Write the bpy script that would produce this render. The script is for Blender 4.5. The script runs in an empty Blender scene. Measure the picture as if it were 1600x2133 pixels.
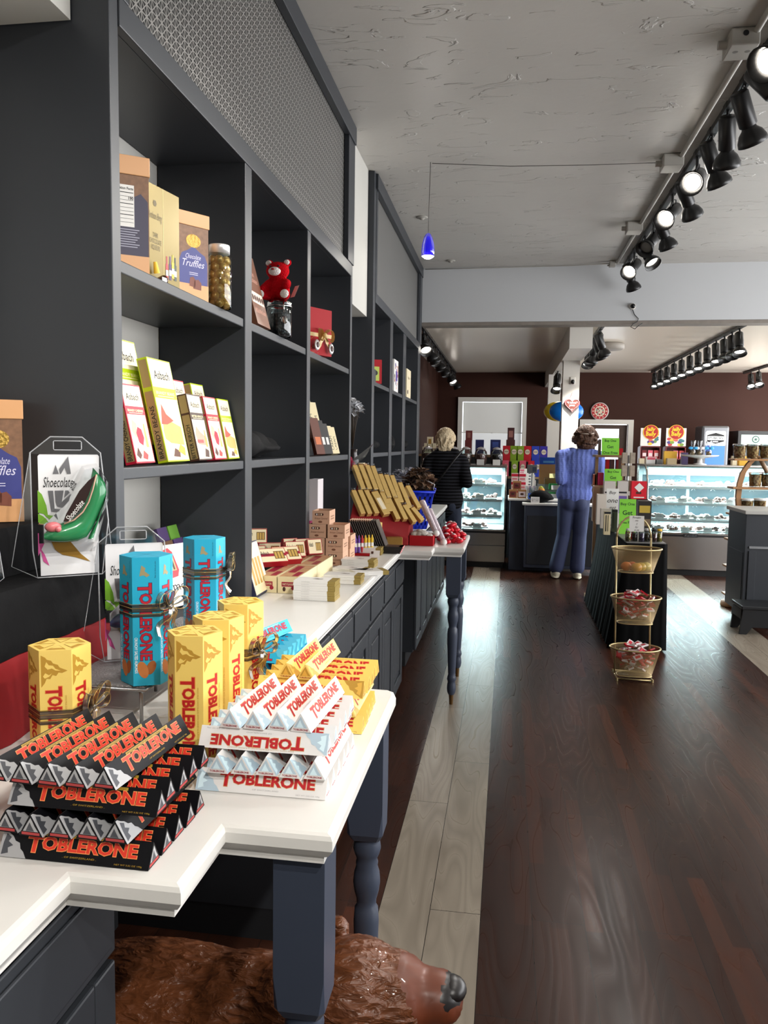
import bpy, bmesh, math, random
from mathutils import Vector, Matrix
SC = bpy.context.scene
COL = SC.collection
PI = math.pi
R = math.radians
random.seed(7)

# ------------------------------------------------------------------ camera, world, exposure
def setup_camera():
    F, yaw, pitch, roll = 1650.0, .1532, -.0865, .0142
    f = Vector((-math.sin(yaw)*math.cos(pitch), math.cos(yaw)*math.cos(pitch), math.sin(pitch)))
    r = Vector((math.cos(yaw), math.sin(yaw), 0)); u = r.cross(f)
    a = math.cos(roll)*r + math.sin(roll)*u
    b = -math.sin(roll)*r + math.cos(roll)*u
    cam = bpy.data.cameras.new('camera'); co = bpy.data.objects.new('camera', cam); COL.objects.link(co)
    co.matrix_world = Matrix(((a.x, b.x, -f.x, 0), (a.y, b.y, -f.y, 0), (a.z, b.z, -f.z, 1.5), (0, 0, 0, 1)))
    cam.sensor_fit = 'HORIZONTAL'; cam.sensor_width = 36.0; cam.lens = 36.0*F/1600.0
    cam.clip_start = .05; cam.clip_end = 60
    SC.camera = co
setup_camera()
SC.view_settings.view_transform = 'Standard'; SC.view_settings.look = 'None'
SC.view_settings.gamma = 1.0; SC.view_settings.exposure = 0.0
SC.view_settings.use_curve_mapping = False
W = bpy.data.worlds.new('World'); SC.world = W; W.use_nodes = True
WORLD_STRENGTH = 8.6
W.node_tree.nodes['Background'].inputs[0].default_value = (.98, .985, 1.0, 1)
W.node_tree.nodes['Background'].inputs[1].default_value = WORLD_STRENGTH
SC.cycles.max_bounces = 7; SC.cycles.diffuse_bounces = 4; SC.cycles.transparent_max_bounces = 16
SC.cycles.caustics_reflective = False; SC.cycles.caustics_refractive = False
SC.cycles.sample_clamp_indirect = 6
try:
    SC.cycles.use_denoising = True
except Exception: pass
def portal(loc, rot, sx, sy):      # the window wall on the right lets the daylight in
    l = bpy.data.lights.new('shopfront_daylight', 'AREA'); l.shape = 'RECTANGLE'; l.size = sx; l.size_y = sy
    l.cycles.is_portal = True
    o = bpy.data.objects.new('shopfront_daylight', l); COL.objects.link(o); o.location = loc; o.rotation_euler = rot
portal((5.02, 4.2, 1.75), (0, R(90), 0), 2.2, 8.6); portal((5.02, 11.2, 1.65), (0, R(90), 0), 2.0, 4.9)
SPOT_W = 50.0
def spot(loc, target, power, angle=58, col=(1, .96, .90), blend=.7, rad=.035, name='spotlight_beam'):
    l = bpy.data.lights.new(name, 'SPOT'); l.energy = power; l.spot_size = R(angle); l.spot_blend = blend
    l.color = col; l.shadow_soft_size = rad
    o = bpy.data.objects.new(name, l); COL.objects.link(o); o.location = loc
    o.rotation_euler = (Vector(target)-Vector(loc)).to_track_quat('-Z', 'Y').to_euler()
    return o
def area(loc, rot, sx, sy, power, col=(1, 1, 1), name='tube_light'):
    l = bpy.data.lights.new(name, 'AREA'); l.shape = 'RECTANGLE'; l.size = sx; l.size_y = sy; l.energy = power; l.color = col
    o = bpy.data.objects.new(name, l); COL.objects.link(o); o.location = loc; o.rotation_euler = rot
    return o

# ------------------------------------------------------------------ materials
def lin(c):
    out = []
    for v in c[:3]:
        v = v/255.0
        out.append(v/12.92 if v <= .04045 else ((v+.055)/1.055)**2.4)
    return (*out, 1)
MATS = {}
def M(name, col=None, rough=.5, metal=0, spec=.5, trans=0, emit=None, es=0, alpha=1, noise=0, nscale=8, bump=0, bscale=60, coat=0, ior=1.45, stretch=None):
    if name in MATS: return MATS[name]
    m = bpy.data.materials.new(name); m.use_nodes = True; MATS[name] = m
    nt = m.node_tree; b = nt.nodes['Principled BSDF']
    c = lin(col or (200, 200, 200))
    b.inputs['Base Color'].default_value = c
    b.inputs['Roughness'].default_value = rough; b.inputs['Metallic'].default_value = metal
    b.inputs['Specular IOR Level'].default_value = spec; b.inputs['IOR'].default_value = ior
    b.inputs['Transmission Weight'].default_value = trans; b.inputs['Alpha'].default_value = alpha
    b.inputs['Coat Weight'].default_value = coat
    if emit: b.inputs['Emission Color'].default_value = lin(emit); b.inputs['Emission Strength'].default_value = es
    if noise or bump:
        tc = nt.nodes.new('ShaderNodeTexCoord'); src = tc.outputs['Object']
        if stretch:
            mp = nt.nodes.new('ShaderNodeMapping'); mp.inputs['Scale'].default_value = stretch
            nt.links.new(src, mp.inputs['Vector']); src = mp.outputs['Vector']
    if noise:
        n = nt.nodes.new('ShaderNodeTexNoise'); n.inputs['Scale'].default_value = nscale; n.inputs['Detail'].default_value = 5
        nt.links.new(src, n.inputs['Vector'])
        mx = nt.nodes.new('ShaderNodeMix'); mx.data_type = 'RGBA'
        mx.inputs['A'].default_value = tuple(v*(1-noise) for v in c[:3])+(1,)
        mx.inputs['B'].default_value = tuple(min(1, v*(1+noise)) for v in c[:3])+(1,)
        nt.links.new(n.outputs['Fac'], mx.inputs['Factor']); nt.links.new(mx.outputs['Result'], b.inputs['Base Color'])
    if bump:
        n2 = nt.nodes.new('ShaderNodeTexNoise'); n2.inputs['Scale'].default_value = bscale; n2.inputs['Detail'].default_value = 4
        nt.links.new(src, n2.inputs['Vector'])
        bp = nt.nodes.new('ShaderNodeBump'); bp.inputs['Strength'].default_value = bump; bp.inputs['Distance'].default_value = .01
        nt.links.new(n2.outputs['Fac'], bp.inputs['Height']); nt.links.new(bp.outputs['Normal'], b.inputs['Normal'])
    return m
def glassy(name, tint=(255, 255, 255), alpha=.12, rough=.05, spec=.6):
    # thin clear plastic or glass sheet: mostly see-through with a gloss
    if name in MATS: return MATS[name]
    m = bpy.data.materials.new(name); m.use_nodes = True; MATS[name] = m
    nt = m.node_tree; nt.nodes.remove(nt.nodes['Principled BSDF']); out = nt.nodes['Material Output']
    t = nt.nodes.new('ShaderNodeBsdfTransparent'); g = nt.nodes.new('ShaderNodeBsdfGlossy')
    t.inputs['Color'].default_value = lin(tint); g.inputs['Roughness'].default_value = rough
    fr = nt.nodes.new('ShaderNodeFresnel'); fr.inputs['IOR'].default_value = 1.45
    ad = nt.nodes.new('ShaderNodeMath'); ad.operation = 'ADD'; ad.use_clamp = True; ad.inputs[1].default_value = alpha*.4
    mx = nt.nodes.new('ShaderNodeMixShader')
    nt.links.new(fr.outputs[0], ad.inputs[0]); nt.links.new(ad.outputs[0], mx.inputs['Fac'])
    nt.links.new(t.outputs[0], mx.inputs[1]); nt.links.new(g.outputs[0], mx.inputs[2]); nt.links.new(mx.outputs[0], out.inputs['Surface'])
    return m
def N(m, t, **kw):
    n = m.node_tree.nodes.new(t)
    for k, v in kw.items(): setattr(n, k, v)
    return n
def math_(m, op, a, b=None):
    n = N(m, 'ShaderNodeMath', operation=op)
    for i, x in enumerate((a, b)):
        if x is None: continue
        if isinstance(x, (int, float)): n.inputs[i].default_value = x
        else: m.node_tree.links.new(x, n.inputs[i])
    return n.outputs[0]

def floor_material():
    m = M('wood_plank_floor', (50, 34, 28), rough=.25, spec=.12); nt = m.node_tree; L = nt.links.new; b = nt.nodes['Principled BSDF']
    tc = N(m, 'ShaderNodeTexCoord'); sp = N(m, 'ShaderNodeSeparateXYZ'); L(tc.outputs['Object'], sp.inputs[0])
    x = sp.outputs[0]; y = sp.outputs[1]
    v = math_(m, 'ADD', x, .37)
    cb = N(m, 'ShaderNodeCombineXYZ'); L(y, cb.inputs[0]); L(v, cb.inputs[1])
    br = N(m, 'ShaderNodeTexBrick'); br.offset = .37; br.squash = 1; br.offset_frequency = 2
    br.inputs['Scale'].default_value = 1; br.inputs['Brick Width'].default_value = 1.22; br.inputs['Row Height'].default_value = .1625
    br.inputs['Mortar Size'].default_value = .0012; br.inputs['Mortar Smooth'].default_value = .2
    br.inputs['Color1'].default_value = (0, 0, 0, 1); br.inputs['Color2'].default_value = (1, 1, 1, 1); br.inputs['Mortar'].default_value = (.5, .5, .5, 1)
    L(cb.outputs[0], br.inputs['Vector'])
    # strips of pale boards
    def band(a, c): return math_(m, 'MULTIPLY', math_(m, 'GREATER_THAN', x, a), math_(m, 'LESS_THAN', x, c))
    strip = math_(m, 'MAXIMUM', band(-.37, -.045), band(1.7425, 2.0675))
    mp = N(m, 'ShaderNodeMapping'); mp.inputs['Scale'].default_value = (7, .8, 7); L(tc.outputs['Object'], mp.inputs['Vector'])
    # shift grain per plank
    off = N(m, 'ShaderNodeVectorMath', operation='SCALE'); L(br.outputs['Color'], off.inputs[0]); off.inputs['Scale'].default_value = 37
    ad = N(m, 'ShaderNodeVectorMath', operation='ADD'); L(mp.outputs[0], ad.inputs[0]); L(off.outputs[0], ad.inputs[1])
    nz = N(m, 'ShaderNodeTexNoise'); nz.inputs['Scale'].default_value = 1.3; nz.inputs['Detail'].default_value = 7; nz.inputs['Distortion'].default_value = .9
    L(ad.outputs[0], nz.inputs['Vector'])
    wv = N(m, 'ShaderNodeTexWave'); wv.wave_type = 'BANDS'; wv.bands_direction = 'X'; wv.inputs['Scale'].default_value = .55; wv.inputs['Distortion'].default_value = 11
    wv.inputs['Detail'].default_value = 3; wv.inputs['Detail Scale'].default_value = .8
    L(ad.outputs[0], wv.inputs['Vector'])
    def mix(f, A, B, dt='RGBA'):
        n = N(m, 'ShaderNodeMix'); n.data_type = dt
        if isinstance(f, float): n.inputs['Factor'].default_value = f
        else: L(f, n.inputs['Factor'])
        for nm, c in (('A', A), ('B', B)):
            if isinstance(c, tuple): n.inputs[nm].default_value = c
            else: L(c, n.inputs[nm])
        return n.outputs['Result']
    # cathedral grain: contour lines of a smooth stretched noise, shifted per board
    mp2 = N(m, 'ShaderNodeMapping'); mp2.inputs['Scale'].default_value = (5.5, .75, 5.5); L(tc.outputs['Object'], mp2.inputs['Vector'])
    ad2 = N(m, 'ShaderNodeVectorMath', operation='ADD'); L(mp2.outputs[0], ad2.inputs[0]); L(off.outputs[0], ad2.inputs[1])
    sm = N(m, 'ShaderNodeTexNoise'); sm.inputs['Scale'].default_value = 1.0; sm.inputs['Detail'].default_value = 1.5; sm.inputs['Distortion'].default_value = .3; L(ad2.outputs[0], sm.inputs['Vector'])
    ring = math_(m, 'MULTIPLY', math_(m, 'PINGPONG', math_(m, 'MULTIPLY', sm.outputs['Fac'], 15), .5), 2)
    # narrow staves printed on the dark boards
    b2 = N(m, 'ShaderNodeTexBrick'); b2.offset = .41; b2.inputs['Scale'].default_value = 1; b2.inputs['Brick Width'].default_value = .93; b2.inputs['Row Height'].default_value = .0542; b2.inputs['Mortar Size'].default_value = 0
    b2.inputs['Color1'].default_value = (0, 0, 0, 1); b2.inputs['Color2'].default_value = (1, 1, 1, 1); L(cb.outputs[0], b2.inputs['Vector'])
    rp = N(m, 'ShaderNodeValToRGB'); e = rp.color_ramp.elements; e[0].position = 0; e[0].color = lin((19, 13, 13)); e[1].position = 1; e[1].color = lin((84, 45, 29))
    k = e.new(.55); k.color = lin((42, 25, 20)); k = e.new(.82); k.color = lin((56, 32, 24)); L(b2.outputs['Color'], rp.inputs[0])
    dk = mix(nz.outputs['Fac'], lin((29, 17, 13)), lin((80, 45, 29)))
    dk1 = mix(.5, dk, rp.outputs[0])
    dark = mix(math_(m, 'MULTIPLY', ring, .2), dk1, lin((17, 11, 10)))
    lt = mix(nz.outputs['Fac'], lin((112, 102, 90)), lin((160, 150, 135)))
    lt1 = mix(math_(m, 'MULTIPLY', br.outputs['Color'], .3), lt, lin((122, 110, 96)))
    lt2 = mix(math_(m, 'MULTIPLY', ring, .32), lt1, lin((92, 81, 69)))
    col = mix(strip, dark, lt2)
    seam = mix(br.outputs['Fac'], col, lin((22, 18, 16)))
    L(seam, b.inputs['Base Color'])
    bp = N(m, 'ShaderNodeBump'); bp.inputs['Strength'].default_value = .035; bp.inputs['Distance'].default_value = .003
    L(ring, bp.inputs['Height']); L(bp.outputs[0], b.inputs['Normal'])
    L(math_(m, 'ADD', math_(m, 'MULTIPLY', ring, .08), .27), b.inputs['Roughness'])
    return m
def lattice_material():
    m = M('punched_metal_lattice', (118, 116, 112), rough=.5, metal=.25); nt = m.node_tree; L = nt.links.new; b = nt.nodes['Principled BSDF']
    tc = N(m, 'ShaderNodeTexCoord'); sp = N(m, 'ShaderNodeSeparateXYZ'); L(tc.outputs['Object'], sp.inputs[0])
    u = math_(m, 'DIVIDE', sp.outputs[1], .030); v = math_(m, 'DIVIDE', sp.outputs[2], .030)
    pp = lambda t: math_(m, 'PINGPONG', t, .5)
    d = math_(m, 'MINIMUM', math_(m, 'MINIMUM', pp(u), pp(v)), math_(m, 'MULTIPLY', math_(m, 'MINIMUM', pp(math_(m, 'ADD', u, v)), pp(math_(m, 'SUBTRACT', u, v))), .75))
    hole = math_(m, 'GREATER_THAN', d, .058)
    mx = N(m, 'ShaderNodeMix'); mx.data_type = 'RGBA'; L(hole, mx.inputs['Factor'])
    mx.inputs['A'].default_value = lin((136, 134, 130)); mx.inputs['B'].default_value = lin((8, 8, 9)); L(mx.outputs['Result'], b.inputs['Base Color'])
    return m
def plaster_material():
    m = M('plaster_ceiling', (188, 182, 175), rough=.42, spec=.4); nt = m.node_tree; L = nt.links.new; b = nt.nodes['Principled BSDF']
    tc = N(m, 'ShaderNodeTexCoord'); mp = N(m, 'ShaderNodeMapping'); mp.inputs['Scale'].default_value = (.9, 2.6, 1); mp.inputs['Rotation'].default_value = (0, 0, .25)
    L(tc.outputs['Object'], mp.inputs['Vector'])
    n1 = N(m, 'ShaderNodeTexNoise'); n1.inputs['Scale'].default_value = 3.1; n1.inputs['Detail'].default_value = 8; n1.inputs['Distortion'].default_value = 1.6; L(mp.outputs[0], n1.inputs['Vector'])
    rp = N(m, 'ShaderNodeValToRGB'); rp.color_ramp.elements[0].position = .60; rp.color_ramp.elements[1].position = .625; L(n1.outputs['Fac'], rp.inputs[0])
    n2 = N(m, 'ShaderNodeTexNoise'); n2.inputs['Scale'].default_value = 22; n2.inputs['Detail'].default_value = 5; L(tc.outputs['Object'], n2.inputs['Vector'])
    h = math_(m, 'ADD', rp.outputs[0], math_(m, 'MULTIPLY', n2.outputs['Fac'], .12))
    bp = N(m, 'ShaderNodeBump'); bp.inputs['Strength'].default_value = .65; bp.inputs['Distance'].default_value = .014; L(h, bp.inputs['Height']); L(bp.outputs[0], b.inputs['Normal'])
    mx = N(m, 'ShaderNodeMix'); mx.data_type = 'RGBA'; n3 = N(m, 'ShaderNodeTexNoise'); n3.inputs['Scale'].default_value = 1.3; n3.inputs['Detail'].default_value = 4
    L(tc.outputs['Object'], n3.inputs['Vector']); L(n3.outputs['Fac'], mx.inputs['Factor'])
    mx.inputs['A'].default_value = lin((180, 177, 171)); mx.inputs['B'].default_value = lin((200, 197, 191)); L(mx.outputs['Result'], b.inputs['Base Color'])
    return m
def knit_material(name, col, dark):
    m = M(name, col, rough=.9, spec=.2); nt = m.node_tree; L = nt.links.new; b = nt.nodes['Principled BSDF']
    tc = N(m, 'ShaderNodeTexCoord'); mp = N(m, 'ShaderNodeMapping'); mp.inputs['Scale'].default_value = (1, .2, 1); L(tc.outputs['Object'], mp.inputs['Vector'])
    w = N(m, 'ShaderNodeTexWave'); w.bands_direction = 'X'; w.inputs['Scale'].default_value = 6; w.inputs['Distortion'].default_value = 3.5; w.inputs['Detail'].default_value = 2; w.inputs['Detail Scale'].default_value = 3; L(mp.outputs[0], w.inputs['Vector'])
    w2 = N(m, 'ShaderNodeTexWave'); w2.bands_direction = 'Z'; w2.inputs['Scale'].default_value = 14; w2.inputs['Distortion'].default_value = 1.5; L(tc.outputs['Object'], w2.inputs['Vector'])
    h = math_(m, 'ADD', w.outputs['Fac'], math_(m, 'MULTIPLY', w2.outputs['Fac'], .15))
    bp = N(m, 'ShaderNodeBump'); bp.inputs['Strength'].default_value = .5; bp.inputs['Distance'].default_value = .008; L(h, bp.inputs['Height']); L(bp.outputs[0], b.inputs['Normal'])
    mx = N(m, 'ShaderNodeMix'); mx.data_type = 'RGBA'; L(w.outputs['Fac'], mx.inputs['Factor']); mx.inputs['A'].default_value = lin(dark); mx.inputs['B'].default_value = lin(col); L(mx.outputs['Result'], b.inputs['Base Color'])
    return m
def stripe_material(name, c1, c2, scale):
    m = M(name, c1, rough=.9, spec=.15); nt = m.node_tree; L = nt.links.new; b = nt.nodes['Principled BSDF']
    tc = N(m, 'ShaderNodeTexCoord'); w = N(m, 'ShaderNodeTexWave'); w.bands_direction = 'Z'; w.inputs['Scale'].default_value = scale; w.inputs['Distortion'].default_value = .6; w.inputs['Detail Scale'].default_value = .6
    L(tc.outputs['Object'], w.inputs['Vector']); rp = N(m, 'ShaderNodeValToRGB'); rp.color_ramp.elements[0].position = .55; rp.color_ramp.elements[1].position = .9
    rp.color_ramp.elements[0].color = lin(c1); rp.color_ramp.elements[1].color = lin(c2); L(w.outputs['Fac'], rp.inputs[0]); L(rp.outputs[0], b.inputs['Base Color'])
    return m
def fur_wood_material():
    m = M('carved_wood', (92, 48, 26), rough=.36, spec=.5, coat=.2); nt = m.node_tree; L = nt.links.new; b = nt.nodes['Principled BSDF']
    tc = N(m, 'ShaderNodeTexCoord'); mp = N(m, 'ShaderNodeMapping'); mp.inputs['Scale'].default_value = (14, 30, 38); mp.inputs['Rotation'].default_value = (.2, .55, .3); L(tc.outputs['Object'], mp.inputs['Vector'])
    w = N(m, 'ShaderNodeTexNoise'); w.inputs['Scale'].default_value = 1.6; w.inputs['Detail'].default_value = 3; w.inputs['Distortion'].default_value = .7; L(mp.outputs[0], w.inputs['Vector'])
    vo = N(m, 'ShaderNodeTexVoronoi'); vo.inputs['Scale'].default_value = 1.5; L(mp.outputs[0], vo.inputs['Vector'])
    h = math_(m, 'ADD', math_(m, 'MULTIPLY', vo.outputs['Distance'], .8), w.outputs['Fac'])
    bp = N(m, 'ShaderNodeBump'); bp.inputs['Strength'].default_value = .9; bp.inputs['Distance'].default_value = .012; L(h, bp.inputs['Height']); L(bp.outputs[0], b.inputs['Normal'])
    n2 = N(m, 'ShaderNodeTexNoise'); n2.inputs['Scale'].default_value = 6; n2.inputs['Detail'].default_value = 3; L(tc.outputs['Object'], n2.inputs['Vector'])
    f = math_(m, 'MULTIPLY', math_(m, 'ADD', w.outputs['Fac'], n2.outputs['Fac']), .5)
    mx = N(m, 'ShaderNodeMix'); mx.data_type = 'RGBA'; L(f, mx.inputs['Factor']); mx.inputs['A'].default_value = lin((30, 15, 9)); mx.inputs['B'].default_value = lin((138, 80, 46)); L(mx.outputs['Result'], b.inputs['Base Color'])
    return m
def hair_material(name, c1, c2):
    m = M(name, c1, rough=.55, spec=.4); nt = m.node_tree; L = nt.links.new; b = nt.nodes['Principled BSDF']
    tc = N(m, 'ShaderNodeTexCoord'); mp = N(m, 'ShaderNodeMapping'); mp.inputs['Scale'].default_value = (16, 16, 5); L(tc.outputs['Object'], mp.inputs['Vector'])
    n = N(m, 'ShaderNodeTexNoise'); n.inputs['Scale'].default_value = 2.2; n.inputs['Detail'].default_value = 5; n.inputs['Distortion'].default_value = 1.5; L(mp.outputs[0], n.inputs['Vector'])
    mx = N(m, 'ShaderNodeMix'); mx.data_type = 'RGBA'; L(n.outputs['Fac'], mx.inputs['Factor']); mx.inputs['A'].default_value = lin(c1); mx.inputs['B'].default_value = lin(c2); L(mx.outputs['Result'], b.inputs['Base Color'])
    bp = N(m, 'ShaderNodeBump'); bp.inputs['Strength'].default_value = 1; bp.inputs['Distance'].default_value = .03; L(n.outputs['Fac'], bp.inputs['Height']); L(bp.outputs[0], b.inputs['Normal'])
    return m
def chunk_material(name, c1, c2, scale, rough=.4, dist=.01):
    # a container full of nuts, sweets or beans
    m = M(name, c1, rough=rough); nt = m.node_tree; L = nt.links.new; b = nt.nodes['Principled BSDF']
    tc = N(m, 'ShaderNodeTexCoord'); v = N(m, 'ShaderNodeTexVoronoi'); v.inputs['Scale'].default_value = scale; L(tc.outputs['Object'], v.inputs['Vector'])
    s = N(m, 'ShaderNodeSeparateColor'); L(v.outputs['Color'], s.inputs[0])
    mx = N(m, 'ShaderNodeMix'); mx.data_type = 'RGBA'; L(s.outputs[0], mx.inputs['Factor']); mx.inputs['A'].default_value = lin(c1); mx.inputs['B'].default_value = lin(c2); L(mx.outputs['Result'], b.inputs['Base Color'])
    bp = N(m, 'ShaderNodeBump'); bp.invert = True; bp.inputs['Strength'].default_value = .9; bp.inputs['Distance'].default_value = dist; L(v.outputs['Distance'], bp.inputs['Height']); L(bp.outputs[0], b.inputs['Normal'])
    return m

# ------------------------------------------------------------------ mesh builder
TXT = {}
def text_geo(s, bold=0.0, shear=0.0, res=2):
    k = (s, bold, shear)
    if k in TXT: return TXT[k]
    c = bpy.data.curves.new('t', 'FONT'); c.body = s; c.size = 1; c.offset = bold; c.shear = shear; c.resolution_u = res; c.fill_mode = 'FRONT'; c.space_line = .9
    c.align_x = 'CENTER'
    o = bpy.data.objects.new('t', c); COL.objects.link(o)
    dg = bpy.context.evaluated_depsgraph_get(); dg.update()
    me = bpy.data.meshes.new_from_object(o.evaluated_get(dg))
    vs = [(v.co.x, v.co.y) for v in me.vertices]; fs = [tuple(p.vertices) for p in me.polygons]
    flip = [p.normal.z < 0 for p in me.polygons]
    fs = [tuple(reversed(f)) if fl else f for f, fl in zip(fs, flip)]
    bpy.data.objects.remove(o); bpy.data.curves.remove(c); bpy.data.meshes.remove(me)
    if not vs: vs = [(0, 0), (1, 0), (1, 1)]; fs = []
    x0 = min(v[0] for v in vs); x1 = max(v[0] for v in vs); y0 = min(v[1] for v in vs); y1 = max(v[1] for v in vs)
    TXT[k] = (vs, fs, x0, x1, y0, y1); return TXT[k]
V = Vector
class MB:
    def __init__(s): s.v = []; s.f = []; s.fm = []; s.sm = []; s.mats = []; s.T = Matrix()
    def mi(s, m):
        if m not in s.mats: s.mats.append(m)
        return s.mats.index(m)
    def add(s, vs, fs, m, smooth=False):
        n = len(s.v); s.v += [s.T @ V(p) for p in vs]; i = s.mi(m)
        for f in fs: s.f.append(tuple(n+k for k in f)); s.fm.append(i); s.sm.append(smooth)
        return s
    def box(s, x0, x1, y0, y1, z0, z1, m, top=None, bev=0):
        if bev:
            bm = bmesh.new(); bmesh.ops.create_cube(bm, size=1)
            for v in bm.verts: v.co = V(((x0+x1)/2+v.co.x*(x1-x0), (y0+y1)/2+v.co.y*(y1-y0), (z0+z1)/2+v.co.z*(z1-z0)))
            bmesh.ops.bevel(bm, geom=bm.edges[:], offset=bev, segments=2, profile=.5, affect='EDGES')
            bm.verts.index_update(); s.add([v.co.copy() for v in bm.verts], [[v.index for v in f.verts] for f in bm.faces], m); bm.free(); return s
        vs = [(x0, y0, z0), (x1, y0, z0), (x1, y1, z0), (x0, y1, z0), (x0, y0, z1), (x1, y0, z1), (x1, y1, z1), (x0, y1, z1)]
        return s.add(vs, [(0, 3, 2, 1), (4, 5, 6, 7), (0, 1, 5, 4), (1, 2, 6, 5), (2, 3, 7, 6), (3, 0, 4, 7)], m)
    def quad(s, o, u, v, w, h, m, off=0.0):
        o, u, v = V(o), V(u), V(v); n = u.cross(v).normalized()*off
        return s.add([o+n, o+u*w+n, o+u*w+v*h+n, o+v*h+n], [(0, 1, 2, 3)], m)
    def poly(s, pts, o, u, v, m, off=0.0):
        o, u, v = V(o), V(u), V(v); n = u.cross(v).normalized()*off
        return s.add([o+u*p[0]+v*p[1]+n for p in pts], [tuple(range(len(pts)))], m)
    def disc(s, c, u, v, r, m, off=0.0, n=20, ry=None):
        ry = ry or r
        return s.poly([(r*math.cos(2*PI*i/n), ry*math.sin(2*PI*i/n)) for i in range(n)], c, u, v, m, off)
    def prism(s, pts, z0, z1, m, mtop=None):
        n = len(pts)
        s.add([(p[0], p[1], z) for z in (z0, z1) for p in pts], [tuple(reversed(range(n)))]+[(i, (i+1) % n, n+(i+1) % n, n+i) for i in range(n)], m)
        return s.add([(p[0], p[1], z1) for p in pts], [tuple(range(n))], mtop or m)
    def ext(s, pts, o, u, v, d, m):     # polygon in plane (u,v) extruded along its normal by d
        o, u, v = V(o), V(u), V(v); w = u.cross(v).normalized()*d; n = len(pts)
        a = [o+u*p[0]+v*p[1] for p in pts]
        return s.add(a+[q+w for q in a], [tuple(reversed(range(n))), tuple(range(n, 2*n))]+[(i, (i+1) % n, n+(i+1) % n, n+i) for i in range(n)], m)
    def tube(s, p0, p1, r0, r1, m, n=12, caps=True, smooth=True):
        p0, p1 = V(p0), V(p1); d = (p1-p0)
        if d.length < 1e-7: return s
        d.normalize(); a = d.orthogonal().normalized(); b = d.cross(a)
        vs = [p+a*(r*math.cos(2*PI*i/n))+b*(r*math.sin(2*PI*i/n)) for p, r in ((p0, r0), (p1, r1)) for i in range(n)]
        s.add(vs, [(i, (i+1) % n, n+(i+1) % n, n+i) for i in range(n)], m, smooth)
        if caps: s.add(vs, [tuple(reversed(range(n))), tuple(range(n, 2*n))], m)
        return s
    def path(s, pts, r, m, n=6, closed=False):
        pts = [V(p) for p in pts]; k = len(pts); rings = []
        for i, p in enumerate(pts):
            a = pts[(i-1) % k] if (closed or i > 0) else p
            c = pts[(i+1) % k] if (closed or i < k-1) else p
            d = (c-a).normalized()
            if i == 0: x = d.orthogonal().normalized()
            else:
                x = (x-d*x.dot(d)); x = x.normalized() if x.length > 1e-6 else d.orthogonal().normalized()
            y = d.cross(x); rings.append([p+x*(r*math.cos(2*PI*j/n))+y*(r*math.sin(2*PI*j/n)) for j in range(n)])
        vs = [q for g in rings for q in g]; fs = []
        for i in range(k if closed else k-1):
            a = i*n; b = ((i+1) % k)*n
            fs += [(a+j, a+(j+1) % n, b+(j+1) % n, b+j) for j in range(n)]
        if not closed: fs += [tuple(reversed(range(n))), tuple(range((k-1)*n, k*n))]
        return s.add(vs, fs, m, True)
    def lathe(s, prof, c, m, n=20, smooth=True, caps=True, axis='Z'):
        c = V(c); vs = []
        for r, z in prof:
            for i in range(n):
                a, b = r*math.cos(2*PI*i/n), r*math.sin(2*PI*i/n)
                vs.append(c+(V((a, b, z)) if axis == 'Z' else V((z, a, b)) if axis == 'X' else V((b, z, a))))
        fs = []
        for k in range(len(prof)-1): fs += [(k*n+i, k*n+(i+1) % n, (k+1)*n+(i+1) % n, (k+1)*n+i) for i in range(n)]
        s.add(vs, fs, m, smooth)
        if caps: s.add(vs, [tuple(reversed(range(n))), tuple(range((len(prof)-1)*n, len(prof)*n))], m)
        return s
    def ell(s, c, r, m, nu=14, nv=9):
        if isinstance(r, (int, float)): r = (r, r, r)
        vs = [(c[0], c[1], c[2]-r[2])]; fs = []
        for j in range(1, nv):
            t = PI*j/nv-PI/2
            for i in range(nu):
                a = 2*PI*i/nu; vs.append((c[0]+r[0]*math.cos(t)*math.cos(a), c[1]+r[1]*math.cos(t)*math.sin(a), c[2]+r[2]*math.sin(t)))
        vs.append((c[0], c[1], c[2]+r[2])); e = len(vs)-1
        for i in range(nu):
            fs.append((0, 1+(i+1) % nu, 1+i)); b = 1+(nv-2)*nu; fs.append((b+i, b+(i+1) % nu, e))
            for j in range(nv-2):
                q = 1+j*nu; fs.append((q+i, q+(i+1) % nu, q+nu+(i+1) % nu, q+nu+i))
        return s.add(vs, fs, m, True)
    def text(s, t, m, o, u, v, w, h, off=.0006, bold=0.0, shear=0.0, fit=True):
        vs, fs, x0, x1, y0, y1 = text_geo(t, bold, shear)
        o, u, v = V(o), V(u), V(v); n = u.cross(v).normalized()*off
        sx = w/(x1-x0); sy = h/(y1-y0); dx = 0
        if not fit:
            k = min(sx, sy); dx = (w-k*(x1-x0))/2; sx = sy = k
        return s.add([o+u*((p[0]-x0)*sx+dx)+v*((p[1]-y0)*sy)+n for p in vs], fs, m)
    def strip(s, pts, side, w, m):      # a ribbon through pts, w wide along side
        side = V(side).normalized()*w/2; vs = []
        for p in pts: vs += [V(p)-side, V(p)+side]
        return s.add(vs, [(2*i, 2*i+1, 2*i+3, 2*i+2) for i in range(len(pts)-1)], m, True)
    def mesh(s, name):
        me = bpy.data.meshes.new(name); me.from_pydata([tuple(p) for p in s.v], [], s.f)
        for m in s.mats: me.materials.append(m)
        me.polygons.foreach_set('material_index', s.fm); me.polygons.foreach_set('use_smooth', s.sm); me.update(); return me
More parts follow.
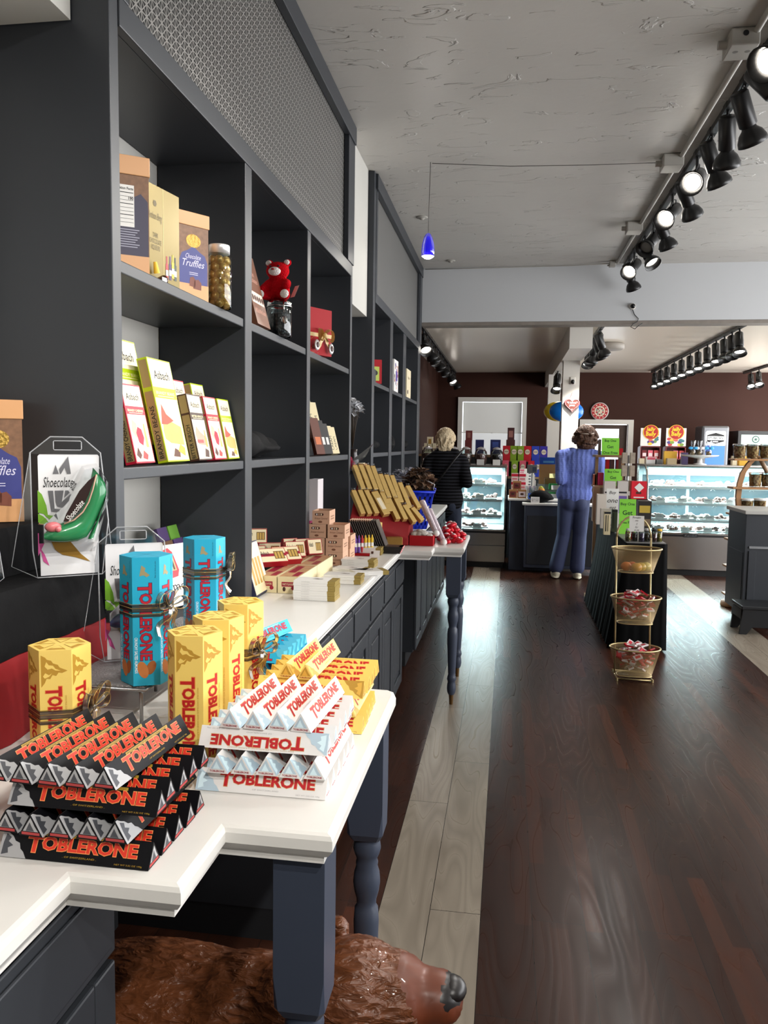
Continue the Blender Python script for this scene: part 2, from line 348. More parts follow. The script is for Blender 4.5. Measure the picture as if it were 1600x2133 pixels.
    def build(s, name, parent=None, bevel=0, loc=None, rot=None, kind=None, label=None, cat=None, group=None, seg=2):
        o = bpy.data.objects.new(name, s.mesh(name)); COL.objects.link(o)
        if parent: o.parent = parent
        if loc: o.location = loc
        if rot: o.rotation_euler = rot
        if bevel:
            b = o.modifiers.new('edge', 'BEVEL'); b.width = bevel; b.segments = seg; b.limit_method = 'ANGLE'; b.angle_limit = R(40)
        tag(o, label, cat, group, kind); return o
def tag(o, label=None, cat=None, group=None, kind=None):
    for k, v in (('label', label), ('category', cat), ('group', group), ('kind', kind)):
        if v: o[k] = v
    return o
def thing(name, label, cat, loc=(0, 0, 0), rotz=0, group=None):
    o = bpy.data.objects.new(name, None); o.empty_display_size = .05; COL.objects.link(o)
    o.location = loc; o.rotation_euler = (0, 0, rotz); return tag(o, label, cat, group)
def dup(root, loc=None, rot=None, label=None, group=None):
    r = root.copy(); COL.objects.link(r)
    if loc is not None: r.location = loc
    if rot is not None: r.rotation_euler = rot if isinstance(rot, tuple) else (0, 0, rot)
    tag(r, label, None, group)
    for ch in root.children:
        c = ch.copy(); COL.objects.link(c); c.parent = r
        for g in ch.children:
            d = g.copy(); COL.objects.link(d); d.parent = c
    return r
ORD = ['first', 'second', 'third', 'fourth', 'fifth', 'sixth', 'seventh', 'eighth', 'ninth', 'tenth', 'eleventh', 'twelfth', 'thirteenth', 'fourteenth', 'fifteenth', 'sixteenth']
def nth(i, n, a, b):        # "frontmost", "second from the front", ... "rearmost"
    return a+'most' if i == 0 else b+'most' if i == n-1 else f'{ORD[i]} from the {a}'
X, Y, Z = V((1, 0, 0)), V((0, 1, 0)), V((0, 0, 1))
NX, NY, NZ = -X, -Y, -Z
def remesh_blob(prims, voxel, name, smooth=6, mats=None, parent=None, noise=0):
    # tapered limbs and rounded masses fused into one continuous surface
    b = MB(); mm = mats[0]
    for p in prims:
        if p[0] == 'c':
            _, a, c, r0, r1 = p; b.tube(a, c, r0, r1, mm, 14); b.ell(a, r0, mm, 14, 9); b.ell(c, r1, mm, 14, 9)
        elif p[0] == 'e': b.ell(p[1], p[2], mm, 22, 14)
        elif p[0] == 'b': b.box(*p[1], mm)
    me = b.mesh(name); o = bpy.data.objects.new(name, me); COL.objects.link(o)
    rm = o.modifiers.new('r', 'REMESH'); rm.mode = 'VOXEL'; rm.voxel_size = voxel; rm.use_smooth_shade = True
    sm = o.modifiers.new('s', 'SMOOTH'); sm.factor = .5; sm.iterations = smooth
    dg = bpy.context.evaluated_depsgraph_get(); dg.update()
    me2 = bpy.data.meshes.new_from_object(o.evaluated_get(dg)); o.modifiers.clear(); o.data = me2; bpy.data.meshes.remove(me)
    me2.materials.clear()
    for m in mats: me2.materials.append(m)
    if noise:
        for v in me2.vertices: v.co += v.normal*random.uniform(-noise, noise)
    for p in me2.polygons: p.use_smooth = True
    if parent: o.parent = parent
    return o

# ------------------------------------------------------------------ palette
wall_white = M('wall_white', (186, 184, 178), rough=.6, noise=.04, nscale=3)
beam_paint = M('beam_paint', (190, 192, 194), rough=.6, noise=.03, nscale=2)
rear_ceil = M('rear_ceiling_paint', (232, 222, 206), rough=.28, spec=.5, bump=.05, bscale=9)
brown_wall = M('brown_wall', (54, 27, 18), rough=.65, spec=.25, noise=.08, nscale=2)
raw_ply = M('raw_plywood', (126, 118, 110), rough=.7, noise=.25, nscale=14)
white_trim = M('white_trim', (212, 208, 200), rough=.45)
charcoal = M('charcoal_paint', (47, 50, 55), rough=.42, spec=.45, noise=.06, nscale=5)
navy = M('navy_paint', (58, 65, 80), rough=.4, spec=.45)
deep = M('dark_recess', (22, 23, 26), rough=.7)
counter_white = M('white_laminate', (226, 224, 219), rough=.3, spec=.5, noise=.015, nscale=30)
black_metal = M('black_metal', (17, 17, 18), rough=.35, spec=.5)
black_cloth = M('black_cloth', (10, 10, 12), rough=.85, spec=.2, bump=.3, bscale=25)
steel = M('brushed_steel', (150, 145, 140), rough=.26, metal=1, noise=.06, nscale=6, stretch=(1, 1, 40))
chrome = M('chrome', (205, 205, 205), rough=.15, metal=1)
glass = glassy('clear_glass', (232, 246, 246), .1, .03)
plastic = glassy('clear_plastic', (236, 238, 240), .3, .12)
smoke_plastic = glassy('smoky_plastic', (206, 208, 212), .2, .1)
lamp_on = M('lamp_lit', (255, 250, 240), emit=(255, 246, 232), es=22)
tube_on = M('tube_lit', (240, 255, 255), emit=(226, 250, 255), es=5)
white_card = M('white_card', (226, 224, 220), rough=.6)
ink = M('black_ink', (24, 24, 26), rough=.6)
gold_foil = M('gold_foil', (222, 186, 114), rough=.34, metal=.5, noise=.08, nscale=20)
gold_ink = M('gold_ink', (176, 138, 66), rough=.5)
copper = M('copper_card', (204, 152, 104), rough=.4, spec=.5)
copper_lace = M('copper_lace', (120, 86, 62), rough=.5, noise=.5, nscale=70)
truffle_blue = M('truffle_blue', (58, 62, 124), rough=.4, noise=.2, nscale=9)
truffle_dark = M('truffle_indigo', (44, 40, 66), rough=.45)
choc = M('chocolate', (70, 38, 26), rough=.45)
red_card = M('red_card', (164, 12, 24), rough=.6, spec=.25)
red_velvet = M('red_velvet', (132, 8, 16), rough=.8, noise=.2, nscale=8, bump=.2, bscale=12)
cream = M('cream_card', (226, 212, 178), rough=.5)
wood_light = M('oak_wood', (164, 118, 74), rough=.5, noise=.18, nscale=9, stretch=(1, 1, .15))
wood_dark = M('walnut_wood', (128, 98, 68), rough=.5, noise=.2, nscale=9, stretch=(1, 1, .15))
brass = M('brass', (176, 146, 84), rough=.3, metal=1)

def S_(mb, name): return mb.build(name, kind='structure')
# ------------------------------------------------------------------ room shell
S_(MB().box(-1.5, 5.2, -2.6, 14.3, -.1, 0, floor_material()), 'floor')
S_(MB().box(-1.5, 5.2, -2.6, 8.45, 3.29, 3.4, plaster_material()), 'ceiling')
S_(MB().box(-1.5, 5.2, 8.44, 14.3, 2.75, 2.85, rear_ceil), 'ceiling_rear')
S_(MB().box(-1.45, -1.235, -2.6, 8.35, 0, 3.29, wall_white), 'wall_left')
S_(MB().box(-1.45, -1.235, 8.351, 14.3, 0, 3.29, brown_wall), 'wall_left_rear')
b = MB()      # right-hand wall with a run of shop windows
for y0, y1, z0, z1 in ((-2.6, 0, 0, 3.29), (8.4, 8.8, 0, 3.29), (13.6, 14.3, 0, 3.29), (8.8, 13.6, 0, .2), (8.8, 13.6, 2.72, 3.29), (0, 8.4, 0, .68), (0, 8.4, 2.82, 3.29)): b.box(5.0, 5.2, y0, y1, z0, z1, wall_white)
S_(b, 'wall_right')
S_(MB().box(-1.45, 5.2, -2.75, -2.6, 0, 3.29, wall_white), 'wall_front')
b = MB()      # back wall with the window and the door cut out
for x0, x1, z0, z1 in ((-1.235, -.80, 0, 2.75), (-.80, .235, 0, 1.15), (-.80, .235, 2.245, 2.75), (.235, 1.29, 0, 2.75), (1.29, 2.01, 1.88, 2.75), (2.01, 5.0, 0, 2.75)):
    b.box(x0, x1, 14.0, 14.15, z0, z1, brown_wall)
S_(b, 'wall_back')
S_(MB().box(-.912, 5.0, 8.25, 8.46, 2.745, 3.29, beam_paint), 'beam')
S_(MB().box(-.912, 5.0, 8.258, 8.44, 2.712, 2.744, raw_ply), 'trim_1')
S_(MB().box(-1.234, -1.005, -2.6, 1.75, 2.445, 3.289, wall_white), 'trim_2')
S_(MB().box(-1.234, -.955, 4.606, 5.304, 2.34, 3.289, wall_white), 'trim_3')
S_(MB().box(.60, .83, 8.461, 13.999, 2.50, 2.749, white_trim), 'beam_2')
S_(MB().box(.625, .815, 9.66, 9.85, 0, 2.50, white_trim), 'pillar_1')
S_(MB().box(.545, .715, 11.5, 11.67, 0, 2.499, white_trim), 'pillar_2')
# window: frame, drawn blind, daylight leaking round its edges
b = MB()
for x0, x1, z0, z1 in ((-.874, -.80, 1.05, 2.32), (.235, .308, 1.05, 2.32), (-.80, .235, 2.245, 2.32), (-.80, .235, 1.05, 1.15)): b.box(x0, x1, 13.955, 14.06, z0, z1, white_trim)
win = S_(b, 'window_1')
day = M('daylight_outside', (255, 255, 255), emit=(236, 244, 255), es=3.2)
blind_m = M('roller_blind', (206, 206, 202), rough=.7, emit=(214, 214, 210), es=.22)  # weak emission stands in for daylight coming through the blind
MB().box(-.786, .226, 14.03, 14.034, 1.715, 2.236, blind_m).build('roller_blind', win)
MB().box(-.79, .225, 14.03, 14.034, 1.15, 1.70, M('frosted_pane', (220, 222, 222), rough=.6, emit=(224, 228, 230), es=.38)).build('lower_pane', win)  # emission stands in for daylight behind the frosted pane
MB().box(-.80, .235, 14.07, 14.075, 1.15, 2.245, day).build('pane', win)
b = MB().box(-.80, .235, 14.036, 14.05, 1.70, 1.72, white_trim).box(-.29, -.27, 14.036, 14.05, 1.15, 1.71, white_trim); b.build('glazing_bar', win)
b = MB()
for x0, x1, z0, z1 in ((1.205, 1.29, 0, 1.955), (2.01, 2.095, 0, 1.955), (1.29, 2.01, 1.88, 1.955)): b.box(x0, x1, 13.95, 14.06, z0, z1, white_trim)
dr = S_(b, 'door_1')
bd = M('door_brown', (74, 54, 44), rough=.5)
b = MB()
for x0, x1, z0, z1 in ((1.30, 1.48, .02, 1.87), (1.87, 2.0, .02, 1.87), (1.48, 1.87, 1.80, 1.87), (1.48, 1.87, .02, 1.0)): b.box(x0, x1, 14.03, 14.07, z0, z1, bd)
b.build('door_leaf', dr); MB().box(1.48, 1.87, 14.05, 14.055, 1.0, 1.80, day).build('pane', dr)
# disc on rear ceiling
tag(MB().lathe([(.001, 0), (.17, 0), (.18, -.01), (.18, -.06), (.15, -.075), (.001, -.075)], (1.19, 10.1, 2.749), M('grey_plaster', (150, 144, 136), rough=.6), 28).build('ceiling_disc'), 'round grey disc fixed flat on the rear ceiling', 'ceiling fitting')
# knee-space backs below the worktop
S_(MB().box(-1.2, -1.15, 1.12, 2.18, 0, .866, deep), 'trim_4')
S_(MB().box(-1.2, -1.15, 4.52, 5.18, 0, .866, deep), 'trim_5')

# ------------------------------------------------------------------ shelving units
lat = lattice_material()
seal = M('shadow_gap', (30, 31, 33), rough=.8)
def shelving(y0, y1, div, label, panel):
    t = thing('shelving_unit', label, 'shelving', (-.914, y0, .921))
    H = 3.287-.921; xb = -.318
    hb, ht = 2.45-.921, 2.518-.921
    for i, (a, c) in enumerate(div):
        top = H if i in (0, len(div)-1) else hb+.02
        MB().box(xb, 0, a-y0, c-y0, 0, top, charcoal).build('side_panel' if i in (0, len(div)-1) else 'divider', t, bevel=.003)
    p0, p1 = div[0][1]-y0, div[-1][0]-y0
    for k in range(len(div)-1):
        a, c = div[k][1]-y0+.001, div[k+1][0]-y0-.001
        for z in (1.432-.921, 1.925-.921): MB().box(xb, -.006, a, c, z-.03, z, charcoal).build('shelf', t, bevel=.003)
        MB().box(xb, -.02, a, c, hb, hb+.02, charcoal).build('shelf', t)
    b = MB().box(-.02, .004, p0, p1, hb, ht, charcoal).box(-.02, .016, p0-.03, y1-y0+.004, 3.19-.921, H, charcoal)
    b.box(-.02, .008, y1-y0-.17, y1-y0, ht, 3.19-.921, charcoal).box(-.02, .004, p0, p0+.05, ht, 3.19-.921, charcoal)
    b.build('header_frame', t, bevel=.003)
    MB().box(-.026, -.022, p0, p1, ht-.01, 3.2-.921, panel).build('header_panel', t)
    return t
shelving(1.754, 4.60, [(1.754, 1.797), (2.695, 2.768), (3.558, 3.618), (4.552, 4.60)], 'tall charcoal shelving unit with punched lattice header, nearest the camera', lat)
shelving(5.312, 8.235, [(5.312, 5.40), (6.13, 6.26), (6.90, 7.08), (8.03, 8.235)], 'tall charcoal shelving unit with plain header, running up to the white beam', M('grey_panel', (92, 91, 89), rough=.5, noise=.05, nscale=40))

# ------------------------------------------------------------------ white worktop with turned legs
xm = -.56
OUT = [(-1.23, -.2), (xm, -.2), (xm, .934), (-.405, .934), (-.405, 1.10), (-.24, 1.10), (-.24, 1.775), (-.247, 1.80), (-.265, 1.815), (-.405, 1.82), (-.405, 1.985), (xm, 1.985),
       (xm, 4.25), (-.39, 4.25), (-.39, 4.415), (-.225, 4.415), (-.225, 5.10), (-.39, 5.10), (-.39, 5.27), (xm, 5.27), (xm, 7.62), (-1.23, 7.62)]
def inset(pts, d):
    n = len(pts); out = []
    for i in range(n):
        p, q, r = V(pts[i-1]), V(pts[i]), V(pts[(i+1) % n])
        e1 = (q-p).normalized(); e2 = (r-q).normalized()
        n1 = V((-e1.y, e1.x)); n2 = V((-e2.y, e2.x)); k = 1+n1.dot(n2)
        out.append(tuple(q+(n1+n2)*(d/max(k, .3))))
    return out
top = thing('sales_counter', 'long white worktop with two bump-out tables on turned navy legs', 'counter', (0, 0, 0))
b = MB()
lay = [(0, .92-.010), (-.000, .918)]
prof = [(.016, .868), (.016, .878), (.008, .884), (.004, .890), (.0, .896), (.0, .912), (.003, .918), (.010, .920)]
n = len(OUT); vs = []
for d, z in prof: vs += [(p[0], p[1], z) for p in inset(OUT, d)]
fs = [(k*n+i, k*n+(i+1) % n, (k+1)*n+(i+1) % n, (k+1)*n+i) for k in range(len(prof)-1) for i in range(n)]
fs += [tuple(reversed(range(n))), tuple(range((len(prof)-1)*n, len(prof)*n))]
b.add(vs, fs, counter_white); b.build('worktop', top)
LEGP = [(.011, 0), (.0136, .055), (.016, .058), (.023, .072), (.0262, .095), (.024, .12), (.0205, .132), (.023, .140), (.0272, .15), (.024, .166), (.020, .178), (.0215, .19), (.0245, .26), (.0285, .36), (.0300, .41), (.0275, .444), (.0225, .452),
        (.0235, .468), (.029, .49), (.0318, .512), (.030, .535), (.025, .552), (.0262, .562), (.0235, .572), (.029, .585), (.0325, .60), (.030, .617), (.027, .628), (.031, .634)]
for lx, ly in ((-.300, 1.175), (-.298, 1.745), (-.284, 4.485), (-.284, 5.045)):
    b = MB(); kz = .94 if ly < 3 else 1.0; b.lathe([(p[0], p[1]*kz) for p in LEGP if p[0] > .0137 or p[1] > .056], (lx, ly, 0), navy, 20)
    w = .041
    oc = [(w, -w*.8), (w, w*.8), (w*.8, w), (-w*.8, w), (-w, w*.8), (-w, -w*.8), (-w*.8, -w), (w*.8, -w)]
    lo = [(p[0]*.78+lx, p[1]*.78+ly, .630*kz) for p in oc]; mi = [(p[0]+lx, p[1]+ly, .648*kz) for p in oc]; hi = [((w if p[0] > 0 else -w)*(1 if abs(p[0]) == w else .99)+lx, (w if p[1] > 0 else -w)*(1 if abs(p[1]) == w else .99)+ly, .665) for p in oc]
    hh = [(p[0], p[1], .867) for p in hi]
    b.add(lo+mi+hi+hh, [(r*8+i, r*8+(i+1) % 8, r*8+8+(i+1) % 8, r*8+8+i) for r in range(3) for i in range(8)]+[tuple(reversed(range(8)))], navy)
    lg = b.build('leg', top)
    MB().lathe([(.0105, .001), (.0138, .058)], (lx, ly, 0), M('dark_brass', (120, 92, 58), rough=.3, metal=.9), 16).build('ferrule', lg)
def cabinet(y0, y1, xf, label, doors=2, drawer=True):
    t = thing('base_cabinet', label, 'cabinet', (xf, y0, 0)); L_ = y1-y0
    MB().box(-.60, -.02, .002, L_-.002, .10, .866, charcoal).box(-.58, -.07, .004, L_-.004, 0, .10, deep).build('carcass', t)
    dz = .69 if drawer else .852
    if drawer:
        n = doors
        for k in range(n):
            a, c = .006+k*L_/n, (k+1)*L_/n-.006
            MB().box(-.02, .0, a, c, .705, .852, charcoal).box(0, .006, a+.018, c-.018, .722, .835, charcoal).build('drawer', t, bevel=.005)
    for k in range(doors):
        a, c = .006+k*L_/doors, (k+1)*L_/doors-.006; w = .062
        b = MB().box(-.02, .0, a, a+w, .115, dz, charcoal).box(-.02, 0, c-w, c, .115, dz, charcoal).box(-.02, 0, a+w, c-w, .115, .115+w, charcoal).box(-.02, 0, a+w, c-w, dz-w, dz, charcoal)
        b.box(-.02, -.010, a+w-.002, c-w+.002, .115+w-.002, dz-w+.002, charcoal).box(-.012, -.003, a+w+.03, c-w-.03, .115+w+.03, dz-w-.03, charcoal)
        b.build('door', t, bevel=.004)
    return t
cabinet(-.19, 1.105, -.585, 'charcoal base cabinet at the very front under the worktop corner', 2)
for i, (a, c) in enumerate(((2.19, 2.96), (2.965, 3.73), (3.735, 4.50))):
    cabinet(a, c, -.575, ['charcoal base cabinet just behind the first bump-out table', 'middle charcoal base cabinet between the two bump-out tables', 'charcoal base cabinet just before the second bump-out table'][i])
for i, (a, c) in enumerate(((5.20, 6.0), (6.005, 6.80), (6.805, 7.60))):
    cabinet(a, c, -.575, ['tall-doored charcoal cabinet right after the second bump-out table', 'tall-doored charcoal cabinet, second beyond the second bump-out table', 'tall-doored charcoal cabinet at the far end beside the blonde customer'][i], drawer=False)

# ------------------------------------------------------------------ track lighting
def head_meshes():
    st = MB().box(-.016, .016, -.03, .03, .0, .05, black_metal).tube((0, 0, 0), (0, 0, -.055), .008, .008, black_metal, 8).mesh('stem')
    ho = MB().lathe([(.001, .075), (.03, .075), (.036, .068), (.036, -.06), (.030, -.066), (.001, -.066)], (0, 0, 0), black_metal, 16)
    ho.path([(0, .0, .07), (.0, .045, .085), (0, .06, .04), (0, .03, -.02)], .004, black_metal)
    ho = ho.mesh('housing')
    sh = MB().lathe([(.026, -.060), (.03, -.075), (.046, -.092), (.058, -.118), (.060, -.135), (.056, -.135), (.044, -.098), (.028, -.08)], (0, 0, 0), black_metal, 18, caps=False).mesh('shade')
    on = MB().lathe([(.001, -.112), (.026, -.110), (.040, -.104), (.038, -.095)], (0, 0, 0), lamp_on, 18).mesh('bulb')
    off = MB().lathe([(.001, -.108), (.03, -.106), (.046, -.1), (.044, -.098)], (0, 0, 0), M('bulb_off', (120, 118, 112), rough=.2), 18).mesh('bulb')
    return st, ho, sh, on, off
HM = head_meshes()
def obj_of(me, name, parent, loc=None, rot=None):
    o = bpy.data.objects.new(name, me); COL.objects.link(o); o.parent = parent
    if loc is not None: o.location = loc
    if rot is not None: o.rotation_euler = rot
    return o
def head(x, y, z, target, lit, power, label, group, drop=.10, angle=58):
    t = thing('track_light', label, 'spotlight', (x, y, z), 0, group)
    obj_of(HM[0], 'stem', t); t.scale = (1.2, 1.2, 1.2)
    p = V((x, y, z-drop*1.2)); d = (V(target)-p).normalized(); q = d.to_track_quat('-Z', 'Y').to_euler()
    h = obj_of(HM[1], 'housing', t, (0, 0, -drop), q); obj_of(HM[2], 'shade', t, (0, 0, -drop), q)
    obj_of(HM[3] if lit else HM[4], 'bulb', t, (0, 0, -drop), q)
    if power: spot(p+d*.17, target, power, angle)
    return t
rail = M('rail_black', (24, 24, 25), rough=.4); conduit_m = M('conduit_paint', (168, 165, 158), rough=.5)
def track(x, y0, y1, z, label):
    return MB().box(x-.018, x+.018, y0, y1, z-.03, z, rail).build('lighting_track', label=label, cat='lighting track')
# main room: track, conduit with boxes
t1 = thing('electrical_conduit', 'grey-white conduit with junction boxes run along the front ceiling beside the black track', 'conduit', (0, 0, 0))
MB().path([(1.0, y, 3.272) for y in (-1.6, 0, 2, 4, 6, 8.10)], .014, conduit_m, 8).path([(1.0, 8.1, 3.272), (.6, 8.2, 3.277), (-.3, 8.235, 3.277), (-.88, 8.238, 3.277)], .004, conduit_m, 6).build('pipe', t1)
for i, y in enumerate((3.80, 5.28, 6.77, 8.10)):
    k = .5 if i == 3 else 1
    b = MB().box(.955-.06*k, .955+.06*k, y-.075*k, y+.075*k, 3.215+.02*(k < 1), 3.287, conduit_m, bev=.006)
    b.tube((.955-.06*k, y, 3.25), (.955-.06*k-.035*k, y, 3.25), .018*k, .018*k, conduit_m, 10)
    if i == 0: b.disc((.955, y-.0762, 3.262), X, Z, .012, ink, 0, 14).disc((.93, y-.01, 3.2148), X, NY, .012, M('socket_grey', (120, 118, 112)), 0).disc((.98, y-.01, 3.2148), X, NY, .012, M('socket_grey'), 0)
    b.build('junction_box', t1)
track(1.09, -1.6, 8.2, 3.285, 'long black lighting track along the front ceiling')
GF = 'spotlights on the long front track'
fr = [(-1.2, (-.45, 1.25, 1.0), 1, 3.4), (-.4, (-.85, 1.5, 1.2), 1, 2.0), (.7, (-1.0, 1.95, 1.6), 1, 1.2), (1.55, (-.75, 1.55, 1.05), 1, 1.2), (2.2, (-.95, 2.2, 1.55), 1, 1.7), (2.85, (-.55, 1.35, .95), 1, 1.2)]  # out-of-view heads added to light the near counter and shelves
for i, (y, tg, lit, pw) in enumerate(fr):
    head(1.09, y, 3.255, tg, lit, SPOT_W*pw, f'lit black spotlight, {ORD[i]} from the camera on the front track', GF, angle=52)
vis = [(3.62, (-.9, 2.3, 1.6), 1, 1.6, 'lit, below the junction box with sockets'), (3.92, (2.6, 3.0, 1.0), 1, .8, 'lit, long cylinder turned to the right past the first junction box'), (4.22, (2.1, 5.2, 1.2), 0, 0, 'unlit, third one after the socketed junction box'),
       (4.52, (1.6, 6.2, .6), 0, 0, 'unlit, shade dropping towards the back, before the second junction box'), (4.86, (2.3, 5.9, .8), 0, 0, 'unlit, wide shade turned right, just before the second junction box'), (5.2, (-.55, 1.4, .95), 1, 1.5, 'lit, facing the camera beside the second junction box'),
       (5.52, (2.4, 7.0, .9), 0, 0, 'unlit, shade turned right, just past the second junction box'), (5.93, (-.8, 2.9, 1.0), 1, 1.3, 'lit, facing left between second and third junction boxes'), (6.32, (2.3, 7.4, .8), 0, 0, 'unlit, shade turned right, just before the third junction box'),
       (6.66, (-.6, 4.6, .95), 0, 0, 'unlit, slim, beside the third junction box'), (7.05, (2.4, 5.4, .4), 1, .8, 'lit, facing right, past the third junction box'), (7.62, (-.6, 4.6, 1.0), 1, 1.4, 'lit, last but one before the white beam'), (7.92, (2.0, 8.9, 1.0), 0, 0, 'unlit, last one before the white beam')]
for y, tg, lit, pw, lb in vis:
    head(1.09, y, 3.255, tg, lit, SPOT_W*pw if lit else 0, 'black track spotlight, '+lb, GF, angle=52)
# rear room
GL = 'spotlights on the rear left track'; GM = 'spotlights beside the white pillar'; GR = 'spotlights on the rear right track'
track(-.93, 8.5, 13.9, 2.748, 'black lighting track on the rear ceiling at the far left')
ys = [8.66, 9.05, 9.4, 9.78, 10.2, 10.5, 10.95, 11.35, 12.1, 12.95, 13.6]
for i, y in enumerate(ys):
    lit = i in (0, 3, 5, 7, 9)
    head(-.93, y, 2.718, (-.3, y+(-1.5 if lit else 1.2), .9) if lit else (-.1, y+.9, .8), lit, SPOT_W*.55 if i in (3, 7) else 0, f'{"lit" if lit else "unlit"} black spotlight, {nth(i, len(ys), "front", "rear")} on the rear left track', GL, angle=80)
track(.93, 8.5, 10.9, 2.748, 'short black lighting track on the rear ceiling by the white pillar')
ys = [8.7, 8.98, 9.3, 9.62, 9.95]
for i, y in enumerate(ys):
    lit = i > 1
    head(.93, y, 2.718, (.72, 9.70, .75) if i == 2 else (.75, y-1.1, .5) if lit else (1.5, y+.5, 1.2), lit, SPOT_W*(2.6 if i == 2 else .6) if lit else 0, f'{"lit" if lit else "unlit"} black spotlight, {nth(i, len(ys), "front", "rear")} on the track by the pillar', GM, angle=80)
for i, y in enumerate((11.0, 11.25)):
    head(.64, y, 2.50, (.5, y-1, .6), i == 0, 0, ['lit black spotlight hung below the side beam behind the pillar', 'unlit black spotlight hung below the side beam behind the pillar'][i], 'spotlights under the side beam')
track(2.31, 8.5, 13.7, 2.748, 'black lighting track on the rear ceiling over the long display case')
ys = [8.68, 8.95, 9.25, 9.6, 10.0, 10.45, 10.9, 11.4, 11.9, 12.4, 12.9, 13.4]
for i, y in enumerate(ys):
    lit = i not in (1, 2)
    head(2.31, y, 2.718, (2.2, y-1.1, .4), lit, SPOT_W*.5 if i in (3, 6, 9) else 0, f'{"lit" if lit else "unlit"} black spotlight, {nth(i, len(ys), "front", "rear")} on the rear right track', GR, angle=90)
track(3.8, 12.6, 13.9, 2.748, 'short black lighting track on the rear ceiling at the far right corner')
for i, y in enumerate((13.1, 13.5)):
    head(3.8, y, 2.718, (3.6, y-1.4, .6), 1, SPOT_W*.4 if i else 0, ['lit black spotlight, nearer of the pair in the far right corner', 'lit black spotlight, rear one of the pair in the far right corner'][i], 'spotlights in the far right corner', angle=90)
# unseen globe lamps added at the rear right to brighten the back room
for i, (gx, gy_) in enumerate(((4.15, 9.9), (4.45, 12.2))):
    t = thing('globe_lamp', ['white globe pendant lamp on the right of the back room, nearer one', 'white globe pendant lamp on the right of the back room, rear one'][i], 'pendant lamp', (gx, gy_, 2.748)); MB().path([(0, 0, 0), (0, 0, -.45)], .004, black_metal, 6).build('cord', t)
    MB().ell((0, 0, -.58), .12, M('globe_lit', (255, 250, 240), emit=(255, 246, 232), es=9), 20, 12).build('lamp_shade', t)
    l = bpy.data.lights.new('globe_bulb', 'POINT'); l.energy = 170; l.color = (1, .93, .84); l.shadow_soft_size = .13; o = bpy.data.objects.new('globe_bulb', l); COL.objects.link(o); o.location = (gx, gy_, 2.165)
# blue pendant with its wire
t = thing('pendant_lamp', 'small cobalt blue glass pendant lamp hanging on a thin wire from the front ceiling', 'pendant lamp', (-.535, 5.2, 3.288))
wire = M('wire_grey', (70, 66, 62), rough=.5)
MB().path([(0, 0, 0), (-.004, .005, -.2), (-.006, 0, -.445)], .0022, wire, 5).build('cord', t)
MB().path([(.01, .01, -.004), (.5, .04, -.03), (1.0, .06, -.035), (1.43, .08, -.03)], .002, wire, 5).build('wire', t)
blue_glass = M('cobalt_glass', (30, 20, 190), rough=.08, trans=.35, emit=(26, 12, 200), es=.5, coat=.5)
MB().lathe([(.005, -.440), (.016, -.447), (.029, -.472), (.039, -.51), (.043, -.55), (.041, -.585), (.038, -.585), (.039, -.55), (.025, -.48)], (-.006, 0, 0), blue_glass, 22, caps=False).build('lamp_shade', t)
MB().lathe([(.001, -.602), (.02, -.599), (.0375, -.587), (.037, -.575), (.001, -.57)], (-.006, 0, 0), lamp_on, 18).build('bulb', t)
pl = bpy.data.lights.new('pendant_bulb', 'POINT'); pl.energy = 4; pl.shadow_soft_size = .03; pl.color = (1, .95, .85); po = bpy.data.objects.new('pendant_bulb', pl); COL.objects.link(po); po.location = (-.541, 5.2, 2.675)
# camera dome, cable and power lead on the beam
t = thing('security_camera', 'small black dome camera on the white beam with a dangling cable', 'security camera', (1.18, 8.247, 2.88))
MB().lathe([(.001, 0), (.032, 0), (.03, -.015), (.001, -.03)], (0, 0, 0), white_trim, 18, axis='Y').build('mount', t)
MB().ell((0, -.03, 0), (.024, .022, .024), M('camera_black', (14, 14, 15), rough=.1)).build('lens', t)
MB().path([(.0, -.01, -.03), (.02, -.01, -.08), (.06, -.008, -.12), (.05, -.006, -.15), (.01, -.01, -.17), (-.01, -.01, -.2), (.03, -.01, -.22), (.06, -.01, -.19), (.1, -.01, -.165)], .004, black_metal, 5).build('cable', t)
t = thing('security_camera', 'small round black camera fixed on the white pillar above the heart', 'security camera', (.735, 9.655, 2.27))
MB().box(-.03, .03, -.012, 0, -.05, .04, white_trim, bev=.006).build('mount', t); MB().ell((0, -.03, -.02), (.024, .024, .028), M('camera_black')).build('lens', t)
for i, (px, py) in enumerate(((-.72, 6.42), (-.60, 7.93))):
    tag(MB().lathe([(.001, 0), (.045, 0), (.045, -.005), (.034, -.008), (.02, -.008), (.018, -.018), (.001, -.02)], (px, py, 3.289), conduit_m, 20).build('sprinkler_head'), ['white ceiling sprinkler rosette above the second shelving unit', 'white ceiling sprinkler rosette beside the white beam'][i], 'sprinkler')

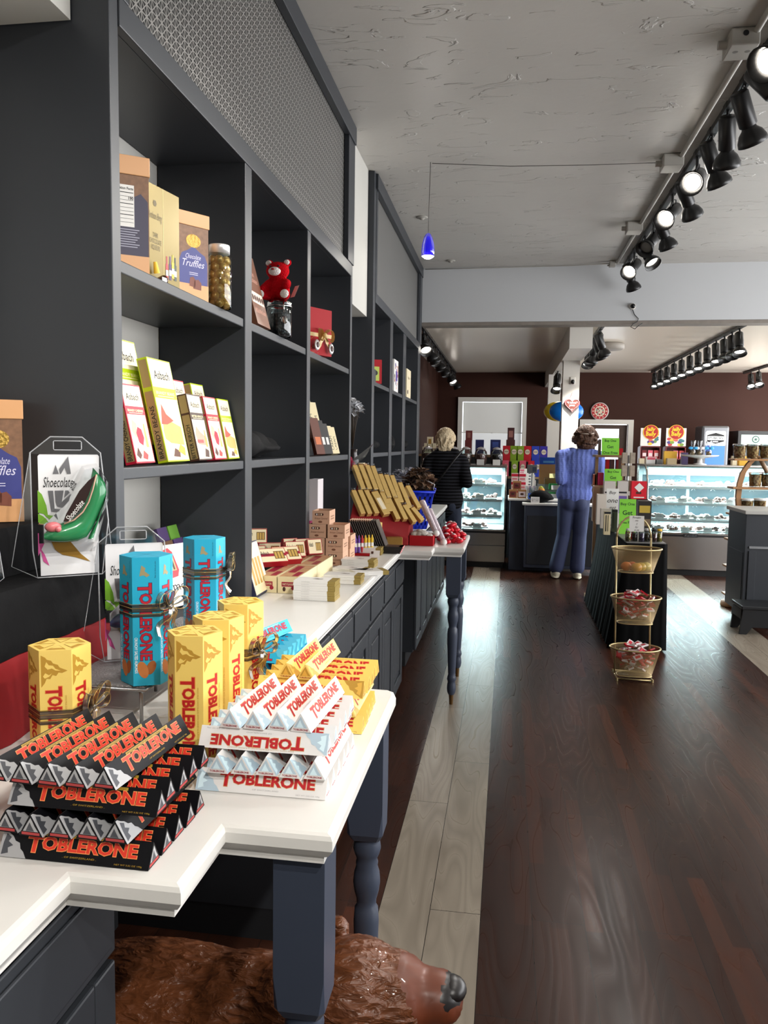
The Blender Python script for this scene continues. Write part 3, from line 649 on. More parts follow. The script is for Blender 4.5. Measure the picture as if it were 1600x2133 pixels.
# ------------------------------------------------------------------ triangular chocolate bars
CZ = .921
logo_red = M('logo_red', (188, 24, 34), rough=.5)
def logo(mb, o, u, v, w, h, fill, line, s='TOBLERONE', drop=.2, off=.0003):
    o, u, v = V(o), V(u), V(v)
    m = h*.05
    for mat, bo, k, f in ((line, .06, m, off), (fill, .03, 0, off*2)):
        if mat is None: continue
        mb.text('T', mat, o-u*k-v*k, u, v, w*.135+2*k, h+2*k, f, bo)
        mb.text('OBLERONE', mat, o+u*(w*.135-k)+v*(h*drop-k), u, v, w*.865+2*k, h*(1-drop)+2*k, f, bo)
BS, BH, BL = .0366, .0317, .222
VAR = {'white': dict(base=(232, 230, 228), peak=(186, 208, 222), fill=(186, 26, 36), line=(214, 150, 96)),
       'black': dict(base=(13, 13, 17), peak=(168, 168, 170), fill=(222, 54, 34), line=(240, 150, 84)),
       'yellow': dict(base=(240, 208, 110), peak=(186, 142, 50), fill=(186, 30, 30), line=(226, 128, 60)),
       'blue': dict(base=(34, 164, 200), peak=(84, 178, 204), fill=(178, 28, 48), line=(70, 50, 90))}
def tri_mesh(var):
    c = VAR[var]; base = M(var+'_carton', c['base'], rough=.42, spec=.2 if var == 'black' else .5); peak = M(var+'_peak', c['peak'], rough=.5)
    fill = M(var+'_logo', c['fill'], rough=.5); line = M(var+'_logo_edge', c['line'], rough=.5)
    b = MB(); hl, hs = BL/2, BS/2
    vs = [(-hl, -hs, 0), (-hl, hs, 0), (-hl, 0, BH), (hl, -hs, 0), (hl, hs, 0), (hl, 0, BH)]
    b.add(vs, [(0, 2, 1), (3, 4, 5), (0, 1, 4, 3), (0, 3, 5, 2), (1, 2, 5, 4)], base)
    vf = V((0, hs, BH)).normalized(); vb = V((0, -hs, BH)).normalized(); Lh = BS
    rnd = random.Random(3)
    mt = [(0, 0), (.042, 0), (.036, .009), (.031, .013), (.028, .021), (.021, .0235), (.016, .03), (.010, .0335), (.004, .0385), (0, .0385)]
    snow = [(.004, .003), (.014, .006), (.012, .013), (.019, .017), (.011, .022), (.014, .028), (.006, .033), (.004, .02)]
    dark2 = M('black_shadow_peak', (70, 72, 78)) if var == 'black' else M(var+'_peak_light', tuple(min(255, int(k*1.12+14)) for k in c['peak']))  # second tone of the printed mountain, darker on black, paler elsewhere
    for o, u, v, flip in (((-hl, -hs, 0), X, vf, 0), ((hl, hs, 0), NX, vb, 1)):
        o = V(o)
        if flip:        # the other side is printed the other way up
            o2 = o+u*BL+v*Lh; u2, v2 = -u, -v
        else: o2, u2, v2 = o, u, v
        sq = lambda pts: [(p[0], p[1]*.91) for p in pts]
        b.poly(sq(mt), o2, u2, v2, peak, .0002); b.poly(sq(snow), o2, u2, v2, dark2, .0004)
        logo(b, o2+u2*.040+v2*.0092, u2, v2, .162, .0215, fill, line)
        sub = {'white': ('SWISS WHITE CHOCOLATE WITH HONEY & ALMOND NOUGAT', (190, 160, 110)), 'black': ('SWISS DARK CHOCOLATE WITH HONEY & ALMOND NOUGAT', (40, 34, 20)), 'yellow': ('SWISS MILK CHOCOLATE WITH HONEY & ALMOND NOUGAT', (196, 150, 60)), 'blue': ('CRUNCHY SALTED ALMONDS', (235, 245, 250))}[var]
        if var == 'black': b.quad(o2+u2*.054+v2*.0313, u2, v2, .12, .0040, M('gold_band', (176, 140, 40), rough=.4), .0002)
        b.text(sub[0], M(var+'_small', sub[1]), o2+u2*.056+v2*.0318, u2, v2, .115, .0025, .0004)
        b.text('. OF SWITZERLAND .', M(var+'_of', {'black': (176, 140, 40), 'white': (170, 170, 170), 'yellow': (170, 120, 40), 'blue': (20, 80, 110)}[var]), o2+u2*.095+v2*.006, u2, v2, .05, .0022, .0004)
        b.text('NET WT 3.52 OZ 100g', M(var+'_of'), o2+u2*.172+v2*.0025, u2, v2, .04, .0025, .0004)
    end_t = M(var+'_end_line', {'black': (176, 60, 60), 'white': (150, 30, 44), 'yellow': (150, 50, 30), 'blue': (30, 90, 120)}[var])
    for sx in (-1, 1):
        o = V((sx*hl, sx*-hs, 0)); u = Y*sx
        b.poly([(.0065, .007), (.030, .007), (.0245, .015), (.022, .0205), (.0187, .0265), (.016, .0225), (.0125, .017)], o, u, Z, peak, .0002)
        b.poly([(.011, .0075), (.024, .0075), (.0195, .0155), (.0175, .0205), (.0145, .0145)], o, u, Z, dark2, .0004)
        if var == 'black': b.quad(o+u*.0045+Z*.002, u, Z, .0275, .0038, end_t, .0002)
        else: b.text('TOBLERONE', end_t, o+u*.0055+Z*.002, u, Z, .0255, .0034, .0003, .03)
    return b.mesh('chocolate_bar')
TM = {k: tri_mesh(k) for k in VAR}
def bar(var, x, y, z, rz, label, group):
    o = bpy.data.objects.new('chocolate_bar', TM[var]); COL.objects.link(o); o.location = (x, y, z); o.rotation_euler = (0, 0, rz)
    return tag(o, label, 'chocolate bar', group)
P_ = .0408; DZ = .0322
LAY = ['bottom layer', 'second layer', 'third layer', 'top layer']
def stack(var, x0, y0, nx, ny, L1=0, jit=.012, spec=None, tilt=(0, 0, 0, 0), shift=((0, 0), (0, 0), (0, 0), (0, 0)), ntop=None, flip3=True):
    g = f'{var} chocolate bars in the crossed stack'
    rnd = random.Random(hash(var) % 97 if False else len(var))
    for l in range(4):
        z = CZ+l*DZ; dx, dy = shift[l]; cross = l % 2
        cnt = (ntop if (l == 3 and ntop) else nx) if cross else ny
        for i in range(cnt):
            j = rnd.uniform(-jit, jit)*.25
            if not cross:
                bar(var, x0+BL/2+dx+j, y0+BS/2+i*P_+dy, z, (PI if (l == 2 and flip3 and i == 0) else 0)+tilt[l], f'{var} triangular bar lying crosswise, {nth(i, cnt, "front", "rear")}, {LAY[l]} of the {var} stack', g)
            else:
                bar(var, x0+dx+BS/2+i*P_, y0+dy+BL/2+j, z, PI/2+tilt[l], f'{var} triangular bar pointing away, {nth(i, cnt, "left", "right")}, {LAY[l]} of the {var} stack', g)
stack('white', -.500, 1.213, 5, 6, shift=((0, 0), (.022, .0), (0, .022), (.036, .036)), ntop=4, tilt=(0, 0, 0, -.05))
stack('black', -.686, .962, 5, 5, shift=((0, 0), (-.004, .004), (0, .022), (-.027, .024)), tilt=(0, -.04, 0, -.075), ntop=5, flip3=False)
stack('yellow', -.496, 1.512, 5, 5, shift=((0, 0), (.01, .004), (0, .022), (.046, .028)), ntop=2, tilt=(0, 0, 0, -.04))
# blue stack: two layers and one on top
gb = 'blue chocolate bars in the low stack'
for i in range(5): bar('blue', -.72+i*P_, 1.86+BL/2, CZ, PI/2, f'blue triangular bar pointing away, {nth(i, 5, "left", "right")}, bottom of the blue stack', gb)
for i in range(5): bar('blue', -.635, 1.878+i*P_, CZ+DZ, PI, f'blue triangular bar lying crosswise, {nth(i, 5, "front", "rear")}, upper layer of the blue stack', gb)
bar('blue', -.612, 1.965, CZ+2*DZ, PI/2-.25, 'single blue triangular chocolate bar lying on top of the blue stack', gb)

# ------------------------------------------------------------------ six-sided bundles
ribbon_m = glassy('ribbon_gauze', (196, 184, 168), .35, .3); rib_dark = M('ribbon_edge_dark', (40, 34, 30), rough=.4); rib_gold = M('ribbon_edge_gold', (190, 160, 96), rough=.3, metal=.7)
def hex_pack(var, x, y, z, rz, H, label, ribbon=None, rad=.0505):
    c = VAR[var]; base = M(var+'_carton', c['base']); fill = M(var+'_logo'); line = M(var+'_logo_edge'); peak = M(var+'_peak')
    t = thing('chocolate_bundle', label, 'chocolate pack', (x, y, z), rz, 'six-sided chocolate bundles')
    b = MB(); hx = [(rad*math.cos(k*PI/3), rad*math.sin(k*PI/3)) for k in range(6)]
    b.prism(hx, 0, H, base)
    gold = M(var+'_crease', tuple(int(k*.8) for k in c['base']))
    for k in range(6):
        if var == 'yellow':
            a0, a1 = k*PI/3, (k+1)*PI/3; am = (a0+a1)/2; r1 = rad*.82
            b.poly([(r1*math.cos(a0+.13), r1*math.sin(a0+.13)), (r1*math.cos(a1-.13), r1*math.sin(a1-.13)), (rad*.16*math.cos(am), rad*.16*math.sin(am))], (0, 0, H), X, Y, peak, .0003)
            r1 = rad*.62
            b.poly([(r1*math.cos(a0+.2), r1*math.sin(a0+.2)), (r1*math.cos(a1-.2), r1*math.sin(a1-.2)), (rad*.2*math.cos(am), rad*.2*math.sin(am))], (0, 0, H), X, Y, base, .0005)
        else: b.poly([(0, -.0006), (rad*.98, -.0006), (rad*.98, .0006), (0, .0006)], (0, 0, H), V((math.cos(k*PI/3), math.sin(k*PI/3), 0)), V((-math.sin(k*PI/3), math.cos(k*PI/3), 0)), gold, .0003)
        a = k*PI/3+PI/6; nn = V((math.cos(a), math.sin(a), 0)); ap = rad*math.cos(PI/6); tv = nn.cross(NZ); w = rad
        o = nn*ap+Z*H-tv*(w/2)      # text runs down the face: u = -Z, v = tv
        if var == 'yellow':
            m1 = [(.008, .003), (.012, .010), (.016, .013), (.018, .020), (.023, .023), (.026, .031), (.031, .034), (.037, .047), (.041, .038), (.040, .032), (.046, .028), (.044, .022), (.051, .018), (.050, .012), (.058, .009), (.066, .003)]
            b.poly(m1, o, NZ, tv, peak, .0003)
            b.poly([(.020, .012), (.026, .016), (.027, .023), (.033, .027), (.037, .036), (.036, .027), (.032, .021), (.034, .014), (.028, .009)], o, NZ, tv, base, .0005).poly([(.040, .010), (.044, .016), (.041, .021), (.047, .016), (.050, .009), (.046, .006)], o, NZ, tv, base, .0005)
            logo(b, o+NZ*(H*.32)+tv*.010, NZ, tv, H*.64, w*.5, fill, line, drop=.12)
            b.text('SWISS MILK CHOCOLATE WITH HONEY & ALMOND NOUGAT', M('yellow_small'), o+NZ*(H*.40)+tv*(w*.78), NZ, tv, H*.5, .003, .0004)
        else:
            b.poly([(.016, .018), (.022, .026), (.028, .024), (.036, .034), (.040, .028), (.036, .022), (.038, .014)], o, NZ, tv, M('tan_peak', (150, 140, 104)), .0003)
            b.text('NET WT 8.46 OZ 240g', M('blue_of'), o+NZ*.008+tv*(w*.82), NZ, tv, .034, .003, .0004)
            logo(b, o+NZ*(H*.2)+tv*.011, NZ, tv, H*.60, w*.5, fill, line, drop=.12)
            b.text('CRUNCHY SALTED ALMONDS', M('blue_small'), o+NZ*(H*.62)+tv*(w*.06), NZ, tv, H*.28, .006, .0004, .01)
            nut = M('almond_print', (186, 116, 62), rough=.5, noise=.2, nscale=60)
            b.disc(o+NZ*(H*.875)+tv*(w*.36), (NZ+tv*.3).normalized(), (tv-NZ*.3).normalized(), .018, nut, .0005, 16, .010)
            b.disc(o+NZ*(H*.86)+tv*(w*.66), (NZ-tv*.4).normalized(), (tv+NZ*.4).normalized(), .015, M('almond_print_dark', (150, 88, 44)), .0004, 16, .009)
    b.build('carton', t, bevel=.0008, seg=1)
    if ribbon:
        hr, ang, size = ribbon; rb = MB()
        def hexloop(r, zz): return [(r*math.cos(k*PI/3), r*math.sin(k*PI/3), zz) for k in range(7)]
        for zz, mm in ((hr, rib_dark), (hr-.013, rib_dark), (hr+.002, rib_gold), (hr-.006, rib_gold), (hr-.018, rib_gold), (hr-.022, rib_dark)): rb.path(hexloop(rad+.0018, zz)[:6], .0006, mm, 5, True)
        for zz, hh in ((hr-.013, .013), (hr-.024, .007)):
            lo, hi = hexloop(rad+.0014, zz)[:6], hexloop(rad+.0014, zz+hh)[:6]
            rb.add(lo+hi, [(i, (i+1) % 6, 6+(i+1) % 6, 6+i) for i in range(6)], ribbon_m)
        rb.build('ribbon', t)
        K = V((math.cos(ang)*rad*1.02, math.sin(ang)*rad*1.02, hr-.006)); nn = V((math.cos(ang), math.sin(ang), 0)); tv = V((-math.sin(ang), math.cos(ang), 0)); bo = MB()
        def band(pts, side, w):
            bo.strip(pts, side, w, ribbon_m); sd = V(side).normalized()*w/2
            bo.path([V(p)+sd for p in pts], .00055, rib_gold, 5); bo.path([V(p)-sd for p in pts], .00055, rib_dark, 5)
        for d, L_, wd in ((tv*.8+Z*.6, size*1.0, .016), (tv*-.85+Z*.5, size*.95, .016), (tv*.95+Z*.15, size*.8, .014), (tv*-.3+Z*.95, size*.7, .014)):
            d = d.normalized(); e = nn.cross(d)
            band([K+d*(L_*math.sin(PI*s/12))+e*(wd*math.sin(2*PI*s/12))+nn*(.012*math.sin(PI*s/12)+.003) for s in range(13)], nn+e*.25, .011)
        for d, L_ in ((tv*.5-Z, size*1.3), (tv*-.6-Z*.9, size*1.25), (tv*.05-Z, size*1.1)):
            d = d.normalized(); e = nn.cross(d)
            band([K+d*(L_*s/8)+nn*(.006+.006*math.sin(s*.9))+e*(.004*math.sin(s*.8)) for s in range(9)], e+nn*.3, .010)
        bo.ell(tuple(K+nn*.006), .007, ribbon_m, 8, 6); bo.build('bow', t)
    return t
hex_pack('yellow', -.556, 1.355, CZ, R(8), .233, 'tall yellow six-sided chocolate bundle, front one of the three behind the white stack')
hex_pack('yellow', -.560, 1.485, CZ, R(14), .233, 'tall yellow six-sided chocolate bundle, middle one of the three behind the white stack')
hex_pack('yellow', -.566, 1.635, CZ, R(6), .233, 'tall yellow six-sided bundle with a bow, rear one of three behind the white stack', (.135, R(-28), .05))
hex_pack('yellow', -.800, 1.315, CZ, R(22), .205, 'squat yellow six-sided chocolate bundle with a gold-edged bow before the red cloth', (.095, R(-18), .055), .054)
WZ = 1.004
hex_pack('blue', -.728, 1.520, WZ, R(24), .262, 'tall turquoise six-sided chocolate bundle with a bow on the wire riser, before the shoe pack', (.165, R(-40), .052), .0525)
hex_pack('blue', -.755, 1.905, WZ, R(24), .252, 'tall turquoise six-sided chocolate bundle with a bow at the back beside the shelf upright', (.175, R(-8), .055), .0525)

# wire mesh riser
t = thing('wire_riser', 'grey mesh-topped wire riser on thin legs under the turquoise bundles', 'riser', (0, 0, 0))
mesh_m = M('wire_mesh_grey', (142, 140, 140), rough=.5, metal=.3, bump=.6, bscale=220)
wire_m = M('riser_wire', (150, 150, 152), rough=.3, metal=.8)
b = MB().box(-.902, -.715, 1.475, 2.10, WZ-.008, WZ-.0015, mesh_m); b.build('mesh_top', t, bevel=.004)
lp = [(-.905, 1.47, WZ-.008), (-.711, 1.47, WZ-.008), (-.711, 2.105, WZ-.008), (-.905, 2.105, WZ-.008)]
MB().path(lp, .004, wire_m, 8, True).build('rim', t)
for x, y in ((-.725, 1.484), (-.79, 1.69), (-.89, 1.49), (-.725, 2.09), (-.89, 2.09)): MB().path([(x, y, CZ), (x, y, CZ+.05), (x, y, WZ-.02), (x-.005, y+.004, WZ-.010)], .004, wire_m, 8).build('leg', t)

# draped red and black display blocks against the shelving side
def drape(name, x0, x1, y0, y1, z0, z1, m, label, amp=.006, flare=.02):
    b = MB(); per = []
    n = 26
    for i in range(n+1): per.append((x1, y0+(y1-y0)*i/n, 1, 0))
    for i in range(1, n//2+1): per.insert(0, (x1-(x1-x0)*i/(n//2), y0, 0, -1))
    rows = [(0, z1), (.004, z1-.004), (.007, z1-.012)]+[(flare*(k/6)**1.3+.008, z1-(z1-z0)*k/6) for k in range(1, 7)]
    vs = []
    for r, (d, z) in enumerate(rows):
        for i, (x, y, nx_, ny_) in enumerate(per):
            wv = amp*math.sin(i*1.9)*max(0, (r-2)/6)
            vs.append((x+(d+wv)*nx_, y+(d+wv)*ny_, z))
    k = len(per)
    b.add(vs, [(r*k+i, (r+1)*k+i, (r+1)*k+i+1, r*k+i+1) for r in range(len(rows)-1) for i in range(k-1)], m, True)
    b.add([(x0, y0, z1), (x1, y0, z1), (x1, y1, z1), (x0, y1, z1)], [(0, 1, 2, 3)], m)
    b.add([(x0, y0, z0), (x0, y1, z0), (x0, y1, z1), (x0, y0, z1)], [(0, 1, 2, 3)], m).add([(x0, y1, z0), (x1, y1, z0), (x1, y1, z1), (x0, y1, z1)], [(0, 1, 2, 3)], m)
    return tag(b.build(name), label, 'display cloth')
drape('draped_riser', -1.225, -.938, .85, 1.745, CZ, 1.075, red_velvet, 'low display block draped in dark red cloth behind the yellow bundle', .004, .012)
drape('draped_riser', -1.225, -.965, .85, 1.745, 1.0765, 1.200, black_cloth, 'display block draped in black cloth on top of the red cloth', .003, .02)
drape('draped_riser', -1.225, -1.075, .85, 1.745, 1.2015, 1.305, black_cloth, 'small upper step of black cloth under the copper gift box', .002, .008)

# ------------------------------------------------------------------ shoe-shaped chocolate in clear packs
def shoe_pack(loc, rz, shoe_col, bow_col, label, tilt=0):
    t = thing('shoe_chocolate_pack', label, 'chocolate pack', loc, rz, 'clear packs holding a chocolate shoe')
    k = .00030
    def C(zx, zy, d=0): return V(((zx-470)*k, d, (1400-zy)*k))
    f = lambda pts: [((x-470)*k, (1400-y)*k) for x, y in pts]
    b = MB()
    card = M('marble_card', (226, 226, 228), rough=.45, noise=.05, nscale=25)
    b.ext(f([(272, 1385), (665, 1385), (682, 530), (672, 517), (280, 517), (268, 530)]), (0, 0, 0), X, Z, -.0012, card)
    o = V((0, -.0001, 0)); grey = M('grey_motif', (104, 104, 108))
    for pts, mm in (([(365, 655), (385, 590), (405, 655)], grey), ([(408, 620), (470, 530), (486, 655), (460, 655), (445, 610), (420, 655), (412, 655)], grey),
                    ([(330, 775), (365, 775), (372, 900), (395, 985), (350, 930)], grey), ([(375, 775), (435, 775), (420, 870), (400, 930), (380, 860)], grey), ([(445, 775), (488, 775), (470, 850), (425, 900)], grey),
                    ([(262, 770), (290, 800), (318, 880), (332, 985), (300, 940), (262, 930)], M('leaf_green', (112, 168, 40))), ([(262, 935), (300, 960), (330, 1000), (262, 1000)], M('leaf_green')),
                    ([(258, 1075), (285, 1100), (300, 1150), (258, 1240)], M('leaf_pink', (206, 84, 150))), ([(270, 1180), (300, 1230), (330, 1315), (290, 1280)], M('leaf_pink')),
                    ([(345, 1140), (470, 1140), (545, 1240), (610, 1300), (500, 1260), (420, 1240), (370, 1200)], M('leaf_ochre', (150, 112, 34)))):
        b.poly(f(pts), o, X, Z, mm, .0013)
    b.text('Shoecolate', ink, C(300, 750, -.0016), X, Z, 200*k, 72*k, .0, .0, .25)
    b.build('backing_card', t)
    sh = MB(); gm = M('shoe_'+'_'.join(str(v) for v in shoe_col), shoe_col, rough=.22, coat=.4, noise=.08, nscale=30); inn = M('shoe_lining', (44, 30, 28), rough=.25)
    secs = [((283, 1112), (288, 1078), .006), ((320, 1128), (318, 1040), .017), ((380, 1138), (375, 1010), .021), ((440, 1140), (430, 992), .021), ((510, 1135), (488, 970), .020), ((570, 1112), (528, 935), .019), ((612, 1050), (558, 868), .018), ((655, 960), (588, 772), .018), ((692, 880), (607, 692), .018), ((716, 790), (620, 630), .015), ((706, 720), (622, 606), .008)]
    n = 14; vs = []
    for lo, hi, hw in secs:
        a, c = C(*lo, -.026), C(*hi, -.026); mid = (a+c)/2; e = (c-a)/2
        for i in range(n):
            an = 2*PI*i/n; vs.append(mid+e*math.cos(an)+NY*(hw*math.sin(an)))
    sh.add(vs, [(r*n+i, r*n+(i+1) % n, (r+1)*n+(i+1) % n, (r+1)*n+i) for r in range(len(secs)-1) for i in range(n)]+[tuple(range(n)), tuple(reversed(range((len(secs)-1)*n, len(secs)*n)))], gm, True)
    hs_ = [((640, 1000), (712, 800), .017), ((622, 1030), (694, 880), .0165), ((606, 1065), (664, 970), .014), ((592, 1095), (640, 1045), .012), ((580, 1122), (618, 1118), .010)]; vs = []
    for lo, hi, hw in hs_:
        a, c = C(*lo, -.026), C(*hi, -.026); mid = (a+c)/2; e = (c-a)/2
        vs += [mid+e*math.cos(2*PI*i/n)+NY*(hw*math.sin(2*PI*i/n)) for i in range(n)]
    sh.add(vs, [(r*n+i, (r+1)*n+i, (r+1)*n+(i+1) % n, r*n+(i+1) % n) for r in range(4) for i in range(n)]+[tuple(range(4*n, 5*n))], gm, True)
    sh.build('shoe', t)
    op = MB(); op.ext(f([(634, 655), (612, 712), (580, 800), (548, 868), (505, 925), (440, 985), (410, 985), (430, 930), (470, 860), (520, 770), (580, 700)]), (0, -.0455, 0), X, Z, .002, inn)
    op.path([C(636, 655, -.0475), C(610, 760, -.048), C(580, 850, -.048), C(540, 920, -.048), C(480, 975, -.048), C(415, 1000, -.0475)], .0016, M('lining_edge', (190, 150, 130)), 6)
    op.text('Shoecolate', white_card, C(452, 985, -.0478), (X*.62+Z*.78).normalized(), (Z*.62-X*.78).normalized(), 165*k, 40*k, 0, 0, .3); op.build('shoe_lining', t)
    if bow_col: MB().ell(tuple(C(345, 1022, -.040)), (.017, .009, .011), M('shoe_bow', bow_col, rough=.3), 10, 7).ell(tuple(C(375, 1035, -.046)), (.007, .006, .007), M('shoe_bow'), 8, 6).build('shoe_bow', t)
    p = MB()
    fr = [(218, 505), (352, 392), (565, 392), (690, 505), (738, 1000), (690, 1395), (250, 1395), (222, 1200)]
    hole = [(365, 420), (565, 420), (565, 485), (365, 485)]
    ff = [C(x, y, -.004) for x, y in fr]
    # sheet with a handle slot: built as panels round the slot
    q = lambda *pp: p.add([C(x, y, -.004) for x, y in pp], [tuple(range(len(pp)))], plastic)
    q((218, 505), (352, 392), (365, 420), (365, 485), (230, 512)); q((352, 392), (565, 392), (565, 420), (365, 420)); q((565, 392), (690, 505), (565, 485), (565, 420)); q((218, 512), (365, 485), (565, 485), (690, 505), (690, 515), (218, 515))
    tr = plastic
    p.add([C(218, 505, -.004), C(222, 1200, -.004), C(250, 1395, -.004), C(95, 1330, .05)], [(0, 3, 2, 1)], tr)
    p.add([C(690, 505, -.004), C(690, 1395, -.004), C(800, 1345, .05)], [(0, 1, 2)], tr)
    # blister over the shoe
    bl = [(262, 1150), (262, 1010), (420, 860), (560, 600), (660, 580), (725, 700), (725, 830), (640, 1150)]
    bf = [C(x, y, -.003) for x, y in bl]; cx = sum((v for v in bf), V())/len(bf); bk = [cx+(v-cx)*.93+NY*.050 for v in bf]; nb = len(bl)
    p.add(bf+bk, [(i, (i+1) % nb, nb+(i+1) % nb, nb+i) for i in range(nb)], plastic)
    edge = M('plastic_edge', (196, 198, 202), rough=.1, spec=.8, alpha=.55)
    p.path(ff, .0016, edge, 5, True); p.path([C(x, y, -.004) for x, y in [(372, 425), (378, 420), (552, 420), (560, 427), (560, 478), (552, 485), (378, 485), (372, 478)]], .0012, edge, 5, True)
    p.path([C(218, 505, -.004), C(95, 1330, .05), C(250, 1395, -.004)], .001, edge, 5); p.path([C(690, 505, -.004), C(800, 1345, .05), C(690, 1395, -.004)], .001, edge, 5)
    p.build('plastic_shell', t)
    return t
shoe_pack((-.935, 1.585, 1.2015), R(38), (44, 124, 76), (206, 112, 116), 'clear pack with a green chocolate high heel on the black cloth')
shoe_pack((-.822, 1.655, WZ), R(32), (40, 46, 84), None, 'clear pack with a dark blue chocolate high heel on the wire riser')
shoe_pack((-1.045, 1.345, 1.2015), R(38), (120, 40, 60), None, 'clear shoe pack mostly cut off by the left edge of the photo')

# ------------------------------------------------------------------ copper truffle boxes and shelf goods
def truffle_box(x, y, z, rz, w, d, h, label, back=False):
    t = thing('truffle_box', label, 'gift box', (x, y, z), rz, 'copper gift boxes of truffles')
    b = MB().box(-w/2, w/2, 0, d, 0, h*.86, copper)
    o = V((-w/2, 0, 0))
    b.quad(o+Z*h*.19, X, Z, w, h*.67, copper_lace, .0002)
    if back:
        b.quad(o+Z*h*.19, X, Z, w*.98, h*.38, truffle_dark, .0004)
        b.poly([(w*.05, h*.57), (w*.98, h*.57), (w*.97, h*.64), (w*.8, h*.7), (w*.6, h*.66), (w*.3, h*.7)], o, X, Z, truffle_dark, .0004)
        b.quad(o+X*w*.12+Z*h*.42, X, Z, w*.52, h*.34, white_card, .0008)
        b.text('Nutrition Facts', ink, o+X*w*.14+Z*h*.72, X, Z, w*.48, h*.022, .001, .02)
        for i in range(9): b.quad(o+X*w*.14+Z*(h*(.695-.03*i)), X, Z, w*.48, h*(.006 if i % 3 == 0 else .003), ink, .001)
        b.text('190', ink, o+X*w*.5+Z*h*.64, X, Z, w*.12, h*.025, .001, .03)
        for i in range(8): b.quad(o+X*w*.14+Z*(h*(.395-.02*i)), X, Z, w*(.62-.05*(i % 3)), h*.007, M('print_grey', (160, 160, 176)), .0006)
    else:
        b.poly([(w*.04, h*.19), (w*.96, h*.19), (w*.96, h*.45), (w*.88, h*.53), (w*.72, h*.56), (w*.5, h*.62), (w*.28, h*.56), (w*.12, h*.53), (w*.04, h*.45)], o, X, Z, truffle_blue, .0004)
        b.disc(o+X*w*.5+Z*h*.68, X, Z, w*.24, M('gold_seal', (166, 134, 60), rough=.35, metal=.5, bump=.5, bscale=120), .0008, 22, h*.075)
        pale = M('pale_script', (206, 204, 226))
        b.text('Chocolate', pale, o+X*w*.24+Z*h*.475, X, Z, w*.5, h*.055, .0008, 0, .35); b.text('Truffles', pale, o+X*w*.14+Z*h*.385, X, Z, w*.72, h*.08, .0008, 0, .35)
        for i in range(2): b.quad(o+X*w*.36+Z*h*(.315-.02*i), X, Z, w*.28, h*.006, pale, .0008)
        for cx_, cz_, r_ in ((.46, .215, .10), (.62, .19, .13)):
            b.poly([(w*(cx_-r_), h*(cz_-.05)), (w*(cx_+r_), h*(cz_-.06)), (w*(cx_+r_*1.05), h*(cz_+.02)), (w*(cx_+r_*.3), h*(cz_+.06)), (w*(cx_-r_*.8), h*(cz_+.045))], o, X, Z, M('truffle_print', (116, 64, 48)), .0008)
    b.build('box', t)
    MB().box(-w/2-.003, w/2+.003, -.003, d+.003, h*.845, h, copper).build('lid', t, bevel=.0015)
    return t
SH1, SH2 = 1.9265, 1.4335
truffle_box(-1.003, 2.015, SH1, R(35), .105, .09, .315, 'copper gift box with a nutrition label on its back, leftmost on the top shelf', True)
truffle_box(-.962, 2.352, SH1, R(56), .108, .09, .262, 'copper gift box with a purple chocolate truffles front on the top shelf')
truffle_box(-1.150, 1.655, 1.307, R(35), .105, .09, .28, 'copper truffle gift box cut off by the left edge of the photo')
# gold liqueur box
t = thing('liqueur_box', 'tall gold box of chocolate liqueur bottles between the two copper boxes', 'gift box', (-.990, 2.20, SH1), R(80))
gold_card = M('gold_card', (122, 106, 54), rough=.3, metal=.35)
b = MB().box(-.08, .08, 0, .05, 0, .285, gold_card)
o = V((-.08, 0, 0)); b.quad(o+X*.079, X, Z, .0015, .285, M('gold_highlight', (214, 196, 130), rough=.3), .0004)
dg = M('dark_gold_ink', (84, 70, 30))
b.text('Anthon Berg', dg, o+X*.008+Z*.185, X, Z, .066, .026, .0006, 0, .3); b.text('DARK\nCHOCOLATE\nLIQUEURS', dg, o+X*.014+Z*.105, X, Z, .056, .05, .0006)
b.disc(o+X*.04+Z*.235, X, Z, .009, dg, .0006, 6)
for i, (px, pz, col) in enumerate(((.096, .065, (170, 40, 50)), (.112, .068, (60, 40, 90)), (.126, .075, (190, 170, 50)), (.138, .07, (40, 56, 50)))):
    mm = M('bottle_print_%s' % 'abcd'[i], col); b.quad(o+X*(px-.006)+Z*(pz-.03), X, Z, .012, .045, mm, .0006+.0001*i); b.quad(o+X*(px-.003)+Z*(pz+.015), X, Z, .006, .022, mm, .0006); b.quad(o+X*(px-.006)+Z*(pz-.018), X, Z, .012, .016, white_card, .0012)
b.build('box', t)
b = MB(); b.tube((-.062, -.022, .012), (-.03, -.022, .026), .012, .013, M('dark_bottle', (50, 26, 18), rough=.2), 12); b.tube((-.03, -.022, .026), (-.018, -.022, .031), .008, .005, M('dark_bottle'), 10); b.quad((-.058, -.0345, .008), X, Z, .022, .02, white_card)
b.tube((-.058, -.012, .07), (-.05, -.012, .04), .005, .009, M('yellow_bottle', (206, 180, 60), rough=.3), 10); b.build('bottle', t)
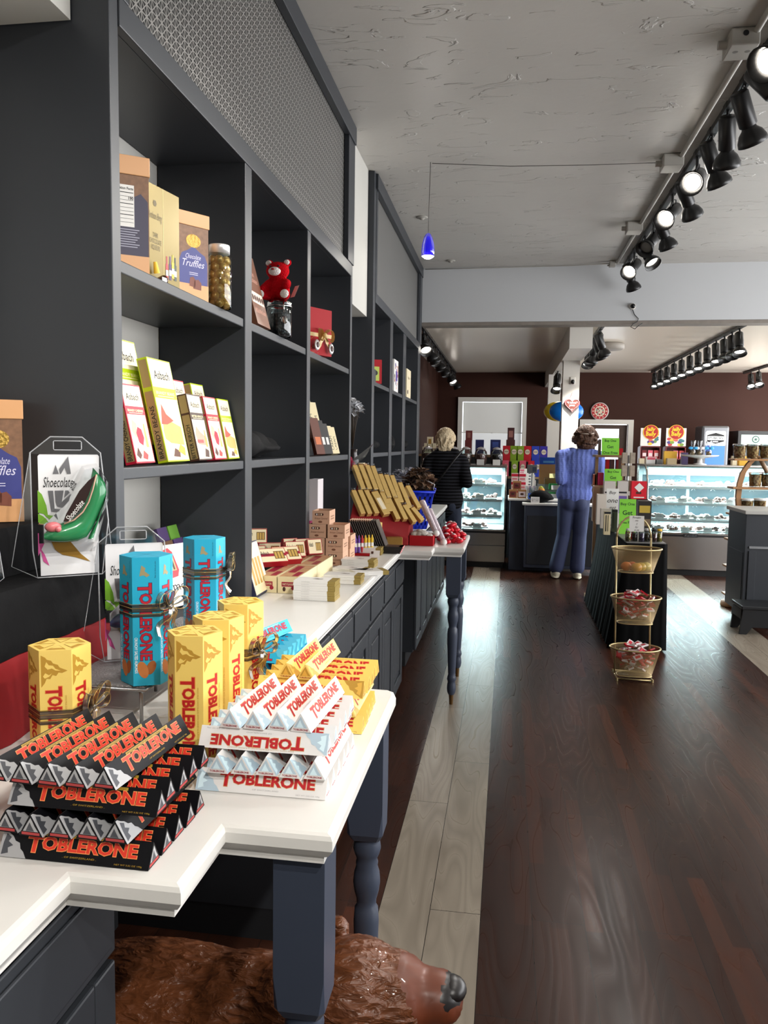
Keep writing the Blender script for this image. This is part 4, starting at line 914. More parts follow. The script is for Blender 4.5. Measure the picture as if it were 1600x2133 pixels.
# jar of gold balls, clip jar with bear
def jar(x, y, z, r, h, label, fill, lid, group=None, ball=.017):
    t = thing('sweet_jar', label, 'jar', (x, y, z), 0, group)
    MB().lathe([(r*.9, 0), (r, .006), (r, h*.8), (r*.8, h*.86), (r*.8, h*.87)], (0, 0, 0), glass, 24, caps=False).build('glass', t)
    MB().lathe([(.001, h), (r*.82, h), (r*.85, h*.985), (r*.85, h*.86), (r*.001, h*.86)], (0, 0, 0), lid, 24).build('lid', t)
    return t
j = jar(-.935, 2.50, SH1, .040, .20, 'clear jar of gold-wrapped chocolate balls with a silver lid', None, M('aluminium', (214, 214, 214), rough=.35, metal=.6))
gb_ = M('gold_ball', (190, 142, 72), rough=.3, metal=.35, coat=.3); k = 0
for zz in range(7):
    for q in range(5):
        a = q*2*PI/5+zz*.63; MB().ell((.0215*math.cos(a), .0215*math.sin(a), .016+zz*.0225), .0152, gb_, 12, 8).build('chocolate_ball', j)
j = jar(-.965, 1.828, SH1, .026, .17, 'slim jar half hidden by the shelf upright on the top shelf', None, chrome)
MB().lathe([(.001, .004), (.021, .004), (.021, .12), (.001, .125)], (0, 0, 0), chunk_material('sweets_brown', (120, 84, 50), (60, 40, 30), 60), 16).build('sweets', j)
# slanted brown chocolate box
t = thing('chocolate_box', 'brown box of assorted chocolates leaning in the second bay of the top shelf', 'chocolate box', (-.925, 2.905, SH1), 0)
brown_card = M('brown_box', (112, 72, 52), rough=.35, noise=.2, nscale=12)
b = MB(); lean_u = V((-.26, 0, .965)).normalized(); o = V((0, -.035, .009)); ln = .28
b.ext([(0, 0), (.16, 0), (.16, ln), (0, ln)], o, Y, lean_u, -.03, brown_card)
pk = M('pink_print', (226, 170, 150)); b.text('Belgian\nChocolates', pk, o+Y*.012+lean_u*.17, Y, lean_u, .12, .045, .0006); b.text('Milk, Dark & White Chocolate', pk, o+Y*.02+lean_u*.045, Y, lean_u, .12, .02, .0006, 0, .2)
b.quad(o+Y*.01+lean_u*.085, Y, lean_u, .14, .045, M('milk_band', (224, 206, 190)), .0005)
for i in range(5): b.disc(o+Y*(.024+.028*i)+lean_u*.105, Y, lean_u, .012, choc, .001, 14)
b.build('box', t)
t = thing('clip_jar', 'glass clip-top jar of dark sweets with a silver spoon under the red teddy', 'jar', (-.935, 3.185, SH1), 0)
MB().lathe([(.046, 0), (.05, .006), (.05, .115), (.047, .12)], (0, 0, 0), glass, 24, caps=False).build('glass', t)
MB().lathe([(.001, .004), (.043, .004), (.044, .09), (.001, .10)], (0, 0, 0), chunk_material('sweets_black', (20, 18, 20), (64, 60, 64), 70), 18).build('sweets', t)
MB().lathe([(.001, .142), (.045, .142), (.05, .136), (.05, .122), (.001, .122)], (0, 0, 0), glass, 24).path([(.05*math.cos(a*.3), .05*math.sin(a*.3), .121) for a in range(21)], .0022, chrome, 6, True).build('lid', t)
MB().path([(.03, -.048, .135), (.035, -.058, .115), (.035, -.058, .09)], .003, chrome).ell((.036, -.056, .06), (.013, .005, .016), chrome, 12, 8).build('spoon_clip', t)
# teddy
t = thing('teddy_bear', 'small red plush teddy bear with white ears and paws sitting on the clip-top jar', 'teddy bear', (-.938, 3.185, SH1+.143), R(-5))
t.scale = (1.15, 1.1, .95)
red_plush = M('red_plush', (196, 12, 26), rough=.95, bump=.8, bscale=180, spec=.1); white_plush = M('white_plush', (232, 226, 222), rough=.95, bump=.6, bscale=180)
remesh_blob([('e', (0, 0, .048), (.04, .036, .05)), ('e', (0, -.012, .125), (.042, .038, .038)), ('c', (-.032, -.01, .075), (-.05, -.04, .04), .017, .015), ('c', (.032, -.01, .075), (.045, -.045, .055), .017, .015),
             ('c', (-.025, -.015, .02), (-.04, -.06, .016), .02, .017), ('c', (.025, -.015, .02), (.045, -.055, .016), .02, .017), ('e', (-.034, -.004, .160), (.016, .008, .016)), ('e', (.034, -.004, .160), (.016, .008, .016))], .005, 'body', 2, [red_plush], t)
MB().ell((0, -.043, .117), (.023, .018, .018), white_plush, 12, 8).build('muzzle', t); MB().ell((-.042, -.076, .017), (.016, .009, .018), white_plush, 10, 7).build('paw', t); MB().ell((.047, -.071, .017), (.016, .009, .018), white_plush, 10, 7).build('paw', t)
for sx in (-1, 1): MB().ell((sx*.034, -.013, .160), (.011, .006, .011), white_plush, 10, 7).build('inner_ear', t)
[MB().ell((sx*.015, -.045, .138), .0042, ink, 8, 6).build('eye', t) for sx in (-1, 1)]; MB().ell((0, -.062, .122), (.006, .004, .004), M('nose_red', (150, 20, 30)), 8, 6).build('nose', t)
MB().quad((.05, -.02, .01), (X*.6-Y*.5).normalized(), (Z*.8+X*.3).normalized(), .03, .05, white_card).build('tag', t)
# red gift box with a bow, gold box beside it
t = thing('gift_box', 'red gift box with a gold bow and silver heart tags on the top shelf', 'gift box', (-.93, 3.835, SH1), R(62))
b = MB().box(-.10, .10, 0, .06, 0, .225, red_card); b.quad((-.1, 0, .088), X, Z, .2, .018, M('gold_satin', (212, 182, 120), rough=.35, spec=.6), .0008)
for i in range(24): b.disc((random.uniform(-.09, .0), 0, random.uniform(.005, .09)), X, Z, .0022, M('gold_speck', (176, 120, 50)), .0006, 6)
b.build('box', t)
gs = M('gold_satin'); b = MB()
for sx in (-1, 1):
    b.strip([(.03+sx*.05*math.sin(PI*s/10), -.008-.02*math.sin(PI*s/10), .097+.03*math.sin(2*PI*s/10)) for s in range(11)], Y*.8+Z*.3, .022, gs)
    b.strip([(.03+sx*.012*s, -.012-.004*(s % 2), .097-.018*s) for s in range(5)], X, .022, gs)
b.ell((.03, -.016, .097), .013, gs, 10, 7); b.build('bow', t)
sv = M('silver_tag', (206, 200, 200), rough=.25, metal=.3)
for sx, zz in ((-.03, .045), (.075, .035)): MB().ell((sx, -.02, zz), (.019, .006, .027), sv, 12, 8).ell((sx, -.026, zz), (.011, .003, .014), choc, 10, 6).build('tag', t)
tag(MB().box(0, .035, 0, .10, 0, .21, gold_foil).box(-.002, .037, -.002, .102, .165, .212, M('gold_lid', (206, 178, 110), rough=.3, metal=.5)).build('gold_box', loc=(-.985, 3.63, SH1), bevel=.001), 'slim gold box standing left of the red gift box', 'gift box')

# ------------------------------------------------------------------ brandy chocolate boxes on the middle shelf
AV = {'green': ((168, 190, 20), (168, 190, 20), 'Brandy Beans'), 'red': ((186, 24, 52), (186, 24, 52), 'Brandy Cherries'), 'brown': ((66, 40, 32), (60, 38, 30), 'Bitter Kirsch')}
paper = M('cream_print', (238, 226, 198), rough=.4); tan_side = M('tan_side', (150, 128, 84), rough=.5)
def asbach_mesh(var, w, h, d=.03):
    c, cb, nm = AV[var]; edge = M('box_edge_'+var, c, rough=.4); band = M('box_band_'+var, cb, rough=.45)
    b = MB(); v = V((-.21, 0, .978)); nrm = Y.cross(v)
    P = lambda s, t, q=0: Y*s+v*t-nrm*q+Z*.007
    vs = [P(0, 0), P(w, 0), P(w, h), P(0, h), P(0, 0, d), P(w, 0, d), P(w, h, d), P(0, h, d)]
    b.add(vs, [(0, 1, 2, 3), (4, 7, 6, 5), (0, 4, 5, 1), (2, 6, 7, 3), (1, 5, 6, 2), (0, 3, 7, 4)], edge)
    o = P(0, 0); e = .004
    b.quad(o+Y*e+v*e, Y, v, w-2*e, h-2*e, paper, .0003)
    b.text('Asbach', ink, o+Y*w*.16+v*h*.80, Y, v, w*.66, h*.085, .0006, .01)
    b.disc(o+Y*w*.5+v*h*.845, Y, v, w*.30, M('cream_shadow', (222, 208, 178)), .0005, 18, h*.075)  # printed oval in a slightly darker cream behind the name
    b.quad(o+Y*e+v*h*.615, Y, v, w-2*e, h*.105, band, .0005)
    b.text(nm.upper(), M('band_text', (240, 226, 180)), o+Y*w*.1+v*h*.65, Y, v, w*.8, h*.032, .0008, .015)
    b.quad(o+Y*w*.15+v*h*.63, Y, v, w*.7, h*.008, M('band_text'), .0008)
    if var == 'green': sh = [([(.08, .30), (.2, .5), (.42, .40), (.9, .34), (.9, .16), (.3, .18), (.1, .22)], (232, 160, 90)), ([(.06, .36), (.2, .56), (.34, .46), (.62, .40), (.3, .36)], (210, 70, 48)), ([(.3, .05), (.42, .13), (.62, .10), (.6, .04)], (84, 46, 26)), ([(.55, .1), (.7, .17), (.88, .13), (.84, .05)], (226, 160, 60))]
    elif var == 'red': sh = [([(.1, .4), (.2, .55), (.4, .5), (.3, .3)], (206, 170, 140)), ([(.36, .26), (.3, .38), (.42, .46), (.6, .43), (.66, .32), (.54, .22)], (176, 14, 50)), ([(.7, .2), (.74, .5), (.8, .5), (.84, .2)], (226, 170, 90)), ([(.1, .1), (.22, .2), (.36, .1), (.26, .05)], (84, 40, 30)), ([(.4, .06), (.5, .16), (.7, .1), (.62, .04)], (200, 60, 60))]
    else: sh = [([(.1, .38), (.24, .52), (.5, .42), (.9, .34), (.86, .22), (.2, .24)], (222, 150, 130)), ([(.5, .05), (.62, .18), (.86, .14), (.8, .04)], (70, 40, 28)), ([(.14, .26), (.6, .26), (.6, .31), (.14, .31)], (196, 80, 80)), ([(.72, .2), (.76, .46), (.82, .46), (.86, .2)], (220, 160, 80))]
    for i, (pts, col) in enumerate(sh): b.poly([(p[0]*w, p[1]*h) for p in pts], o, Y, v, M(f'print_{var}_{i}', col, noise=.12, nscale=40), .0005+.0001*i)
    so = P(0, 0, d); b.quad(so+nrm*.003+v*.006, nrm, v, d-.006, h*.66, tan_side, .0003); b.quad(so+nrm*.003+v*h*.72, nrm, v, d-.006, h*.26, tan_side, .0003)
    b.text(nm.upper(), ink, so+nrm*(d*.72)+v*h*.04, v, -nrm, h*.5, d*.42, .0006, .01)
    return b.mesh('chocolate_box')
am = {(k, s): asbach_mesh(k, *((.152, .295) if s else (.108, .207))) for k in AV for s in (0, 1)}
tag(MB().box(-1.16, -.985, 1.86, 2.66, SH2, SH2+.045, deep).build('display_step'), 'dark step behind the brandy chocolate boxes on the middle shelf', 'step')
for var, big, x, y, z, lb in (('red', 0, -.930, 1.895, 0, 'brandy chocolate box with a red cherry, leftmost, standing on the middle shelf'), ('green', 1, -.930, 2.085, 0, 'large green brandy beans box, front one of three, on the middle shelf'),
        ('brown', 0, -.930, 2.312, 0, 'dark brown edged brandy chocolate box on the middle shelf'), ('red', 0, -.930, 2.445, 0, 'red cherry box right of the dark brown brandy box'), ('green', 0, -.930, 2.572, 0, 'small green brandy beans box, rightmost in the front row by the divider'),
        ('green', 1, -.998, 2.0, .046, 'large green brandy beans box, second of three, behind the front large one'), ('green', 1, -1.060, 1.90, .046, 'large green brandy beans box, rearmost of three, by the shelf upright'),
        ('brown', 0, -.994, 2.19, .046, 'brandy box with only a white corner showing behind the dark brown box'), ('red', 0, -.994, 2.335, .046, 'red edged brandy box behind the dark brown one'), ('green', 0, -.994, 2.50, .046, 'small green brandy beans box right behind the front red cherry box'),
        ('red', 0, -1.055, 2.27, .046, 'red brandy box peeking out between the large green ones and the rear greens'), ('green', 0, -1.055, 2.40, .046, 'small green brandy box at the back, left of the divider'), ('green', 0, -1.112, 2.34, .046, 'rearmost small green brandy box, only its top corner showing')):
    o = bpy.data.objects.new('chocolate_box', am[(var, big)]); COL.objects.link(o); o.location = (x, y, SH2+z); tag(o, lb, 'chocolate box', 'brandy chocolate boxes on the middle shelf')
# black fabric heap, cream and dark slabs
def heap(x, y, z, rx, ry, rz, label, seed, m=black_cloth, cat='black bag', name='cloth_bag'):
    rnd = random.Random(seed)
    o = remesh_blob([('e', (rnd.uniform(-.4, .4)*rx, rnd.uniform(-.6, .6)*ry, rz*.35), (rx*.6, ry*rnd.uniform(.35, .6), rz*rnd.uniform(.35, .62))) for _ in range(9)]+[('e', (0, 0, rz*.2), (rx*.9, ry*.95, rz*.22))], .012, name, 3, [m])
    mnz = min(v.co.z for v in o.data.vertices); o.location = (x, y, z-mnz); return tag(o, label, cat)
heap(-1.03, 3.13, SH2, .10, .30, .10, 'black fabric bag lying flat in the second bay of the middle shelf', 1)
heap(-1.03, 5.75, SH2, .09, .2, .09, 'black rolled bag in the first bay of the far shelving unit', 2)
heap(-1.02, 6.62, SH2, .09, .2, .12, 'black bag in the second bay of the far shelving unit', 3)
heap(-1.03, 7.5, SH2, .09, .2, .10, 'black bag in the last bay of the far shelving unit', 4)
slab_cream = M('slab_cream', (222, 208, 166), rough=.5); slab_black = M('slab_black', (26, 22, 22), rough=.4); slab_brown = M('slab_brown', (96, 44, 24), rough=.4)
gsl = 'chocolate bars leaning in the third bay'
for i, (y, x, z, h, m, nm) in enumerate([(3.66, -1.04, .09, .22, slab_cream, 'cream'), (3.73, -1.03, .09, .215, slab_cream, 'cream'), (3.80, -1.02, .09, .205, slab_cream, 'cream'), (3.87, -1.01, .09, .19, slab_cream, 'cream'),
        (3.65, -.945, 0, .19, slab_brown, 'brown'), (3.74, -.945, 0, .18, slab_black, 'black'), (3.83, -.945, 0, .165, slab_black, 'black'), (3.92, -.945, 0, .155, slab_cream, 'cream'), (4.0, -.945, 0, .15, slab_cream, 'cream')]):
    b = MB(); v = V((-.26, .12, .95)).normalized(); u = V((.5, .87, 0)); 
    b.ext([(0, 0), (.062, 0), (.062, h), (0, h)], (0, 0, .008), u, v, -.022, m)
    if m is not slab_cream: b.quad(V((0, 0, .008))+u*.012+v*.05, u, v, .038, .04, M('orange_print', (206, 110, 60)) if m is slab_brown else white_card, .0004)
    else: b.text('CREAM', ink, V((0, 0, .008))+u*.05+v*.02, v, -u, h*.5, .02, .0004)
    y += .24; rank = 'in the raised back row' if z else 'in the front row'
    tag(b.build('chocolate_bar', loc=(x, y, SH2+z)), f'{nm} chocolate bar, {nth(i if z else i-4, 4 if z else 5, "left", "right")} {rank} of the third bay', 'chocolate bar', gsl)
tag(MB().box(-1.16, -.985, 3.87, 4.21, SH2, SH2+.089, deep).build('display_step'), 'dark step behind the leaning chocolate bars in the third bay', 'step')
# far shelving unit goods
b = MB().box(-.05, .05, 0, .06, 0, .17, red_card); b.quad((-.03, 0, .02), X, Z, .06, .10, M('lime_print', (176, 190, 70)), .0005); b.disc((0, 0, .075), X, Z, .018, ink, .001, 16)
tag(b.build('gift_box', loc=(-.95, 5.66, SH1), rot=(0, 0, R(35))), 'small red box with a lime label in the first bay of the far unit', 'gift box')
tag(MB().ext([(0, 0), (.11, 0), (.11, .09), (.03, .12)], (0, 0, 0), X, Z, -.02, slab_black).build('chocolate_box', loc=(-1.02, 5.52, SH1), rot=(0, 0, R(40))), 'dark slanted box left of the small red box on the far unit', 'chocolate box')
b = MB(); b.ext([(0, 0), (.24, 0), (.24, .26), (0, .26)], (0, 0, 0), Y, Z, -.04, white_card)
rnd = random.Random(5)
for i in range(16): b.disc((0, rnd.uniform(.03, .21), rnd.uniform(.03, .23)), Y, Z, rnd.uniform(.008, .02), [M('purple_print', (84, 60, 150)), M('orange_dot', (226, 120, 70)), choc, red_card][i % 4], .0006+.0001*i, 12)
b.quad((0, .09, .09), Y, Z, .09, .08, M('purple_print'), .0025)
tag(b.build('gift_box', loc=(-.93, 6.46, SH1)), 'white box with purple and orange dots in the second bay of the far unit', 'gift box')
b = MB(); b.ext([(0, 0), (.3, 0), (.3, .26), (0, .26)], (0, 0, 0), Y, Z, -.05, cream); b.text('Noisette', tan_side, (0, .08, .17), Y, Z, .12, .03, .0006); b.ell((.002, .07, .05), (.003, .03, .02), choc, 10, 6)
tag(b.build('gift_box', loc=(-.93, 7.28, SH1)), 'plain cream box in the last bay of the far unit', 'gift box')

# ------------------------------------------------------------------ goods on the worktop, first bay
b = MB(); v = V((-.3, -.05, .95)).normalized(); u = V((.35, .94, 0)).normalized()
b.ext([(0, 0), (.16, 0), (.16, .20), (0, .20)], (0, 0, .006), u, v, -.025, white_card); o = V((0, 0, .006))
b.poly([(.028, .11), (.04, .092), (.066, .095), (.078, .115), (.072, .175), (.058, .19), (.036, .185), (.028, .165)], o, u, v, M('merci_red', (196, 20, 36), rough=.35), .0005)
b.quad(o+u*.038+v*.115, u, v, .03, .05, M('bar_print', (206, 160, 110)), .0008); b.quad(o+u*.043+v*.118, u, v, .008, .044, choc, .001); b.quad(o+u*.055+v*.118, u, v, .008, .044, choc, .001)
b.text('merci', ink, o+u*.03+v*.05, u, v, .10, .028, .0006)
tag(b.build('chocolate_box', loc=(-1.02, 2.31, CZ+.052), rot=(0, 0, 0)), 'white chocolate box with a red sweet picture leaning behind the turquoise bundle', 'chocolate box')
tag(MB().box(-1.19, -.99, 2.12, 2.66, CZ, CZ+.05, deep).build('display_step'), 'dark low step under the white box and the green bars', 'step')
pk_cols = [(84, 130, 44), (84, 58, 36), (60, 42, 84)]; k = 0
for r in range(3):
    for q in range(2):
        v = V((-.3, 0, .95)).normalized(); b = MB(); m = M('wrapper_%d' % ((r+q) % 3), pk_cols[(r+q) % 3])
        b.ext([(0, 0), (.075, 0), (.075, .15), (0, .15)], (0, 0, .005), Y, v, -.012, m); o = V((0, 0, .005))
        b.text('BUTLERS', white_card, o+Y*.008+v*.085, Y, v, .058, .016, .0006, .02); b.poly([(.005, .07), (.07, .07), (.065, .082), (.0375, .087), (.01, .082)], o, Y, v, M('cream_arc', (226, 216, 186)), .0004)
        tag(b.build('chocolate_bar', loc=(-1.045-.03*r, 2.44+.085*q+.02*r, CZ+.052+.042*r)), f'{["green", "brown", "purple"][(r+q) % 3]} chocolate bar, {["front", "middle", "rear"][r]} row {["left", "right"][q]} in the rack behind the turquoise bundle', 'chocolate bar', 'small chocolate bars in the first bay')
b = MB(); v = V((-.32, 0, .95)).normalized(); b.ext([(0, 0), (.12, 0), (.12, .17), (0, .17)], (0, 0, .006), Y, v, -.02, M('brown_wrap', (74, 50, 40), rough=.4)); b.quad(V((0, 0, .006))+Y*.02+v*.07, Y, v, .08, .06, white_card, .0005)
tag(b.build('chocolate_box', loc=(-.95, 2.53, CZ)), 'brown chocolate box leaning beside the upright of the first bay', 'chocolate box')
# price card behind the yellow bundles
t = thing('price_card', 'small handwritten price card in a clear holder behind the yellow bundles', 'price card', (-.725, 1.60, WZ), R(-14))
b = MB(); v = V((0, .35, .94)).normalized(); b.ext([(-.05, 0), (.05, 0), (.05, .085), (-.05, .085)], (0, 0, .003), X, v, -.002, white_card); b.text('Price\nHand made', M('pen_grey', (90, 90, 96)), V((-.042, 0, .003))+v*.03, X, v, .07, .04, .0005, 0, .2); b.build('card', t)
MB().ext([(-.054, 0), (.054, 0), (.054, .09), (-.054, .09)], (0, -.002, .003), X, v, .001, plastic).build('holder', t)

# ------------------------------------------------------------------ second and third bay of the worktop
party = M('party_cream', (222, 208, 168), rough=.45); wine = M('wine_print', (150, 20, 50), rough=.5); food = M('food_print', (196, 150, 110), rough=.5, noise=.4, nscale=50)
def party_box(x, y, label, L_=.30):
    b = MB().box(0, .082, 0, L_, 0, .064, party); b.quad((.004, .006, .064), X, Y, .074, L_-.012, food, .0004); b.quad((.012, .1, .064), X, Y, .03, .16, wine, .0007); b.quad((.05, .02, .064), X, Y, .024, .1, wine, .0007)
    b.quad((.016, 0, .026), X, Z, .05, .018, wine, .0004); b.text('PARTY FLAVORS', cream, (.020, 0, .031), X, Z, .042, .008, .0007, .01); b.disc((.062, 0, .02), X, Z, .008, wine, .0005, 14); b.ell((.026, -.001, .016), (.006, .001, .009), choc, 8, 6)
    return tag(b.build('party_box', loc=(x, y, CZ)), label, 'chocolate box', 'cream party chocolate boxes')
party_box(-.945, 2.91, 'cream party chocolate box lying front left beside the upright'); party_box(-.859, 2.91, 'cream party chocolate box lying front right behind the white box stack')
party_box(-.945, 3.215, 'cream party chocolate box lying behind the front left one'); party_box(-.859, 3.215, 'cream party chocolate box lying behind the front right one')
tinyc = M('tiny_cream', (232, 218, 180), rough=.4); redge = M('tiny_red', (166, 30, 40), rough=.4)
def tiny(x, y, z, rz, lean, label, w=.10, h=.062, d=.032, wine_=False):
    b = MB().box(-w/2, w/2, 0, d, 0, h, redge); b.quad((-w/2+.003, 0, .003), X, Z, w-.006, h-.006, tinyc, .0004); b.quad((-w/2, .003, h), X, Y, w, d-.006, tinyc, .0004)
    b.text('Asbach', ink, (-w*.42, 0, h*.5), X, Z, w*.3, h*.3, .0007, .01)
    if wine_: b.quad((-w/2+.003, 0, h*.42), X, Z, w-.006, h*.2, wine, .0006)
    b.quad((w*.05, 0, h*.22), X, Z, w*.36, h*.55, M('window_print', (120, 90, 44)), .0007)
    for i in range(3): b.quad((w*(.08+.11*i), 0, h*.26), X, Z, w*.07, h*.45, M('choc_gold', (196, 160, 80)), .001)
    q = Matrix.Rotation(rz, 4, 'Z') @ Matrix.Rotation(lean, 4, 'X'); zz = min((q @ V((sx*w/2, yy, hh))).z for sx in (-1, 1) for yy in (0, d) for hh in (0, h))
    return tag(b.build('chocolate_box', loc=(x, y, z-zz), rot=(lean, 0, rz)), label, 'chocolate box', 'small cream brandy boxes in the second bay')
tag(MB().box(-1.19, -.99, 3.18, 3.545, CZ, CZ+.065, deep).build('display_step'), 'dark low step under the pile of small cream boxes', 'step')
tiny(-1.065, 3.25, CZ+.067, R(20), R(-8), 'small cream brandy box, bottom one of the pile at the left of the second bay')
tiny(-1.065, 3.27, CZ+.14, R(18), R(-4), 'small cream brandy box, topmost of the pile at the left of the second bay')
tiny(-1.03, 3.37, CZ+.067, R(24), R(-6), 'small cream brandy box just right of the pile in the second bay')
tiny(-.905, 3.575, CZ+.0, R(30), R(-18), 'small cream brandy box standing, left of the three before the kraft crates') if False else None
tiny(-.925, 3.10, CZ+.067, R(38), R(-48), 'cream and wine brandy box lying tilted on the party boxes, left one', .12, .075, .03, True)
tiny(-.885, 3.17, CZ+.067, R(38), R(-48), 'cream and wine brandy box lying tilted on the party boxes, middle one', .12, .075, .03, True)
tiny(-.90, 3.34, CZ+.067, R(34), R(-22), 'small cream box leaning on the party boxes, rear one', .09, .07)
for i in range(3): tiny(-.955+.056*i, 3.465, CZ+.067, R(38), R(-20), f'small cream box with red edges, {["left", "middle", "right"][i]} of the three leaning before the kraft crates', .07, .07, .026)
b = MB(); v = V((-.28, 0, .96)).normalized(); b.ext([(0, 0), (.17, 0), (.17, .2), (0, .2)], (0, 0, .006), Y, v, -.02, M('navy_edge', (40, 44, 70))); o = V((0, 0, .006)); b.quad(o+Y*.004+v*.006, Y, v, .162, .19, tinyc, .0004)
for i in range(4): b.quad(o+Y*(.02+.033*i)+v*.04, Y, v, .022, .1, gold_ink, .0008)
tag(b.build('chocolate_box', loc=(-.90, 2.78, CZ)), 'cream box with gold pieces leaning right behind the upright at the worktop', 'chocolate box')
kraft = M('rose_kraft', (206, 164, 136), rough=.6, noise=.06, nscale=30); kraft_in = M('kraft_inside', (150, 112, 86), rough=.7)
def crate_mesh():
    b = MB(); w, d, h, q = .083, .124, .064, .0025
    b.box(0, w, 0, q, 0, h, kraft).box(0, w, d-q, d, 0, h, kraft).box(0, q, q, d-q, 0, h, kraft).box(w-q, w, q, d-q, 0, h, kraft).box(q, w-q, q, d-q, 0, h-.012, kraft_in)
    slot = [(w*.22+.006*math.cos(a), .046+.006*math.sin(a)) for a in [PI/2+PI*i/6 for i in range(7)]]+[(w*.58+.006*math.cos(a), .046+.006*math.sin(a)) for a in [-PI/2+PI*i/6 for i in range(7)]]
    b.poly(slot, (0, 0, 0), X, Z, choc, .0004)
    for i in range(3): b.quad((w*(.22+.13*i), 0, .042), X, Z, w*.08, .008, [white_card, kraft, cream][i], .0008)
    br = M('kraft_ink', (122, 78, 56)); b.text('Artisan Caramel', br, (w*.12, 0, .023), X, Z, w*.78, .010, .0005, 0, .3)
    b.disc((w*.46, 0, .011), X, Z, .010, br, .0004, 14, .005)
    for a, c in ((.026, .012), (.026, .036)): b.quad((w, d*.2, a-.012+c*.5), Y, Z, d*.6, .006, M('kraft_inside'), .0004)
    return b.mesh('kraft_crate')
cm = crate_mesh(); gk = 'rose kraft gift crates'
KR = [(-.926, 3.63, 0, 'bottom row left, front'), (-.837, 3.63, 0, 'bottom row right, front'), (-.926, 3.63, 1, 'second row left, front'), (-.837, 3.63, 1, 'second row right, front'), (-.921, 3.635, 2, 'third row left'), (-.829, 3.632, 2, 'third row right'), (-.905, 3.64, 3, 'the single topmost'),
      (-.926, 3.76, 0, 'bottom row left, rear'), (-.830, 3.765, 0, 'bottom row right, rear'), (-.926, 3.76, 1, 'second row left, rear'), (-.828, 3.77, 1, 'second row right, rear')]
for x, y, l, lb in KR:
    o = bpy.data.objects.new('kraft_crate', cm); COL.objects.link(o); o.location = (x, y, CZ+l*.0645); tag(o, f'rose kraft paper crate, {lb} one of the pyramid', 'gift crate', gk)
tag(MB().box(0, .045, 0, .12, 0, .392, M('white_board', (206, 200, 204), rough=.5)).build('box', loc=(-.99, 3.91, CZ)), 'tall narrow white box standing behind the kraft crates', 'box')
tag(MB().ell((0, 0, .03), (.03, .05, .03), M('magenta_foil', (160, 30, 90), rough=.3)).build('sweet_bag', loc=(-.965, 3.83, CZ+.13)), 'small magenta sweet bag behind the kraft crates', 'sweet bag')
slim = M('slim_white', (232, 230, 226), rough=.4); slim_gold = M('slim_gold', (158, 136, 72), rough=.4, metal=.3)
def slim_mesh():
    b = MB().box(0, .128, 0, .088, 0, .0088, slim).box(.128, .156, 0, .088, 0, .0088, slim_gold)
    b.poly([(.06, .05), (.075, .058), (.09, .052), (.1, .056), (.098, .046), (.082, .044)], (0, 0, .0088), X, Y, choc, .0004)
    b.text('SWEDEN', M('slim_grey', (190, 188, 186)), (.03, 0, .003), X, Z, .03, .0035, .0003); return b.mesh('slim_box')
slm = slim_mesh(); gsb = 'slim white chocolate boxes with gold ends'
def slims(x, y, n, nm, jit, rz=0.0):
    rnd = random.Random(n*7+int(y*10))
    for i in range(n):
        o = bpy.data.objects.new('chocolate_box', slm); COL.objects.link(o); o.location = (x+rnd.uniform(-jit, jit), y+rnd.uniform(-jit, jit), CZ+i*.0091); o.rotation_euler = (0, 0, rz+rnd.uniform(-jit, jit)*4)
        tag(o, f'slim white gold-ended box, {nth(i, n, "bottom", "top")}, {nm}', 'chocolate box', gsb)
slims(-.765, 2.795, 8, 'front stack beside the counter edge', .0015)
slims(-.735, 3.155, 4, 'low stack right behind the front one', .003); slims(-.60-.16, 3.44, 2, 'flat pair before the third stack', .006, -.12)
slims(-.755, 3.60, 4, 'stack beside the kraft crates', .003, -.05); slims(-.64, 3.36, 2, 'loose pair at the counter edge', .004, .5); slims(-.79, 4.02, 4, 'rear stack before the dark bars', .002)

